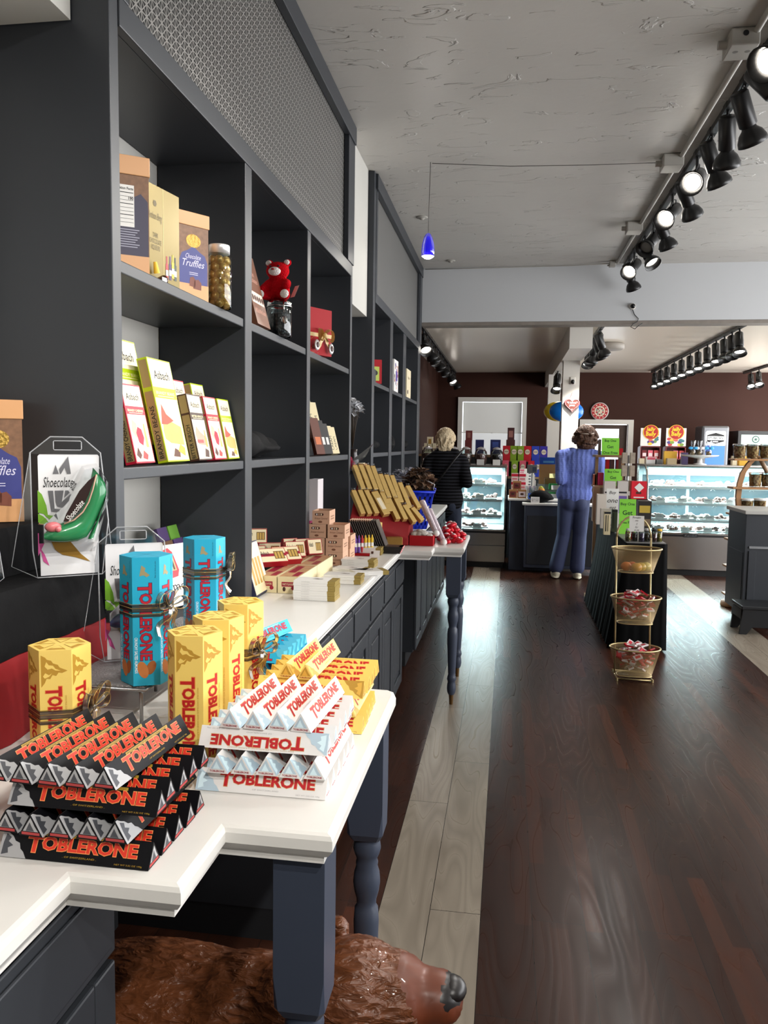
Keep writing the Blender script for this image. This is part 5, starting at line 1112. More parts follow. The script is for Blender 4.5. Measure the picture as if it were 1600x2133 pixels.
# ------------------------------------------------------------------ gold box display on the second bump-out
def gz(x, y): return .95+.6*(-.6-x)+.9*(y-4.4)
def gy(x, z): return 4.4+(z-.95-.6*(-.6-x))/.9
b = MB(); cs = [(-.868, 1.075), (-.545, .965), (-.545, 1.17), (-.868, 1.305)]
tp = [(x, gy(x, z), z-.004) for x, z in cs]; bt = [(p[0], p[1], CZ) for p in tp]
b.add(tp+bt, [(0, 1, 2, 3), (0, 4, 5, 1), (1, 5, 6, 2), (2, 6, 7, 3), (3, 7, 4, 0), (4, 7, 6, 5)], red_velvet)
b.build('display_stand', bevel=.006, label='sloping display stand covered in red velvet under the gold boxes', cat='display stand')
GB = [(-.900, 4.635, -.836, 4.546, 'topmost row, leftmost'), (-.869, 4.658, -.803, 4.570, 'topmost row, second from the left'), (-.834, 4.679, -.769, 4.589, 'topmost row, third from the left'), (-.803, 4.694, -.728, 4.587, 'topmost row, fourth from the left'),
      (-.752, 4.676, -.690, 4.590, 'upper row, fifth from the left, a step lower'), (-.719, 4.693, -.656, 4.607, 'upper row, sixth from the left'), (-.688, 4.710, -.620, 4.608, 'upper row, seventh from the left'), (-.637, 4.698, -.568, 4.606, 'upper row, eighth from the left, two steps lower'), (-.590, 4.709, -.520, 4.640, 'upper row, rightmost beside the clear packs'),
      (-.878, 4.493, -.813, 4.416, 'lower row, leftmost'), (-.845, 4.516, -.778, 4.438, 'lower row, second from the left'), (-.812, 4.537, -.742, 4.464, 'lower row, third from the left'), (-.766, 4.558, -.690, 4.492, 'lower row, big one with a clear window'),
      (-.726, 4.580, -.672, 4.520, 'middle row, left'), (-.684, 4.570, -.625, 4.505, 'middle row, second from the left'), (-.645, 4.596, -.585, 4.530, 'middle row, third from the left'), (-.592, 4.590, -.535, 4.545, 'bottom row, second from the right'), (-.545, 4.605, -.495, 4.580, 'bottom row, rightmost')]
gn = V((.6, -.9, 1)).normalized()
foil2 = M('gold_foil_dark', (150, 112, 54), rough=.35, metal=.6)
for i, (x0, y0, x1, y1, lb) in enumerate(GB):
    p, q = V((x0, y0, gz(x0, y0))), V((x1, y1, gz(x1, y1))); ax = (q-p); Ln = ax.length; ax.normalize(); sd = gn.cross(ax)
    wd = .0295 if 'big' not in lb else .044; p = p-ax*.012; q = q+ax*.012; Ln += .024
    b = MB(); b.T = Matrix((( ax.x, sd.x, gn.x, p.x), (ax.y, sd.y, gn.y, p.y), (ax.z, sd.z, gn.z, p.z), (0, 0, 0, 1)))
    b.box(0, Ln, -wd/2, wd/2, 0.001, .030, gold_foil).box(-.001, .004, -wd/2-.0004, wd/2+.0004, 0.001, .031, foil2).box(Ln*.62, Ln*.63, -wd/2-.0004, wd/2+.0004, .001, .0304, foil2)
    if 'big' in lb: b.quad((Ln*.3, -wd*.3, .030), X, Y, Ln*.5, wd*.6, M('window_shine', (232, 218, 190), rough=.1), .0006)
    for s in (-1, 1): b.add([(0, s*wd*.3, .03), (-.012, s*wd*.5, .034), (-.008, 0, .036)], [(0, 1, 2)], plastic)
    me = b.build('gold_box', bevel=.0012, seg=1)
    tag(me, f'long gold foil box, {lb} on the slope', 'gold box', 'long gold boxes on the sloping display')
tag(MB().box(-.03, .03, -.02, .02, 0, .14, gold_foil).build('gold_box', loc=(-.715, 4.345, CZ), rot=(0, 0, R(30)), bevel=.002), 'gold box standing upright at the foot of the display', 'gold box')
tag(MB().box(-.045, .045, -.03, .03, 0, .055, foil2).build('gold_box', loc=(-.62, 4.385, CZ), rot=(0, 0, R(20)), bevel=.002), 'gold box lying flat under the sloping display by the red tray', 'gold box')
clear_pack = M('silver_lilac_wrap', (206, 190, 200), rough=.15, metal=.4, bump=.6, bscale=60)
for i, (x0, z0) in enumerate(((-.50, 1.15), (-.455, 1.10))):
    b = MB(); b.tube((x0, 4.73, z0), (x0+.10, 4.56, z0-.155), .022, .016, clear_pack, 10); b.ell((x0+.105, 4.55, z0-.165), (.02, .018, .018), white_card, 10, 7)
    tag(b.build('sweet_pack', bevel=0), ['shiny lilac sweet pack leaning right of the gold boxes', 'shiny lilac sweet pack, lower one beside the foil hearts'][i], 'sweet pack')
gdb = 'dark chocolate bars leaning in a row'
for i in range(13):
    p1 = V((-.835+.0118*i, 4.20, 1.095-.002*i)); b = MB(); ax = V((-.40, 0, 1)).normalized()
    b.ext([(0, 0), (.10, 0), (.10, .178), (0, .178)], (0, 0, 0), Y, ax, .006, slab_black); b.ext([(.0, .168), (.1, .168), (.1, .178), (0, .178)], (-.0004, 0, 0), Y, ax, .0068, kraft) if i < 10 else None
    b.quad((.0028, 0, .004), (X*.92).normalized(), ax, .0012, .17, M('silver_edge', (150, 146, 140)), .0004)
    tag(b.build('chocolate_bar', loc=(-.762+.0118*i, 4.13, CZ+.003)), f'thin dark chocolate bar, {nth(i, 13, "left", "right")} in the leaning row before the red stand', 'chocolate bar', gdb)
for i in range(6):
    c = [(96, 50, 150), (96, 50, 150), (190, 40, 50), (226, 190, 40), (226, 190, 40), (226, 190, 40)][i]; m = M('tube_%d' % i, c, rough=.35)
    b = MB().tube((0, 0, 0), (0, 0, .075), .007, .007, m, 10).tube((0, 0, .075), (0, 0, .09), .004, .003, m, 8).tube((0, 0, .03), (0, 0, .05), .0073, .0073, white_card, 10)
    tag(b.build('liqueur_bottle', loc=(-.765+.0155*i, 4.0+.012*i, CZ+.012)), f'tiny {["purple", "purple", "red", "yellow", "yellow", "yellow"][i]} foil bottle, {nth(i, 6, "left", "right")} in the red tray', 'sweet bottle', 'tiny foil bottles in the red tray')
tag(MB().box(-.785, -.655, 3.98, 4.09, CZ, CZ+.010, red_card).build('tray'), 'flat red tray holding tiny foil bottles', 'tray')
tag(MB().ext([(0, 0), (.05, 0), (.05, .035), (0, .035)], (0, 0, .003), X, V((0, .5, .86)).normalized(), -.002, white_card).quad((.006, .006, .016), X, V((0, .5, .86)).normalized(), .012, .014, choc, .001).build('price_card', loc=(-.68, 3.945, CZ)), 'small white picture card leaning on the red tray', 'price card')
for i in range(4): tag(MB().box(0, .12, 0, .09, 0, .0085, slab_black).box(.1, .1205, .001, .089, .001, .0085, M('rose_edge', (206, 130, 130))).build('chocolate_box', loc=(-.665+.004*i, 4.10+.003*i, CZ+.009*i)), f'flat black chocolate box, {nth(i, 4, "bottom", "top")} in the short stack at the bump-out', 'chocolate box', 'flat black boxes')
t = thing('red_tray', 'open bright red box full of clear wrapped sweets at the bump-out edge', 'box', (-.540, 4.462, CZ))
MB().box(0, .135, 0, .003, 0, .058, red_card).box(0, .135, .137, .14, 0, .058, red_card).box(0, .003, .003, .137, 0, .058, red_card).box(.132, .135, .003, .137, 0, .058, red_card).box(.003, .132, .003, .137, 0, .004, red_card).build('box', t)
bag = M('clear_wrapper', (214, 204, 194), rough=.12, spec=.8, alpha=.75, bump=.8, bscale=70); rnd = random.Random(2)
for i in range(7): o = MB().ell((0, 0, 0), (.028, .03, .017), bag, 12, 8).build('wrapped_sweet', t, loc=(.03+.025*(i % 4), .035+.06*(i//4), .055+.006*(i % 3)), rot=(rnd.uniform(-.4, .4), rnd.uniform(-.4, .4), rnd.uniform(0, 3)))
foil = M('red_foil', (196, 22, 40), rough=.22, metal=.45, bump=.5, bscale=55); foil_w = M('silver_foil', (220, 190, 190), rough=.2, metal=.6)  # pale patch puts the foil's highlight into the colour
rnd = random.Random(11); k = 0
fm = MB().ell((0, 0, 0), (.028, .024, .015), foil, 12, 8).ell((.008, 0, .0075), (.0155, .014, .0095), foil_w, 10, 6).mesh('foil_sweet')
for l in range(4):
    for q in range([20, 14, 8, 3][l]):
        rr = [1, .78, .5, .25][l]; a = q*2.4; rad = math.sqrt((q+.5)/[20, 14, 8, 3][l])*rr
        x, y = -.325+.085*rad*math.cos(a), 4.80+.26*rad*math.sin(a)
        o = bpy.data.objects.new('foil_sweet', fm); COL.objects.link(o); o.location = (x, y, CZ+.0155+l*.026); o.rotation_euler = (rnd.uniform(-.35, .35)*(l > 0), rnd.uniform(-.35, .35)*(l > 0), rnd.uniform(0, 6)); tag(o, 'red foil wrapped sweet in the pile on the second bump-out table', 'foil sweet', 'red foil sweets piled on the bump-out')
# blue shopping basket with flowers
t = thing('shopping_basket', 'bright blue plastic shopping basket with slotted sides on the white worktop', 'basket', (-.655, 5.50, CZ), R(4))
bp_ = M('blue_plastic', (16, 48, 196), rough=.3)
b = MB(); 
def wall(p0, p1, q0, q1, n, rows):     # slotted wall between bottom edge p and top edge q
    p0, p1, q0, q1 = map(V, (p0, p1, q0, q1)); th = .003
    def pt(s, t_): return (p0*(1-s)+p1*s)*(1-t_)+(q0*(1-s)+q1*s)*t_
    def bar_(a, c, d, e): nn = (c-a).cross(e-a).normalized()*th; b.add([a, c, d, e, a+nn, c+nn, d+nn, e+nn], [(0, 3, 2, 1), (4, 5, 6, 7), (0, 1, 5, 4), (1, 2, 6, 5), (2, 3, 7, 6), (3, 0, 4, 7)], bp_)
    for t0, t1 in ((0, .1), (.36, .42), (.64, .70), (.88, 1)): bar_(pt(0, t0), pt(1, t0), pt(1, t1), pt(0, t1))
    for i in range(n+1):
        s0, s1 = max(0, (i-.28)/n), min(1, (i+.28)/n); bar_(pt(s0, 0), pt(s1, 0), pt(s1, 1), pt(s0, 1))
B4 = [(-.11, -.15, .0), (.11, -.15, .0), (.11, .15, .0), (-.11, .15, .0)]; T4 = [(-.155, -.19, .255), (.155, -.19, .255), (.155, .19, .255), (-.155, .19, .255)]
for i in range(4): wall(B4[i], B4[(i+1) % 4], T4[i], T4[(i+1) % 4], 9, 3)
b.box(-.11, .11, -.15, .15, 0, .004, bp_); b.path([(p[0]*1.04, p[1]*1.04, .255) for p in T4], .009, bp_, 8, True); b.build('basket', t)
MB().path([(-.15, -.05, .258), (-.17, -.06, .30), (-.10, -.06, .33), (.10, -.06, .33), (.16, -.06, .30), (.15, -.05, .258)], .004, M('white_wire', (190, 192, 196), rough=.3), 6).build('handle', t)
def bouquet(x, y, z, cols, n, spread, h, label, seed, size=.035):
    t = thing('bouquet', label, 'flowers', (x, y, z)); rnd = random.Random(seed); st = MB(); pe = MB(); sm = M('stem_brown', (66, 52, 36)); ms = [M('petal_%d_%d' % (seed, i), c, rough=.7) for i, c in enumerate(cols)]
    for i in range(n):
        a = rnd.uniform(0, 2*PI); r = spread*math.sqrt(rnd.random()); tip = V((r*math.cos(a), r*math.sin(a), h-spread*.9+rnd.uniform(-1, 1)*math.sqrt(max(0, spread**2-r*r))))
        st.path([(0, 0, 0), tip*.5+V((0, 0, .03)), tip], .0018, sm, 4); m = ms[i % len(ms)]
        for k in range(5):
            aa = k*1.256+i; d = V((math.cos(aa), math.sin(aa), rnd.uniform(-.6, .9))).normalized(); e = d.cross(V((.3, .2, 1))).normalized(); c = tip
            pe.add([c, c+d*size*.5+e*size*.38+Z*.006, c+d*size+Z*-.004, c+d*size*.5-e*size*.38+Z*.006], [(0, 1, 2, 3)], m)
    st.build('stems', t); pe.build('petals', t); return t
bouquet(-.60, 5.46, CZ+.05, [(106, 80, 60), (132, 102, 78), (76, 54, 40)], 80, .10, .34, 'bunch of dried brown leaves in the blue basket', 21, .05)
bouquet(-.71, 5.56, CZ+.03, [(214, 214, 220), (186, 186, 196)], 40, .07, .37, 'bunch of silvery white flowers in the blue basket', 22, .04)
# nook between the shelving units
tag(MB().box(-1.234, -.84, 4.62, 5.29, 1.315, 1.335, charcoal).build('wall_shelf'), 'small charcoal shelf in the gap between the two shelving units', 'shelf')
bouquet(-.955, 4.86, 1.46, [(226, 226, 228), (206, 208, 212)], 26, .05, .30, 'white blossoms at the end of the first shelving unit', 23, .045)
t = thing('vase', 'dark vase holding the white blossoms at the end of the first shelving unit', 'vase', (-.955, 4.86, 1.3365)); MB().lathe([(.001, 0), (.035, 0), (.042, .05), (.028, .10), (.032, .125), (.03, .125)], (0, 0, 0), M('dark_glaze', (40, 28, 26), rough=.3), 18).build('body', t)
tag(MB().box(-.04, .04, -.05, .05, 0, .03, wood_light).box(-.03, .03, -.04, .04, .03, .035, cream).build('wooden_box', loc=(-.945, 5.06, 1.3365), bevel=.002), 'small pale wooden box beside the dark vase', 'box')
t = thing('wrapped_gift', 'cellophane wrapped gift with a pink bow at the front of the small wall shelf', 'gift', (-.90, 4.74, 1.396))
MB().add([(-.06, 0, -.02), (.10, -.02, .10), (.04, .05, .02), (-.05, .06, -.01), (.0, -.05, -.03)], [(0, 4, 1), (0, 1, 3), (4, 2, 1), (1, 2, 3)], smoke_plastic).build('cellophane', t); MB().ell((-.03, -.01, -.03), (.02, .015, .028), M('pink_bow', (206, 40, 84), rough=.4), 10, 7).ell((-.045, 0, .0), (.015, .012, .022), M('pink_bow'), 10, 7).build('bow', t)

# ------------------------------------------------------------------ carved bear under the first table
fw = fur_wood_material(); muz = M('muzzle_wood', (98, 48, 28), rough=.42, noise=.4, nscale=9, stretch=(1, 6, 1), coat=.1); noseb = M('burnt_nose', (26, 22, 22), rough=.35)
t = thing('carved_bear', 'carved brown wooden bear with a pale muzzle standing under the first bump-out table', 'bear carving', (-.5, 1.47, 0))
bear = remesh_blob([('e', (-.18, .0, .33), (.36, .165, .175)), ('e', (.02, -.02, .36), (.20, .16, .155)), ('e', (.155, -.04, .43), (.15, .13, .12)), ('e', (.255, -.05, .49), (.122, .122, .122)), ('c', (.27, -.05, .50), (.33, -.05, .50), .108, .094), ('c', (.345, -.05, .505), (.425, -.05, .51), .068, .058), ('e', (.38, -.05, .45), (.06, .05, .04)),
    ('e', (.19, .075, .56), (.03, .022, .03)), ('e', (.18, -.165, .55), (.026, .022, .028)), ('c', (.10, .09, .32), (.12, .09, .05), .08, .062), ('c', (.10, -.10, .32), (.13, -.10, .05), .08, .062), ('c', (-.38, .09, .30), (-.36, .09, .05), .10, .065), ('c', (-.38, -.09, .30), (-.36, -.09, .05), .10, .065),
    ('e', (.15, .09, .035), (.085, .06, .034)), ('e', (.16, -.10, .035), (.085, .06, .034)), ('e', (-.32, .09, .035), (.085, .06, .034)), ('e', (-.32, -.09, .035), (.085, .06, .034))], .011, 'body', 3, [fw, muz, noseb], t, .0015)
for p in bear.data.polygons:
    c = p.center
    if c.x > .365+.03*math.sin((c.z-.4)*20) and abs(c.y+.05) < .10: p.material_index = 1
    if c.x > .44 and c.z > .52: p.material_index = 2
mnz = min(v.co.z for v in bear.data.vertices)
for v in bear.data.vertices: v.co.z -= mnz
t.scale = (.93, .93, .86)
MB().ell((.452, -.05, .548), (.034, .036, .026), noseb, 14, 9).build('nose', t)


# pixel + distance down the shop -> point (used to survey the far furniture)
def at(px, py, yy):
    F, yaw, pitch, roll = 1650.0, .1532, -.0865, .0142
    f = V((-math.sin(yaw)*math.cos(pitch), math.cos(yaw)*math.cos(pitch), math.sin(pitch))); r = V((math.cos(yaw), math.sin(yaw), 0)); u = r.cross(f)
    d = (math.cos(roll)*r+math.sin(roll)*u)*((px-800)/F)-(-math.sin(roll)*r+math.cos(roll)*u)*((py-1066.5)/F)+f
    return V((0, 0, 1.5))+d*(yy/d.y)

# ------------------------------------------------------------------ refrigerated display cases
case_in = M('case_liner', (196, 216, 218), rough=.4); case_dark = M('case_back_window', (66, 84, 90), rough=.2); tray_m = M('tray_white', (226, 232, 232), rough=.5)
shelf_m = M('case_shelf', (190, 206, 208), rough=.3)
dkc = [M('sweet_a', (84, 58, 50), rough=.45), M('sweet_b', (222, 214, 206), rough=.6), M('sweet_c', (136, 108, 92), rough=.5), M('sweet_d', (206, 170, 160), rough=.5)]
def display_case(x0, x1, y0, top, zb, levels, label, curved, seed):
    t = thing('display_case', label, 'display case', (0, 0, 0)); d = .80; y1 = y0+d; rnd = random.Random(seed)
    MB().box(x0+.02, x1-.02, y0+.04, y1, 0, .07, black_metal).build('kick_board', t)
    b = MB().box(x0, x1, y0, y1, .07, zb-.02, steel, bev=.004).box(x0, x1, y0-.006, y0+.02, zb-.045, zb-.02, black_metal).box(x0, x1, y0-.004, y0+.04, zb-.02, zb, steel)
    if not curved: b.box(x0, x1, y0-.006, y0, .27, .278, M('panel_seam', (70, 70, 72)))
    b.build('base', t)
    b = MB().box(x0+.01, x1-.01, y1-.03, y1, zb, top, case_in).box(x0+.02, x1-.02, y0+.03, y1-.03, zb-.02, zb+.004, case_in)
    nW = max(2, int((x1-x0)/.5))
    for i in range(nW):
        a = x0+.05+(x1-x0-.1)*i/nW; b.box(a+.02, a+(x1-x0-.1)/nW-.02, y1-.036, y1-.03, zb+.06, top-.14, case_dark)
    b.build('interior', t)
    b = MB().box(x0, x1, y0+(.25 if curved else .06), y1, top-.025, top, steel)
    for xx in (x0, x1-.022): b.box(xx, xx+.022, y1-.04, y1, zb, top-.025, steel).box(xx, xx+.022, y0+(.0 if not curved else .0), y0+.02, zb, zb+.02, steel)
    pr = [(y0+.004, zb), (y0+.010, zb+(top-zb)*.45), (y0+.04, zb+(top-zb)*.72), (y0+.12, zb+(top-zb)*.91), (y0+.25, top-.012)] if curved else [(y0+.004, zb), (y0+.03, zb+(top-zb)*.6), (y0+.06, top-.02)]
    for xx in (x0+.011, x1-.011): b.path([(xx, p[0], p[1]) for p in pr], .011, steel, 8)
    b.build('frame', t)
    b = MB(); n = len(pr)
    b.add([(x, p[0], p[1]) for p in pr for x in (x0+.01, x1-.01)], [(2*i, 2*i+1, 2*i+3, 2*i+2) for i in range(n-1)], glass, True)
    for xx in (x0+.006, x1-.006): b.add([(xx, p[0], p[1]) for p in pr]+[(xx, y1-.03, top-.02), (xx, y1-.03, zb)], [tuple(range(n+2))], glass)
    b.build('pane', t)
    MB().tube((x0+.06, y0+(.30 if curved else .13), top-.055), (x1-.06, y0+(.30 if curved else .13), top-.055), .018, .018, tube_on, 12).build('light_tube', t)
    for k, z in enumerate(levels):
        dy = (.06, .16, .28)[k] if curved else (.08, .12, .18)[k]
        b = MB().box(x0+.05, x1-.05, y0+dy, y1-.06, z-.012, z, shelf_m).box(x0+.05, x1-.05, y0+dy-.006, y0+dy, z-.028, z+.002, tray_m)
        nb = int((x1-x0)/.22)
        for i in range(nb):
            xx = x0+.14+i*.22; b.path([(xx-.025, y0+dy-.008, z-.045), (xx, y0+dy-.008, z-.022), (xx+.025, y0+dy-.008, z-.045)], .003, tray_m, 4)
        b.build('shelf', t)
    area((.5*(x0+x1), y0+.36, top-.045), (0, 0, 0), x1-x0-.14, .10, 66*(x1-x0), (.84, .97, 1.0), 'case_tube')
    for k, z in enumerate(levels):
        area((.5*(x0+x1), y0+.32, z-.016), (0, 0, 0), x1-x0-.14, .06, 34*(x1-x0), (.84, .97, 1.0), 'shelf_tube')  # plain area light under each shelf, added to brighten the case; no tube built
    # sweets on every level
    for k, z in enumerate([zb+.004]+list(levels)):
        dy = .08 if k == 0 else ((.06, .16, .28)[k-1] if curved else (.08, .12, .18)[k-1])
        b = MB(); xx = x0+.09
        while xx < x1-.2:
            w = rnd.uniform(.12, .19); m = dkc[rnd.choice((0, 0, 1, 1, 2, 3) if k else (0, 0, 3, 2))]
            b.box(xx, xx+w, y0+dy+.04, y0+dy+.30, z+.0005, z+.012, tray_m)
            for i in range(14):
                r = rnd.uniform(.016, .026); b.ell((xx+rnd.uniform(.02, w-.02), y0+dy+rnd.uniform(.06, .27), z+.012+r*rnd.choice((.6, .6, 1.5))), (r*1.2, r, r*.85), m, 7, 5)
            xx += w+.015
        tag(b.build('sweets_on_trays'), f'white trays of handmade chocolates on the {["floor", "lowest shelf", "middle shelf", "top shelf"][k]} of the {"long" if curved else "left"} display case', 'chocolates', kind='stuff')
        nt_ = int((x1-x0)/.27)
        for i in range(nt_):
            c = MB().ext([(0, 0), (.10, 0), (.10, .055), (0, .055)], (0, 0, 0), X, V((0, .3, .95)).normalized(), -.002, white_card); c.quad((.012, 0, .03), X, V((0, .3, .95)).normalized(), .06, .006, M('pen_grey'), .0006)
            tag(c.build('price_card', loc=(x0+.13+i*.27+rnd.uniform(-.02, .02), y0+dy+.012, z+.001)), f'white price card, {nth(i, nt_, "left", "right")} on the {["floor", "lowest shelf", "middle shelf", "top shelf"][k]} of the {"long" if curved else "left"} display case', 'price card', 'price cards in the display cases')
    return t
cl = display_case(-1.06, .0, 9.70, 1.25, .47, (.64, .83, 1.015), 'left chilled display case with steel base behind the blonde customer', False, 4)
cr = display_case(1.63, 3.45, 9.65, 1.293, .505, (.655, .845, 1.035), 'long chilled display case with curved glass on the right', True, 6)
b = MB().box(2.06, 2.22, 9.636, 9.646, .455, .495, black_metal); b.text('Kendall', chrome, (2.072, 9.636, .463), X, Z, .136, .026, .001, .01, .2); b.build('name_plate', cr)
# jars on the left case
beans = [chunk_material('beans_a', (150, 110, 98), (84, 60, 54), 55), chunk_material('beans_b', (196, 180, 150), (120, 96, 80), 55), chunk_material('beans_c', (124, 72, 66), (168, 116, 108), 60), chunk_material('beans_d', (74, 58, 56), (34, 28, 30), 55)]
for i, (x, bm_) in enumerate(((-1.0, 0), (-.90, 1), (-.66, 2), (-.508, 0), (-.325, 2), (-.13, 3))):
    if i == 0: x = -.985
    if i == 1: x = -.83
    t = thing('sweet_jar', f'round glass jar of {["brown", "pale", "reddish", "dark", "russet", "black"][i]} sweets, {nth(i, 6, "left", "right")} on the left display case', 'jar', (x, 9.90, 1.2515), 0, 'round jars on the left display case')
    MB().lathe([(.05, 0), (.064, .01), (.076, .06), (.078, .12), (.070, .165), (.05, .19)], (0, 0, 0), glass, 20, caps=False).build('glass', t)
    MB().lathe([(.001, .006), (.056, .008), (.070, .06), (.071, .12), (.05, .135), (.001, .14)], (0, 0, 0), beans[bm_], 18).build('sweets', t)
    MB().lathe([(.001, .222), (.03, .215), (.054, .20), (.056, .19), (.001, .188)], (0, 0, 0), M('jar_lid_grey', (176, 172, 172), rough=.15, spec=.8), 18).build('lid', t)
    MB().ext([(-.045, 0), (.045, 0), (.045, .07), (-.045, .07)], (0, -.092, 0), X, V((0, .2, .98)).normalized(), -.002, white_card).build('card', t)
# back bar with boxes
tag(MB().box(-1.2, .50, 11.0, 11.45, 0, 1.33, deep).box(-1.22, .52, 10.98, 11.47, 1.33, 1.36, wood_dark).build('back_bar'), 'dark back bar behind the left display case', 'back bar')
def pbox(px0, py0, px1, py1, yy, dep, m, label, cat='gift box', name='gift_box', group=None, art=None, z0=None, text=None):
    a = at(px0, py1, yy); c = at(px1, py0, yy); w = c.x-a.x; z_ = a.z if z0 is None else z0; h = c.z-z_
    b = MB().box(0, w, 0, dep, 0, h, m)
    for i, (x0, y0, x1, y1, mm) in enumerate(art or []): b.quad((w*x0, 0, h*y0), X, Z, w*(x1-x0), h*(y1-y0), mm, .001+.0005*i)
    if text: b.text(text[0], text[1], (w*text[2], 0, h*text[3]), X, Z, w*(text[4]-text[2]), h*(text[5]-text[3]), .003, .01, 0, False)
    return tag(b.build(name, loc=(a.x, yy, z_)), label, cat, group)
rb_ = M('redbrown_box', (110, 44, 44), rough=.4, noise=.3, nscale=30); nb_ = M('navy_box', (34, 40, 92), rough=.4, noise=.3, nscale=30); db_ = M('dark_choc_box', (74, 34, 34), rough=.4, noise=.3, nscale=30)
pbox(968, 917, 983, 948, 11.1, .1, rb_, 'lower red-brown box under the tall one behind the jars', z0=1.3605)
pbox(970, 897, 984, 917, 11.1, .08, rb_, 'red-brown tin stacked on the box behind the jars, before the window', art=[(.25, .25, .75, .8, M('tin_print', (150, 100, 90)))], z0=at(968, 917, 11.1).z+.001)
pbox(990, 916, 1008, 948, 11.1, .1, nb_, 'navy gift box on the back bar, left of the two', z0=1.3605); pbox(1021, 916, 1043, 948, 11.1, .1, nb_, 'navy gift box on the back bar, right of the two', z0=1.3605, art=[(.2, .5, .8, .85, M('navy_print', (60, 80, 150)))])
pbox(1054, 916, 1073, 946, 11.15, .1, db_, 'dark red box under the tall tin at the right of the back bar', z0=1.3605); pbox(1057, 891, 1072, 916, 11.15, .08, db_, 'tall dark tin stacked on the box at the right of the back bar', art=[(.2, .2, .8, .75, M('tin_print'))], z0=at(1054, 916, 11.15).z+.001)
b = MB().box(-.10, .10, 0, .06, 0, .1, cream).box(-.08, -.03, 0, .06, .1, .15, cream).box(.03, .08, 0, .06, .1, .15, cream).box(-.04, .04, 0, .06, .1, .24, cream)
for i in range(6): b.quad((-.075+.028*i, 0, .03), X, Z, .016, .05, choc, .001)
b.quad((-.02, 0, .14), X, Z, .04, .07, gold_ink, .001)
tag(b.build('gift_box', loc=(-1.08, 11.12, 1.3605)), 'castle-shaped stack of cream boxes on the far left of the back bar', 'gift box')
# pouches on a stand right of the left case
tag(MB().box(.02, .60, 10.62, 10.92, 0, 1.06, deep).box(.01, .61, 10.60, 10.94, 1.06, 1.085, wood_dark).box(.02, .60, 10.80, 10.92, 1.085, 1.28, deep).build('stepped_stand'), 'dark stepped stand behind the register holding sweet pouches', 'display stand')
pc = {'red': (190, 28, 44), 'pink': (214, 92, 110), 'green': (128, 160, 40), 'blue': (44, 64, 170), 'purple': (56, 44, 150)}
def pouch(px, row, col, label):
    yy = 10.84 if row else 10.70; z0 = 1.281 if row else 1.0865; p = at(px, 940, yy); w, h = (.098 if row else .084), .21
    b = MB(); m = M('pouch_'+col, pc[col], rough=.3, bump=.3, bscale=30)
    b.add([(-w/2, 0, 0), (w/2, 0, 0), (w/2, .05, 0), (-w/2, .05, 0), (-w/2, .0, h*.5), (w/2, .0, h*.5), (w/2, .05, h*.5), (-w/2, .05, h*.5), (-w/2, .022, h), (w/2, .022, h), (w/2, .027, h), (-w/2, .027, h)], [(0, 3, 2, 1), (0, 1, 5, 4), (1, 2, 6, 5), (2, 3, 7, 6), (3, 0, 4, 7), (4, 5, 9, 8), (5, 6, 10, 9), (6, 7, 11, 10), (7, 4, 8, 11), (8, 9, 10, 11)], m)
    b.disc((0, -.001, h*.62), X, Z, w*.34, M('pouch_label', (214, 200, 176)), .003, 12, h*.17); b.quad((-w*.25, -.001, h*.61), X, Z, w*.5, h*.03, ink, .005)
    tag(b.build('sweet_pouch', loc=(p.x, yy, z0)), label, 'sweet pouch', 'stand-up pouches behind the register')
for i, (px, c) in enumerate(((1055, 'red'), (1071, 'green'), (1084, 'green'), (1099, 'red'), (1116, 'blue'), (1133, 'purple'))): pouch(px, 1, c, f'{c} stand-up sweet pouch, {nth(i, 6, "left", "right")} in the upper row behind the register')
for i, (px, c) in enumerate(((1054, 'pink'), (1073, 'green'), (1090, 'pink'), (1108, 'red'), (1121, 'blue'), (1135, 'purple'))): pouch(px, 0, c, f'{c} stand-up sweet pouch, {nth(i, 6, "left", "right")} in the lower row behind the register')

# ------------------------------------------------------------------ register counter and its goods
t = thing('register_counter', 'dark blue-grey register counter with a white top between the display cases', 'counter', (0, 0, 0))
MB().box(.045, .61, 9.60, 10.2, .0, .84, navy).box(.22, 1.3, 9.43, 9.60, .06, .80, navy).box(.25, 1.28, 9.422, 9.43, .10, .68, charcoal).build('body', t, bevel=.004)
MB().box(.02, .615, 9.57, 10.22, .84, .866, counter_white).box(.19, 1.32, 9.40, 9.64, .80, .826, counter_white).build('worktop', t, bevel=.004)
RZ = .867
cw = M('candy_wrap_white', (224, 206, 206), rough=.4); crd = M('candy_wrap_red', (186, 30, 56), rough=.4)
for r in range(3):
    for q in range(2):
        b = MB().box(0, .08, 0, .05, 0, .098, cw); b.quad((.0, 0, .06), X, Z, .08, .03, crd, .001); b.quad((.01, 0, .02), X, Z, .06, .02, M('rose_print', (206, 120, 130)), .001)
        tag(b.build('sweet_box', loc=(.055+.092*q, 9.70, RZ+.099*r)), f'white and red sweet packet, {["bottom", "middle", "top"][r]} {["left", "right"][q]} in the stack by the left display case', 'sweet box', 'white and red packets on the register counter')
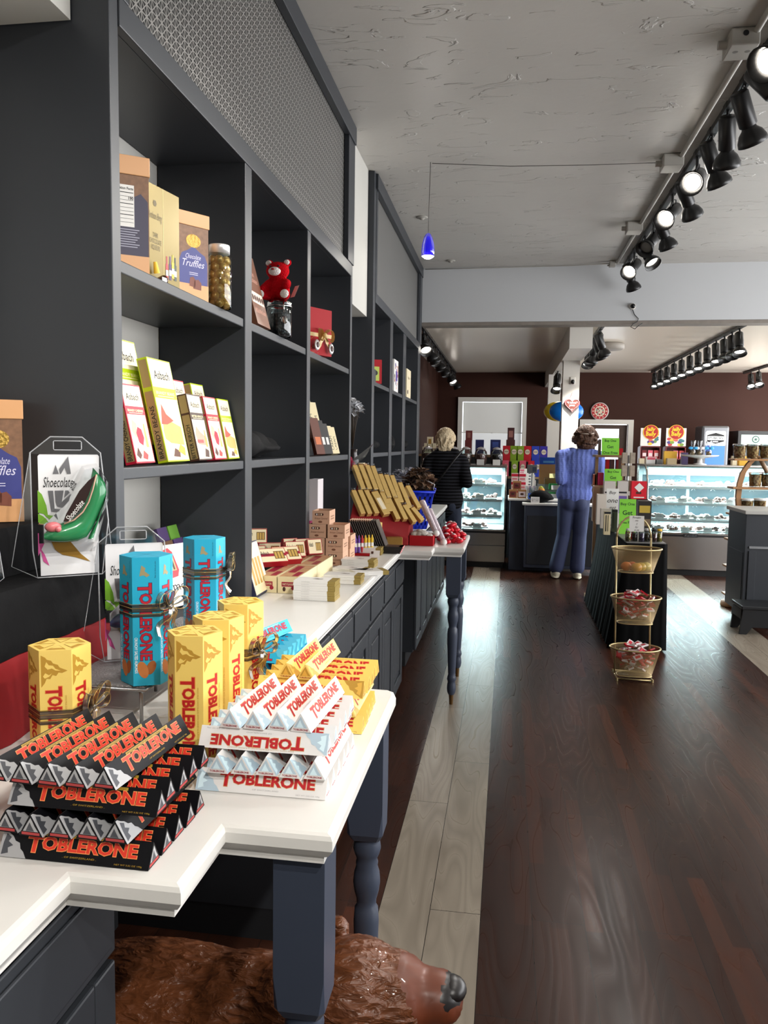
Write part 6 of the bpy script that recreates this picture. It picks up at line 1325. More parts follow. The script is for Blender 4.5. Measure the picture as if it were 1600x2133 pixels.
for i, (px0, py0, px1, py1, lb, zz) in enumerate(((1060, 1022, 1077, 1040, 'left of the bottom pair', RZ), (1078, 1022, 1097, 1040, 'right of the bottom pair', RZ), (1068, 1005, 1086, 1022, 'on top of the pair', RZ+.103))):
    a = at(px0, py1, 9.62); c = at(px1, py0, 9.62); w = c.x-a.x; b = MB().box(0, w, 0, .05, 0, .102, wood_light); b.quad((.012, 0, .015), X, Z, w-.024, .065, [rb_, cw, rb_][i], .001); b.ell((w*.5, -.001, .05), (.022, .001, .014), choc, 10, 6)
    tag(b.build('sweet_box', loc=(a.x, 9.62, zz)), f'tan picture box of chocolates, {lb}, at the register', 'sweet box', 'tan picture boxes at the register')
t = thing('card_reader', 'dark card terminal on a thin stand on the register counter', 'card reader', (at(1108, 1000, 9.75).x, 9.75, RZ)); MB().tube((0, 0, 0), (0, 0, .33), .008, .008, M('pole_grey', (96, 96, 98), rough=.3, metal=.6), 10).lathe([(.001, 0), (.05, 0), (.05, .008), (.001, .012)], (0, 0, 0), black_metal, 16).build('stand', t); MB().box(-.06, .06, -.02, .01, .30, .40, M('device_grey', (70, 70, 72), rough=.3), bev=.004).quad((.005, -.021, .32), X, Z, .045, .055, M('screen', (40, 46, 60), rough=.1), .001).build('screen', t)
for i in range(6):
    b = MB().box(0, .20-.006*i, 0, .12, 0, .035, white_card); b.disc((.12, 0, .018), X, Z, .016, M('pen_grey'), .001, 14, .009); b.quad((.0, 0, .004), X, Z, .05, .026, M('wing_pink', (206, 110, 130)), .001)
    tag(b.build('box', loc=(at(1083, 980, 10.0).x+.005*(i % 2), 9.98, RZ+.13+.0352*i)), f'flat white pink-cornered box, {nth(i, 6, "bottom", "top")}, stack behind the card reader', 'box', 'flat white boxes behind the card reader')
tag(MB().box(0, .22, 0, .16, 0, .128, M('grey_box', (150, 150, 150), rough=.5)).build('box', loc=(at(1083, 980, 10.0).x-.005, 9.965, RZ)), 'plain grey box under the stack of flat white boxes', 'box')
t = thing('pen_cup', 'clear cup of thin striped sticks with a blue card at the register', 'cup', (at(1107, 1030, 9.55).x, 9.62, RZ)); MB().lathe([(.001, 0), (.042, 0), (.046, .13)], (0, 0, 0), glass, 18, caps=False).build('cup', t)
for i in range(7): MB().tube((.03*math.cos(i), .03*math.sin(i), .005), (.036*math.cos(i+.4), .036*math.sin(i+.4), .15), .005, .005, M('stick_%d' % (i % 2), ((120, 100, 130), (200, 190, 196))[i % 2]), 6).build('stick', t)
MB().ext([(-.035, 0), (.035, 0), (.035, .07), (-.035, .07)], (0, -.07, 0), X, V((0, .3, .95)).normalized(), -.002, M('blue_card', (44, 84, 180))).build('card', t)
heap(at(1128, 1030, 9.7).x, 9.66, RZ, .05, .035, .14, 'small bag of orange, red and green sweets on the register counter', 8, chunk_material('mixed_sweets', (214, 90, 40), (120, 160, 60), 30), 'sweet bag', 'sweet_bag')
pbox(1123, 968, 1160, 1003, 9.95, .12, M('cardboard', (176, 132, 86), rough=.7), 'open brown cardboard box behind the register goods', 'cardboard box', 'cardboard_box', z0=RZ+.16)
tag(MB().box(0, .24, 0, .13, 0, .158, M('grey_box')).build('box', loc=(at(1123, 968, 9.95).x-.01, 9.945, RZ)), 'grey box under the brown cardboard box', 'box')
pbox(1124, 953, 1162, 967, 10.0, .05, M('blue_pack', (24, 84, 190), rough=.3), 'flat blue pack lying on the cardboard box', 'sweet box', 'sweet_box', z0=at(1140, 968, 9.95).z+.004, art=[(.2, .2, .8, .5, M('sky_print', (90, 160, 220)))])
t = thing('acrylic_rack', 'clear two-tier acrylic rack with green boxes and white cards beside the brown-haired woman', 'rack', (at(1133, 1030, 9.75).x, 9.72, RZ))
MB().box(0, .27, 0, .2, .10, .104, plastic).box(0, .27, 0, .2, .24, .244, plastic).box(0, .004, 0, .2, 0, .24, plastic).box(.266, .27, 0, .2, 0, .24, plastic).build('rack', t)
grn = M('mint_green', (70, 190, 100), rough=.4)
for i, (x, z) in enumerate(((.06, .1045), (.04, .0))): tag(MB().box(0, .10, 0, .08, 0, .07, grn, bev=.004).build('box', loc=(at(1133, 1030, 9.75).x+x, 9.78, RZ+z+.0005)), ['green box on the upper tier of the acrylic rack', 'green box on the counter under the acrylic rack'][i], 'box')
for i, (px, py) in enumerate(((1160, 966), (1164, 994), (1163, 1012))):
    p = at(px, py, 9.70); c = [M('yellow_note', (240, 240, 170)), white_card, white_card][i]; z0 = [RZ+.245, RZ+.105, RZ][i]
    tag(MB().ext([(-.05, 0), (.05, 0), (.05, .055), (-.05, .055)], (0, 0, 0), X, V((0, .25, .97)).normalized(), -.002, c).build('price_card', loc=(p.x-.03, 9.735, z0)), ['yellow note standing on the acrylic rack', 'white card on the upper tier of the acrylic rack', 'white card under the acrylic rack'][i], 'price card')
heap(.42, 9.50, .8265, .16, .075, .13, 'black bag with a pale print slumped over the front of the register counter', 9, black_cloth, 'black bag')
tag(MB().ext([(0, 0), (.10, 0), (.10, .075), (0, .075)], (0, 0, 0), X, V((0, .15, .98)).normalized(), -.002, white_card).text('BAGS\n$1.00', M('pen_grey'), (.01, 0, .02), X, Z, .08, .035, .001).build('price_card', loc=(.285, 9.405, .8265)), 'white price card hanging by the black bag at the register', 'price card')

# ------------------------------------------------------------------ people
skin = M('skin', (214, 168, 142), rough=.5)
def hand(wr, d, up, sgn):       # palm, thumb and four bent fingers
    d = V(d).normalized(); up = V(up).normalized(); s = d.cross(up)*sgn; p = []
    wr = V(wr); pc_ = wr+d*.05; p += [('c', wr, wr+d*.02, .026, .027), ('c', wr+d*.03-s*.018, wr+d*.085-s*.024, .014, .012), ('c', wr+d*.03, wr+d*.09, .015, .013), ('c', wr+d*.03+s*.018, wr+d*.083+s*.024, .014, .012)]
    for i, (o, l) in enumerate(((-.030, .062), (-.010, .072), (.010, .068), (.029, .052))):
        a = wr+d*.088+s*o; k = a+d*l*.5-up*.008; e = k+d*l*.38-up*.024; p += [('c', a, k, .009, .0085), ('c', k, e, .0085, .0075)]
    a = wr+d*.025-s*.028; k = a+d*.03-s*.022; p += [('c', a, k, .012, .010), ('c', k, k+d*.03-up*.006, .010, .008)]
    return p
def person(label, base, hip, chest, neck, head, legs, arms, coat, pants, hair, shoes, extra):
    t = thing('person', label, 'person', base); B = V(base); L = lambda p: V(p)-B
    hip, chest, neck, head = map(L, (hip, chest, neck, head)); P = []; CT = []; PT = []
    P += [('e', hip, (.15, .105, .12)), ('e', (hip+chest)/2, (.13, .10, .16)), ('e', chest, (.16, .11, .17)), ('c', chest+V((0, 0, .12)), neck, .07, .054), ('c', neck, head-V((0, 0, .04)), .052, .05)]
    P += [('e', head, (.074, .092, .098)), ('c', head+V((0, .02, -.06)), head+V((0, .05, -.075)), .05, .032), ('e', head+V((0, .098, -.012)), (.011, .016, .018)), ('e', head+V((-.03, .075, .012)), (.016, .014, .011)), ('e', head+V((.03, .075, .012)), (.016, .014, .011)), ('e', head+V((0, .085, -.05)), (.022, .012, .009)), ('e', head+V((-.076, -.005, -.008)), (.010, .018, .028)), ('e', head+V((.076, -.005, -.008)), (.010, .018, .028))]
    cw_ = coat['w']
    CT += [('e', chest+V((0, -.005, .02)), (cw_, .13, .19)), ('e', (hip+chest)/2, (cw_*.9, .13, .22)), ('e', hip+V((0, 0, .04+coat['drop']*-.5)), (cw_*.98, .14, .13+coat['drop'])), ('c', chest+V((0, 0, .13)), neck+V((0, 0, coat['collar'])), .085, .066)]
    for sg, (kn, an, tx) in zip((-1, 1), legs):
        h = hip+V((sg*.085, 0, -.04)); kn, an = L(kn), L(an)
        P += [('c', h, kn, .075, .05), ('c', kn, an, .05, .036)]; PT += [('c', h+V((0, 0, .01)), kn, .096, .078), ('c', kn, an+V((0, 0, .03)), .078, pants['hem']), ('e', hip+V((sg*.055, -.015, -.06)), (.10, .115, .115))]
        P += [('c', an, an+V((tx, .11, -.05)), .036, .03)]
    for sg, (sh, el, wr, hd) in zip((-1, 1), arms):
        sh, el, wr = L(sh), L(el), L(wr); P += [('c', sh, el, .048, .040), ('c', el, wr, .038, .026)]+hand(wr, hd, (0, 0, 1), sg)
        CT += [('c', chest+V((sg*.08, 0, .15)), sh, .075, .072), ('c', sh, el, .074, .060), ('c', el, el+(wr-el)*.86, .058, .045)]
    remesh_blob(P, .0085, 'body', 3, [skin], t)
    remesh_blob(PT, .012, 'trousers', 4, [pants['m']], t); remesh_blob(CT, .011, 'top', 5, [coat['m']], t)
    HP = hair['f'](head); remesh_blob(HP, .007, 'hair', hair.get('s', 2), [hair['m']], t, hair.get('n', .002))
    for sg, (kn, an, tx) in zip((-1, 1), legs):
        an = L(an); z0 = -B.z
        remesh_blob([('e', (an.x, an.y-.01, z0+.055), (.045, .06, .05)), ('e', (an.x+tx*.6, an.y+.07, z0+.04), (.047, .09, .036)), ('e', (an.x+tx, an.y+.12, z0+.034), (.045, .06, .03)), ('e', (an.x+tx*.5, an.y+.05, z0+.016), (.05, .145, .017))], .008, 'shoe', 2, [shoes], t)
    extra(t, L); return t
def hair1(h):
    p = [('e', h+V((0, -.012, .025)), (.102, .112, .108)), ('e', h+V((0, -.03, -.04)), (.098, .09, .10)), ('e', h+V((0, -.042, -.10)), (.072, .06, .075)), ('e', h+V((.07, .0, .0)), (.03, .06, .07)), ('e', h+V((-.07, 0, 0)), (.03, .06, .07))]
    rnd = random.Random(3)
    for i in range(90):
        a = rnd.uniform(0, 2*PI); e = rnd.uniform(-.7, 1.4); d = V((math.cos(a)*math.cos(e), math.sin(a)*math.cos(e)*1.05, math.sin(e)))
        if d.y > .55 and d.z < .5: continue
        c = h+V((0, -.012, .005))+d*.103; p.append(('c', c, c+V((rnd.uniform(-.02, .02), -.008, -.045)), .016, .007))
    for i in range(9): p.append(('c', h+V((-.06+.015*i, -.085, -.09)), h+V((-.055+.014*i, -.075, -.145)), .016, .006))
    return p
def hair2(h):
    p = [('e', h+V((0, -.015, .028)), (.11, .118, .105)), ('e', h+V((0, -.035, -.04)), (.122, .095, .09)), ('e', h+V((0, -.045, -.10)), (.10, .07, .055))]; rnd = random.Random(5)
    for i in range(110):
        a = rnd.uniform(0, 2*PI); e = rnd.uniform(-.9, 1.45); d = V((math.cos(a)*math.cos(e), math.sin(a)*math.cos(e), math.sin(e)))
        if d.y > .5 and d.z < .45: continue
        wide = .124+.03*max(0, -d.z+.2); c = h+V((0, -.02, -.005))+V((d.x*wide, d.y*wide*.95, d.z*.112-.012)); p.append(('e', c, (.022, .022, .017)))
    return p
denim = M('dark_denim', (40, 48, 66), rough=.85, noise=.1, nscale=40, bump=.2, bscale=90); trous = M('navy_trousers', (54, 62, 94), rough=.8, noise=.08, nscale=20, bump=.15, bscale=14)
def ex1(t, L):
    MB().path([L(p) for p in ((-.50, 8.70, 1.425), (-.57, 8.652, 1.33), (-.68, 8.637, 1.18), (-.80, 8.645, 1.02), (-.885, 8.72, .96))], .012, M('strap_black', (14, 14, 16), rough=.4), 6).build('bag_strap', t)
    remesh_blob([('e', L((-.90, 8.78, .88)), (.05, .13, .11))], .012, 'shoulder_bag', 3, [M('bag_leather', (20, 18, 20), rough=.4)], t)
person('person with short blond hair in a black striped jacket at the left display case', (-.66, 8.78, 0), (-.665, 8.80, .90), (-.665, 8.80, 1.23), (-.675, 8.82, 1.43), (-.685, 8.835, 1.555),
       [((-.76, 8.84, .49), (-.77, 8.80, .10), 0), ((-.56, 8.83, .49), (-.475, 8.76, .10), .02)], [((-.85, 8.80, 1.31), (-.915, 8.72, 1.08), (-.79, 9.0, 1.07), (.5, .8, .1)), ((-.49, 8.80, 1.31), (-.425, 8.72, 1.08), (-.55, 9.0, 1.07), (-.5, .8, .1))],
       dict(m=stripe_material('striped_black_knit', (11, 11, 13), (44, 44, 50), 9), w=.20, drop=.09, collar=.02), dict(m=denim, hem=.062), dict(f=hair1, m=hair_material('blond_hair', (176, 142, 96), (255, 240, 206)), s=1), M('black_shoe', (20, 20, 22), rough=.5), ex1)
def ex2(t, L):
    MB().path([L((.86+.098*math.cos(a), 9.145+.118*math.sin(a), 1.655+.02*math.sin(a))) for a in [PI+.45+i*(PI-.9)/8 for i in range(9)]], .0055, M('hair_band', (176, 160, 146), rough=.3), 6).build('hair_band', t)
person('person with curly brown hair in a blue cable-knit jumper standing at the register', (.70, 9.14, 0), (.755, 9.14, .93), (.795, 9.14, 1.26), (.835, 9.15, 1.465), (.86, 9.165, 1.612),
       [((.655, 9.17, .49), (.585, 9.13, .10), -.015), ((.835, 9.17, .49), (.815, 9.12, .10), .015)], [((.60, 9.13, 1.385), (.595, 9.02, 1.12), (.70, 9.27, 1.13), (.5, .8, 0)), ((1.0, 9.13, 1.385), (1.04, 9.02, 1.12), (.93, 9.27, 1.13), (-.5, .8, 0))],
       dict(m=knit_material('blue_cable_knit', (108, 124, 190), (94, 108, 174)), w=.205, drop=.015, collar=-.03), dict(m=trous, hem=.085), dict(f=hair2, m=hair_material('brown_hair', (30, 17, 11), (104, 68, 46)), s=1), M('pale_trainer', (206, 198, 176), rough=.6), ex2)

# ------------------------------------------------------------------ on the pillar and back wall
t = thing('gingerbread_heart', 'red-edged gingerbread heart with white icing hanging on the white pillar', 'heart', (.737, 9.655, 1.985))
hp = []
for i in range(40):
    a = 2*PI*i/40; hp.append((.0056*16*math.sin(a)**3, .0056*(13*math.cos(a)-5*math.cos(2*a)-2*math.cos(3*a)-math.cos(4*a))))
hp = list(reversed(hp))
b = MB(); b.ext(hp, (0, 0, 0), X, Z, -.0, red_card) if False else None
b.ext(hp, (0, -.004, 0), X, Z, .018, M('icing_red', (140, 30, 36), rough=.6)); b.poly([(p[0]*.82, p[1]*.82) for p in hp], (0, -.022, 0), X, Z, M('gingerbread', (96, 44, 34), rough=.7), .001); b.text('I love\nyou', white_card, (-.045, -.022, -.025), X, Z, .09, .06, .002, .03)
for s_ in (-1, 1): b.disc((s_*.055, -.022, .03), X, Z, .007, white_card, .002, 5)
b.disc((0, -.022, -.055), X, Z, .007, white_card, .002, 5); b.path([(p[0]*.9, -.024, p[1]*.9) for p in hp], .004, M('icing_pink', (214, 130, 130)), 5, True); b.build('heart', t); MB().path([(-.03, -.01, .065), (0, -.008, .15), (.03, -.01, .065)], .0025, M('ribbon_pink', (190, 120, 110)), 5).build('cord', t)
for i, (px, c, yy, lb) in enumerate(((1180, (0, 112, 210), 10.35, 'round blue balloon behind the white pillar'), (1164, (240, 210, 40), 10.75, 'round yellow balloon half hidden behind the blue one'))):
    p = at(px, 857, yy); t = thing('balloon', lb, 'balloon', (p.x, yy, p.z)); MB().ell((0, 0, 0), (.215-.02*i, .13, .135-.004*i), M('balloon_%d' % i, c, rough=.25), 22, 14).build('balloon', t); MB().path([(0, 0, .13), (.02, .02, .4), (.03, .1, 2.497-p.z)], .003, white_card, 5).build('string', t)
t = thing('wall_clock', 'round wall clock with a red rim and patterned face above the brown door', 'clock', (1.53, 13.997, 2.095))
b = MB().lathe([(.001, 0), (.15, 0), (.15, -.03), (.138, -.04), (.001, -.04)], (0, 0, 0), M('clock_rim', (196, 190, 186), rough=.3), 36, axis='Y'); b.build('rim', t)
b = MB(); o = (0, -.0405, 0); b.disc(o, X, Z, .134, M('clock_red', (176, 36, 44), rough=.5), .001, 36).disc(o, X, Z, .088, M('clock_cream', (222, 206, 184)), .002, 30)
for i in range(12): a = i*PI/6; b.disc((.111*math.sin(a), -.0405, .111*math.cos(a)), X, Z, .011, M('clock_cream'), .002, 8)
for i in range(10): a = i*.63; b.disc((.055*math.sin(a), -.0405, .055*math.cos(a)), X, Z, .016, [M('clock_grey', (130, 124, 116)), M('clock_red')][i % 2], .003, 9)
b.build('face', t); b = MB(); [b.quad((0, -.046, 0), V((math.cos(a), 0, -math.sin(a))), V((math.sin(a), 0, math.cos(a))), .008, l, ink, .001) for a, l in ((-.9, .075), (-2.2, .05))]; b.build('hands', t)
# jelly bean racks
bean_cols = [(230, 190, 60), (70, 60, 130), (210, 90, 90), (120, 150, 60), (190, 60, 60), (60, 110, 120)]
for i, (px0, px1) in enumerate(((1333, 1378), (1386, 1431))):
    a = at(px0, 962, 12.4); c = at(px1, 892, 12.4); w = c.x-a.x
    t = thing('sweet_rack', ['tall red jelly bean rack with an oval logo, left one behind the display case', 'tall red jelly bean rack with an oval logo, right one behind the display case'][i], 'rack', (a.x, 12.4, 0)); H = c.z; r = MB()
    r.box(0, w, .0, .25, 0, .05, deep).box(0, .012, 0, .25, .05, H*.84, M('rack_red', (110, 20, 26), rough=.4)).box(w-.012, w, 0, .25, .05, H*.84, M('rack_red')).box(0, w, .24, .25, .05, H*.84, M('rack_red'))
    for z in (.5, .8, 1.1, 1.32, 1.5): r.box(.012, w-.012, .0, .24, z, z+.012, M('rack_red'))
    r.build('frame', t); b = MB().box(0, w, .02, .035, H*.85, H+.0, white_card); rnd = random.Random(i)
    for k in range(16): b.disc((rnd.uniform(.04, w-.04), .0195, rnd.uniform(H*.86, H-.09)), X, Z, .032, M('bean_%d' % (k % 6), bean_cols[k % 6]), .001+.0001*k, 12, .022)
    b.disc((w*.5, .0195, H-.06), X, Z, w*.40, M('bean_yellow', (240, 196, 40)), .004, 24, .11).disc((w*.5, .0195, H-.06), X, Z, w*.36, M('bean_red', (170, 26, 30)), .005, 24, .105); b.text('Jelly\nBelly', M('bean_yellow'), (w*.24, .0195, H-.135), X, Z, w*.52, .15, .007, .03, .2); b.build('sign_board', t)
    for z, nn_ in ((1.112, 3), (1.332, 3), (1.512, 2)):
        for k in range(nn_):
            m = [M('rack_red'), M('pouch_pink', pc['pink']), M('bean_4', bean_cols[4])][k % 3]; b = MB().box(0, w*.24, 0, .05, 0, .12, m); b.quad((.01, 0, .03), X, Z, w*.18, .05, cw, .001)
            tag(b.build('sweet_bag', loc=(a.x+.03+w*.3*k, 12.43, z+.0005)), f'jelly bean bag, {nth(k, nn_, "left", "right")} on the {["lower", "middle", "upper"][[1.112, 1.332, 1.512].index(z)]} shelf of the {["left", "right"][i]} red rack', 'sweet bag', 'jelly bean bags on the red racks')
# drinks machines
t = thing('drinks_machine', 'grey soda machine with a lit white sign and blue screen behind the cake stand', 'drinks machine', (2.975, 12.95, 0)); gm_ = M('machine_grey', (104, 106, 110), rough=.3, metal=.5)
w = .40; MB().box(0, w, 0, .5, 0, 1.84, gm_, bev=.03).build('body', t)
lit_w = M('sign_lit', (255, 255, 255), emit=(255, 255, 255), es=1.2); lit_b = M('screen_lit', (60, 110, 200), emit=(70, 120, 215), es=.75)
b = MB().poly([(.07+.02*math.cos(q), 1.55+.02*math.sin(q)) for q in (PI, 3*PI/2)]+[(.33+.02*math.cos(q), 1.55+.02*math.sin(q)) for q in (3*PI/2, 0)]+[(.33+.02*math.cos(q), 1.74+.02*math.sin(q)) for q in (0, PI/2)]+[(.07+.02*math.cos(q), 1.74+.02*math.sin(q)) for q in (PI/2, PI)], (0, -.001, 0), X, Z, lit_w, .002)
b.poly([(.075, 1.60), (.2, 1.565), (.325, 1.60), (.325, 1.70), (.2, 1.735), (.075, 1.70)], (0, -.001, 0), X, Z, ink, .004); b.quad((.085, -.001, 1.622), X, Z, .23, .058, lit_w, .006); b.text('STUBBORN', ink, (.09, -.001, 1.63), X, Z, .22, .042, .008, .03); b.text('SODA', lit_w, (.16, -.001, 1.588), X, Z, .08, .02, .007, .02); b.build('sign', t)
MB().quad((.06, -.001, 1.24), X, Z, .28, .30, lit_b, .002).build('screen', t)
t = thing('drinks_fridge', 'black glass-door fridge with a green round logo header at the far right', 'fridge', (3.50, 12.95, 0)); w = .62
MB().box(0, w, 0, .55, 0, 1.77, black_metal, bev=.006).build('body', t); b = MB().quad((.05, -.001, 1.56), X, Z, w-.1, .15, M('fridge_header', (176, 200, 190), emit=(176, 206, 192), es=.5), .002); sg_ = M('siren_green', (40, 84, 70))
b.disc((.26, -.001, 1.64), X, Z, .055, sg_, .004, 24).disc((.26, -.001, 1.64), X, Z, .040, M('fridge_header'), .006, 24).poly([(.26+(.034 if k % 2 == 0 else .014)*math.sin(k*PI/5), 1.64+(.034 if k % 2 == 0 else .014)*math.cos(k*PI/5)) for k in range(10)][::-1], (0, -.001, 0), X, Z, sg_, .008); b.build('header', t); MB().quad((.05, -.001, .2), X, Z, w-.1, 1.32, M('fridge_glass', (24, 34, 34), rough=.05), .002).build('door', t)
# on top of the long case
CT_ = 1.2945
t = thing('cake_stand', 'white footed cake stand with wrapped lollipops on the long display case', 'cake stand', (2.28, 9.98, CT_)); MB().lathe([(.001, 0), (.08, 0), (.075, .012), (.03, .025), (.028, .075), (.08, .085), (.20, .105), (.215, .12), (.205, .118), (.001, .10)], (0, 0, 0), M('glazed_white', (232, 230, 226), rough=.15), 32).build('stand', t)
for i, (dx, c) in enumerate(((-.09, (50, 150, 206)), (-.01, (224, 220, 226)), (.10, (60, 160, 214)))):
    t = thing('lollipop', f'clear wrapped treat with a {["blue", "white", "light blue"][i]} bow, {nth(i, 3, "left", "right")} on the cake stand', 'sweet', (2.28+dx, 9.96+.02*i, CT_+.111), 0, 'wrapped treats on the cake stand')
    MB().lathe([(.001, 0), (.03, .005), (.035, .05), (.012, .09), (.035, .16), (.03, .18)], (0, 0, 0), smoke_plastic, 14, caps=False).build('wrapper', t); MB().ell((0, 0, .03), (.024, .024, .026), M('caramel', (170, 140, 90)), 10, 7).build('sweet', t); MB().ell((-.028, -.02, .09), (.028, .012, .018), M('bow_%d' % i, c, rough=.5), 8, 6).ell((.028, -.02, .09), (.028, .012, .018), M('bow_%d' % i), 8, 6).build('bow', t)
for px0, py0, px1, py1, m, lb in ((1383, 940, 1411, 966, M('mustard_box', (226, 176, 50), rough=.5), 'mustard yellow box on the long display case left of the cake stand'), (1346, 952, 1368, 966, white_card, 'white tissue box with a pink lid on the left end of the long display case'),
        (1390, 955, 1410, 966, M('tan_box', (176, 156, 120)), 'flat tan box before the mustard one on the long display case'), (1365, 957, 1380, 966, M('grey_box'), 'small grey card box on the long display case'), (1332, 955, 1343, 967, cream, 'cream card at the very left end of the long display case'), (1420, 943, 1434, 966, M('violet_box', (84, 74, 120)), 'white framed violet box behind the cake stand foot'), (1526, 950, 1536, 966, cream, 'small cream candle-like box right of the cake stand'), (1540, 950, 1558, 966, M('mustard_box'), 'small orange snack box on the long display case at the right')):
    yy = 10.0+.1*('flat tan' not in lb)+.17*('violet' in lb)-.08*('flat tan' in lb); pbox(px0, py0, px1, py1, yy, .08, m, lb, 'box', 'box', z0=CT_, art=[(.1, .6, .9, .95, M('pouch_pink'))] if 'pink' in lb else None)

# ------------------------------------------------------------------ table with the black skirt
TZ = .80
t = thing('skirted_table', 'long table with a pleated black skirt down the middle of the shop', 'table', (0, 0, 0)); tx0, tx1, ty0, ty1 = .885, 1.165, 6.0, 7.74
MB().box(tx0, tx1, ty0, ty1, TZ-.03, TZ, M('table_grey', (120, 118, 116), rough=.5)).build('top', t)
b = MB(); per = []
def edge_pts(x0, y0, x1, y1, n): return [(x0+(x1-x0)*i/n, y0+(y1-y0)*i/n) for i in range(n)]
loop = edge_pts(tx0, ty1, tx0, ty0, 80)+edge_pts(tx0, ty0, tx1, ty0, 14)+edge_pts(tx1, ty0, tx1, ty1, 80)+edge_pts(tx1, ty1, tx0, ty1, 14)
k = len(loop); vs = []; cx_, cy_ = (tx0+tx1)/2, (ty0+ty1)/2
for r in range(9):
    s = r/8
    for i, (x, y) in enumerate(loop):
        nx_ = (-1 if abs(x-tx0) < 1e-6 else 1 if abs(x-tx1) < 1e-6 else 0); ny_ = (-1 if abs(y-ty0) < 1e-6 else 1 if abs(y-ty1) < 1e-6 else 0)
        pl_ = (.004+.012*s)*math.sin(i*1.75)*(1 if nx_ < 0 else .35); fl = (.10*s**1.2 if nx_ < 0 else .012*s)
        vs.append((x+nx_*(fl+pl_+.006), y+ny_*(.01+.04*s+pl_*.5), TZ-.005-(TZ-.02)*s))
b.add(vs, [(r*k+i, (r+1)*k+i, (r+1)*k+(i+1) % k, r*k+(i+1) % k) for r in range(8) for i in range(k)], M('black_satin', (6, 6, 7), rough=.6, spec=.12), True); b.build('skirt', t)
# wooden ladder rack on its left
t = thing('ladder_rack', 'narrow wooden ladder rack standing at the far end of the skirted table', 'rack', (0, 0, 0))
b = MB(); ry = 7.98
for xx in (.852, 1.095): b.box(xx, xx+.028, ry, ry+.03, 0, 1.395, wood_dark)
b.box(.80, .90, ry-.10, ry+.12, 0.001, .03, wood_dark); b.build('frame', t)
rz = [1.395, 1.10]
for z in rz: MB().box(.845, 1.13, ry-.07, ry+.22, z, z+.022, wood_dark).build('shelf', t)
def sign(px0, py0, px1, py1, yy, z0, lines, m, label, ink_m=None, name='paper_sign', hand_=False):
    a = at(px0, py1, yy); c = at(px1, py0, yy); w = c.x-a.x; h = c.z-z0; v = V((0, .12, .99)).normalized(); b = MB().ext([(0, 0), (w, 0), (w, h), (0, h)], (0, 0, 0), X, v, -.003, m); n = len(lines)
    for i, s in enumerate(lines): b.text(s, ink_m or ink, V((w*.08, 0, 0))+v*(h*(1-(i+.82)/n)), X, v, w*.84, h/n*.52, .001, .0 if hand_ else .012, .3 if hand_ else 0, False)
    return tag(b.build(name, loc=(a.x, yy, z0)), label, 'sign')
lime = M('lime_paper', (128, 206, 60), rough=.6)
sign(1253, 912, 1291, 947, ry-.03, 1.4175, ['Buy One', 'Get', 'One Free'], lime, 'lime green Buy One Get One Free sign, topmost, on the wooden rack', M('green_ink', (20, 60, 30)))
sign(1259, 977, 1297, 1003, ry-.05, 1.1225, ['Buy One', 'Get', 'One Free'], lime, 'lime green Buy One Get One Free sign on the lower shelf of the wooden rack', M('green_ink'))
sign(1290, 1040, 1327, 1092, 6.55, TZ+.001, ['Buy One', 'Get', 'One Free', ''], lime, 'lime green Buy One Get One Free sign standing on the skirted table', M('green_ink'))
sign(1263, 1018, 1291, 1075, 7.05, TZ+.001, ['Buy', 'one', 'get', 'one', 'free!'], white_card, 'white handwritten buy one get one free note on the skirted table', None, 'paper_sign', True)
maroon = M('maroon_box', (120, 34, 40), rough=.4, noise=.3, nscale=40); magenta = M('magenta_box', (190, 30, 84), rough=.35)
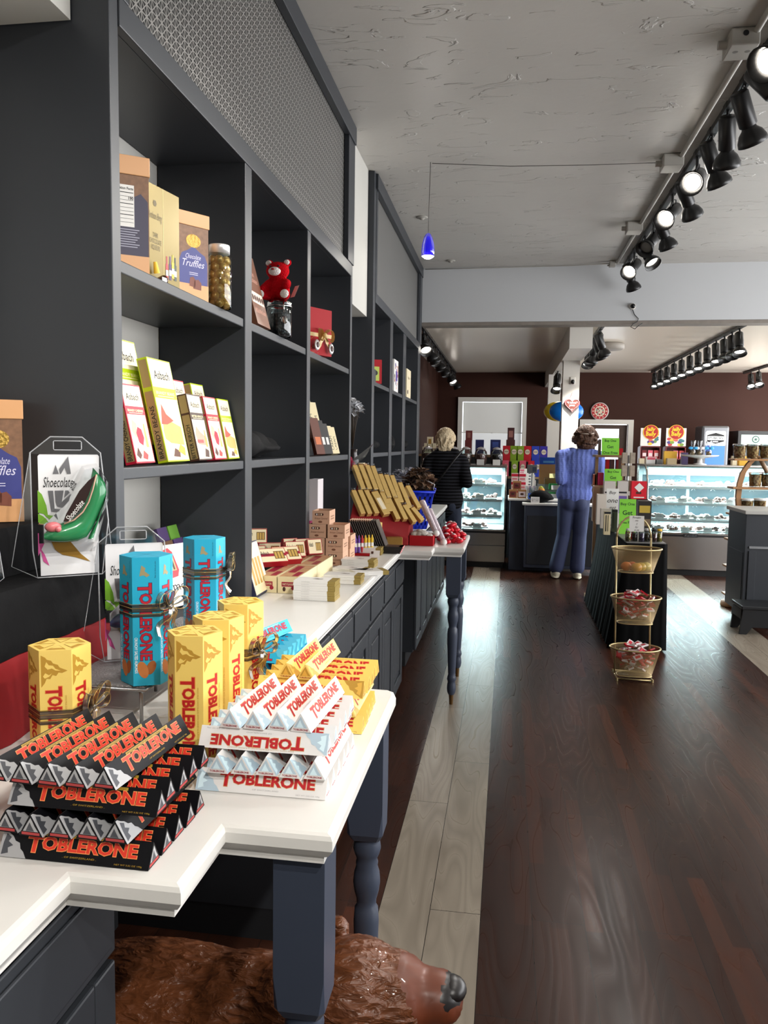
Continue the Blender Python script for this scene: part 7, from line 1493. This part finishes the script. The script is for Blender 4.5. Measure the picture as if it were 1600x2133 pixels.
for i, (px0, py0, px1, py1, yy, dep, z0, m, lb) in enumerate(((1247, 915, 1253, 947, ry, .08, 1.4175, M('taupe_box', (96, 74, 70)), 'tall taupe box left of the topmost lime sign'), (1289, 934, 1298, 947, ry, .08, 1.4175, red_card, 'red box right of the topmost lime sign'), (1262, 957, 1270, 978, ry+.08, .08, 1.1225, red_card, 'bright red box on the lower shelf of the wooden rack'), (1271, 957, 1281, 978, ry+.08, .08, 1.1225, M('dark_wine_box', (66, 24, 24)), 'dark wine box on the lower shelf of the wooden rack'), (1282, 957, 1289, 1003, ry+.08, .08, 1.1225, maroon, 'maroon box at the right of the lower rack shelf'), (1243, 985, 1258, 1003, ry, .08, 1.1225, magenta, 'magenta box left of the lower lime sign'),
        (1236, 988, 1243, 1003, ry, .08, 1.1225, M('rust_box', (150, 70, 40)), 'rust box at the far left of the lower rack shelf'), (1257, 1003, 1283, 1070, 7.4, .1, TZ+.001, M('grey_white_box', (196, 188, 182)), 'grey-white purple printed box, left of the pair behind the handwritten note'), (1285, 1003, 1309, 1070, 7.4, .1, TZ+.001, M('grey_white_box'), 'grey-white purple printed box, right of the pair behind the handwritten note'), (1315, 1003, 1348, 1040, 7.5, .09, at(1312, 1040, 7.5).z+.001, M('brazil_red', (206, 24, 44), rough=.4), 'bright red chocolate box with a white diamond on the skirted table'), (1312, 1040, 1350, 1065, 7.5, .09, TZ+.001, deep, 'dark box under the bright red diamond box'),
        (1328, 1044, 1358, 1095, 6.75, .09, TZ+.001, M('dark_label_box', (42, 38, 36), rough=.4), 'dark box with gold lettering right of the standing lime sign'), (1243, 1030, 1264, 1078, 7.3, .08, TZ+.001, M('cream_grey', (206, 196, 184)), 'cream grey box left of the handwritten note'), (1236, 1013, 1250, 1040, 7.58, .1, TZ+.001, M('tan_carton', (172, 136, 110)), 'tan carton behind the cream boxes on the skirted table'), (1251, 1060, 1272, 1095, 6.95, .06, TZ+.001, M('cream_grey'), 'low cream box at the left edge of the skirted table'), (1258, 1066, 1273, 1103, 6.45, .05, TZ+.001, M('parchment', (216, 200, 160)), 'parchment coloured box with dark lettering near the table corner'), (1274, 1062, 1287, 1098, 6.7, .05, TZ+.001, M('olive_pack', (60, 66, 50)), 'dark olive pack beside the parchment box'))):
    art = None
    if 'purple printed' in lb: art = [(.08, .25, .92, .66, M('violet_print', (104, 84, 150))), (.08, .72, .9, .76, ink)]
    if 'diamond' in lb and 'under' not in lb: art = [(.15, .08, .85, .14, white_card), (.3, .3, .65, .42, choc)]
    if 'gold lettering' in lb: art = [(.1, .62, .9, .85, M('gold_letter', (190, 160, 60))), (.05, .2, .95, .42, M('cookie_print', (120, 100, 76)))]
    if 'parchment' in lb: art = [(.2, .15, .35, .85, ink), (.55, .15, .65, .85, M('olive_pack')), (0, .9, 1, 1, ink)]
    o = pbox(px0, py0, px1, py1, yy, dep, m, lb, 'box', 'box', z0=z0, art=art)
    if 'diamond' in lb and 'under' not in lb: w_ = at(px1, py0, yy).x-at(px0, py1, yy).x; h_ = at(px1, py0, yy).z-z0; b = MB().poly([(w_*.5, h_*.4), (w_*.82, h_*.66), (w_*.5, h_*.92), (w_*.18, h_*.66)], (0, -.003, 0), X, Z, white_card, .001); b.build('label', o)
for i, x in enumerate((.905, .955, 1.0, 1.045, 1.09, 1.13)):
    t = thing('spice_jar', f'small {["white", "dark", "dark", "white", "dark", "yellow"][i]}-topped jar, {nth(i, 6, "left", "right")} at the near edge of the skirted table', 'jar', (x, 6.06+.03*(i % 2), TZ+.0005), 0, 'small jars at the table edge'); MB().lathe([(.02, 0), (.021, .003), (.021, .075), (.016, .08)], (0, 0, 0), glass, 14, caps=False).build('glass', t); MB().lathe([(.001, .003), (.018, .003), (.018, .06), (.001, .065)], (0, 0, 0), chunk_material('jar_fill_%d' % i, ((190, 160, 90), (60, 40, 30), (90, 60, 110), (120, 90, 60), (110, 50, 50), (200, 170, 50))[i], (60, 44, 34), 90), 12).build('sweets', t); MB().lathe([(.001, .095), (.019, .095), (.02, .079), (.001, .079)], (0, 0, 0), [white_card, deep, deep, white_card, deep, M('mustard_box')][i], 14).build('lid', t)
tag(MB().box(-.03, .03, -.02, .02, 0, .055, red_card).build('sweet_box', loc=(.935, 6.20, TZ+.0005)), 'small red lidded box behind the row of little jars', 'sweet box')
# ring tree on the table back
t = thing('wire_card_rack', 'grey wire spinner of small cards behind the red diamond box', 'rack', (1.115, 7.66, TZ+.001)); b = MB().tube((0, 0, 0), (0, 0, .62), .008, .008, wire_m, 8).lathe([(.001, 0), (.06, 0), (.06, .01), (.001, .012)], (0, 0, 0), wire_m, 14); b.build('pole', t)
for z in (.2, .34, .48, .6):
    for sx in (-1, 1): MB().box(sx*.036-.022, sx*.036+.022, -.03, .02, z-.055, z+.045, M('card_grey', (156, 144, 128), rough=.6, noise=.3, nscale=40)).build('card_bundle', t)

# ------------------------------------------------------------------ three-tier gold wire baskets
def mesh_brass():
    m = bpy.data.materials.new('gold_wire_mesh'); m.use_nodes = True; nt = m.node_tree; b = nt.nodes['Principled BSDF']; b.inputs['Base Color'].default_value = lin((176, 150, 104)); b.inputs['Metallic'].default_value = .35; b.inputs['Roughness'].default_value = .4; b.inputs['Alpha'].default_value = .34; return m
mb_ = mesh_brass(); gw = M('gold_wire', (196, 176, 128), rough=.35, metal=.7)
t = thing('basket_stand', 'three-tier gold wire basket stand with an arched handle before the skirted table', 'basket stand', (0, 0, 0))
def fy(z): return 5.28+.16*z
b = MB(); 
for xx in (.735, .955): b.path([(xx, fy(0), .012), (xx, fy(.9), .90)], .006, gw, 8)
b.path([(.845+.11*math.cos(a), fy(.9+.14*math.sin(a)), .90+.14*math.sin(a)) for a in [i*PI/12 for i in range(13)]], .006, gw, 8)
b.path([(.735, 5.16, .012), (.955, 5.16, .012), (.955, 5.36, .012), (.735, 5.36, .012)], .006, gw, 8, True)
for xx, yy in ((.735, 5.16), (.955, 5.16), (.735, 5.36), (.955, 5.36)): b.tube((xx, yy, 0), (xx, yy, .02), .008, .008, gw, 8)
b.build('frame', t)
for zt, zb_ in ((.845, .69), (.535, .365), (.215, .035)):
    yb = fy(zt)-.125; b = MB(); n = 28; top_ = [(.845+.157*math.cos(2*PI*i/n), yb+.115*math.sin(2*PI*i/n), zt) for i in range(n)]
    def sq(a, c): s_ = abs(c)**.6; return math.copysign(s_, c)*a
    bot_ = [(.845+sq(.108, math.cos(2*PI*i/n)), yb+.01+sq(.06, math.sin(2*PI*i/n)), zb_) for i in range(n)]
    b.add(top_+bot_, [(i, n+i, n+(i+1) % n, (i+1) % n) for i in range(n)]+[tuple(n+i for i in range(n))], mb_, True); b.path(top_, .0055, gw, 6, True); b.path(bot_, .004, gw, 6, True); b.build('basket', t)
rnd = random.Random(31)
pkm = []
for i, (c1, c2) in enumerate((((196, 22, 44), (226, 210, 206)), ((222, 212, 210), (196, 30, 50)), ((170, 18, 36), (200, 60, 70)))):
    b = MB().box(-.027, .027, -.017, .017, -.005, .005, M('sachet_%d' % i, c1, rough=.3)); b.quad((-.016, -.010, .005), X, Y, .032, .02, M('sachet_b%d' % i, c2, rough=.4), .0006); pkm.append(b.mesh('sachet'))
for lv, (zt, zb_) in enumerate(((.535, .365), (.215, .035))):
    yb = fy(zt)-.125; cnt = 0
    for l in range(1, 6):
        for q in range((0, 8, 9, 10, 10, 6)[l]):
            a = q*2.4+l; rr = math.sqrt((q+.5)/9)
            zz = zb_+.016+l*.036; f_ = (zz-zb_)/(zt-zb_); rx, ry_ = (.075+.045*min(f_, 1)), (.035+.045*min(f_, 1)); rx, ry_ = (rx*.7, ry_*.7) if l == 5 else (rx, ry_)
            o = bpy.data.objects.new('wrapped_sweet', pkm[rnd.randrange(3)]); COL.objects.link(o); o.location = (.845+rx*rr*math.cos(a), yb+.006+ry_*rr*math.sin(a), zz+rnd.uniform(-.004, .006)); o.rotation_euler = (rnd.uniform(-.6, .6), rnd.uniform(-.6, .6), rnd.uniform(0, 3.1))
            tag(o, f'red and white wrapped sweet in the {["middle", "bottom"][lv]} gold wire basket', 'wrapped sweet', f'wrapped sweets in the {["middle", "bottom"][lv]} wire basket')
for i, (dx, dy, c) in enumerate(((-.06, 0, (206, 110, 40)), (-.02, .02, (196, 90, 40)), (.03, -.01, (196, 160, 50)), (.065, .015, (176, 160, 60)), (.0, -.035, (210, 150, 50)))):
    o = MB().ell((0, 0, 0), (.036, .03, .03), M('jelly_%d' % i, c, rough=.2, spec=.6, noise=.3, nscale=40), 12, 8).build('jelly_bag', loc=(.845+dx, fy(.845)-.115+dy, .69+.034)); tag(o, f'clear bag of {["orange", "dark orange", "amber", "olive yellow", "golden"][i]} jelly sweets in the top gold wire basket', 'sweet bag', 'jelly bags in the top wire basket')
sign(1311, 1075, 1343, 1107, 5.345, at(1311, 1107, 5.345).z, ['Portable', 'Jelly', '3', 'for', '$1.00'], white_card, 'small white handwritten jelly price card clipped to the arched handle', None, 'price_card', True)

# ------------------------------------------------------------------ right side: cabinet, step stool and nut rack
t = thing('corner_cabinet', 'charcoal cabinet with a grey top at the right edge of the photo', 'cabinet', (0, 0, 0)); kx, ky = 2.0, 7.02
MB().box(kx, 2.9, ky, 7.55, .10, .95, charcoal).box(kx+.05, 2.85, ky+.05, 7.5, 0, .10, deep).box(kx-.004, kx, ky+.04, 7.5, .16, .62, charcoal).box(kx+.03, kx+.09, ky-.012, ky, .13, .64, charcoal).box(kx+.43, kx+.49, ky-.012, ky, .13, .64, charcoal).box(kx+.09, kx+.43, ky-.012, ky, .13, .18, charcoal).box(kx+.03, 2.9, ky-.012, ky, .66, .68, M('grey_trim', (130, 132, 134), rough=.4)).build('carcass', t, bevel=.003)
MB().box(kx-.02, 2.92, ky-.03, 7.57, .95, .982, M('grey_top', (176, 174, 168), rough=.4)).build('top', t, bevel=.005)
t = thing('step_stool', 'black painted wooden step stool before the corner cabinet', 'stool', (0, 0, 0)); bs = M('black_paint_worn', (24, 25, 27), rough=.4, noise=.4, nscale=30)
MB().box(1.90, 2.24, 6.66, 6.97, .205, .235, bs).build('top', t, bevel=.006)
for yy in (6.675, 6.93): MB().add([(1.915, yy, .204), (2.225, yy, .204), (2.245, yy, 0.001), (2.19, yy, 0.001), (2.15, yy, .06), (1.99, yy, .06), (1.95, yy, 0.001), (1.895, yy, 0.001)]+[(p[0], yy+.024, p[1]) for p in ((1.915, .204), (2.225, .204), (2.245, .001), (2.19, .001), (2.15, .06), (1.99, .06), (1.95, .001), (1.895, .001))], [(0, 7, 6, 5, 4, 3, 2, 1), tuple(range(8, 16))]+[(i, (i+1) % 8, 8+(i+1) % 8, 8+i) for i in range(8)], bs).build('side', t)
for xx in (1.905, 2.215): MB().box(xx, xx+.02, 6.70, 6.93, .12, .20, bs).build('rail', t)
t = thing('nut_rack', 'wooden rack with a bowed post and small shelves holding tubs of nuts', 'rack', (0, 0, 0)); ny = 7.92
bow = [at(px, py, ny) for px, py in ((1578, 950), (1562, 966), (1549, 985), (1542, 1008), (1539, 1035), (1541, 1062), (1548, 1088), (1560, 1110), (1570, 1128), (1566, 1150), (1559, 1175), (1556, 1200), (1560, 1225))]
b = MB(); wv = .022
lf = [p+V((-wv, 0, 0)) for p in bow]; rt = [p+V((wv, 0, 0)) for p in bow]; n = len(bow); vs = lf+rt+[p+V((0, .05, 0)) for p in lf]+[p+V((0, .05, 0)) for p in rt]
b.add(vs, [q for i in range(n-1) for q in ((i, i+1, n+i+1, n+i), (2*n+i, 3*n+i, 3*n+i+1, 2*n+i+1), (i, 2*n+i, 2*n+i+1, i+1), (n+i, n+i+1, 3*n+i+1, 3*n+i))]+[(0, n, 3*n, 2*n), (n-1, 3*n-1, 4*n-1, 2*n-1)], wood_light)
b.add([tuple(p) for p in ()], [], wood_light)
p0, p1 = at(1578, 950, ny), at(1600, 985, ny); b.tube(p0+V((.02, .02, 0)), p1+V((.0, .02, 0)), .02, .02, wood_dark, 8)
b.box(bow[-1].x-.02, bow[-1].x+.03, ny, ny+.05, .02, bow[-1].z, wood_light); b.build('post', t)
lev = [(955, 1526, 1612), (1014, 1523, 1612), (1069, 1520, 1580), (1122, 1516, 1580), (1178, 1513, 1580), (1237, 1511, 1575)]
for py, a, c in lev:
    A, C_ = at(a, py, ny), at(c, py, ny); MB().box(A.x, C_.x, ny-.07, ny+.14, A.z-.018, A.z, wood_light).build('shelf', t, bevel=.003)
A = at(1505, 1258, ny-.1); MB().lathe([(.001, 0.001), (.13, .001), (.135, .01), (.13, .05), (.001, .055)], (A.x+.13, ny-.05, 0), wood_light, 24).build('foot', t)
nuts = chunk_material('mixed_nuts', (250, 196, 132), (186, 116, 70), 46, .4, .02)
def tub(px, py, label, lidm=None, r=.058, h=.125, dy=0):
    p = at(px, py, ny); t = thing('nut_tub', label, 'tub', (p.x, ny+.02+dy, p.z+.0005), 0, 'clear tubs of mixed nuts')
    MB().lathe([(r*.84, 0), (r*.86, .003), (r, h*.95), (r*1.03, h)], (0, 0, 0), glass, 20, caps=False).build('tub', t); MB().lathe([(.001, .003), (r*.82, .003), (r*.95, h*.9), (.001, h*.93)], (0, 0, 0), nuts, 22).build('nuts', t)
    MB().lathe([(.001, h+.012), (r*1.0, h+.012), (r*1.08, h+.004), (r*1.08, h-.006), (.001, h)], (0, 0, 0), lidm or plastic, 20).build('lid', t)
wl = M('lid_white', (214, 216, 214), rough=.3)
for px, py, lb, lm in ((1541, 955, 'leftmost on the top shelf of the wooden rack', None), (1569, 955, 'second on the top shelf of the wooden rack', None), (1596, 955, 'rightmost on the top shelf of the wooden rack', None), (1574, 1014, 'left one on the second shelf from the top', None), (1600, 1014, 'right one on the second shelf from the top', None), (1556, 1069, 'half behind the bowed post on the third shelf', wl), (1584, 1069, 'above the corner cabinet top on the third shelf', wl), (1540, 1122, 'on the fourth shelf left of the bowed post', wl), (1538, 1178, 'on the fifth shelf with a white lid', wl)):
    tub(px, py, 'clear tub of mixed nuts, '+lb, lm)
for i, (px, py) in enumerate(((1519, 1119), (1515, 1175))):
    p = at(px+5, py+1, ny); tag(MB().ell((0, 0, 0), (.03, .03, .012), white_card, 10, 6).build('napkin', loc=(p.x, ny-.03, at(1513, [1122, 1178][i], ny).z+.0125)), ['small crumpled white napkin on the fourth shelf of the nut rack', 'small crumpled white napkin on the fifth shelf of the nut rack'][i], 'napkin')
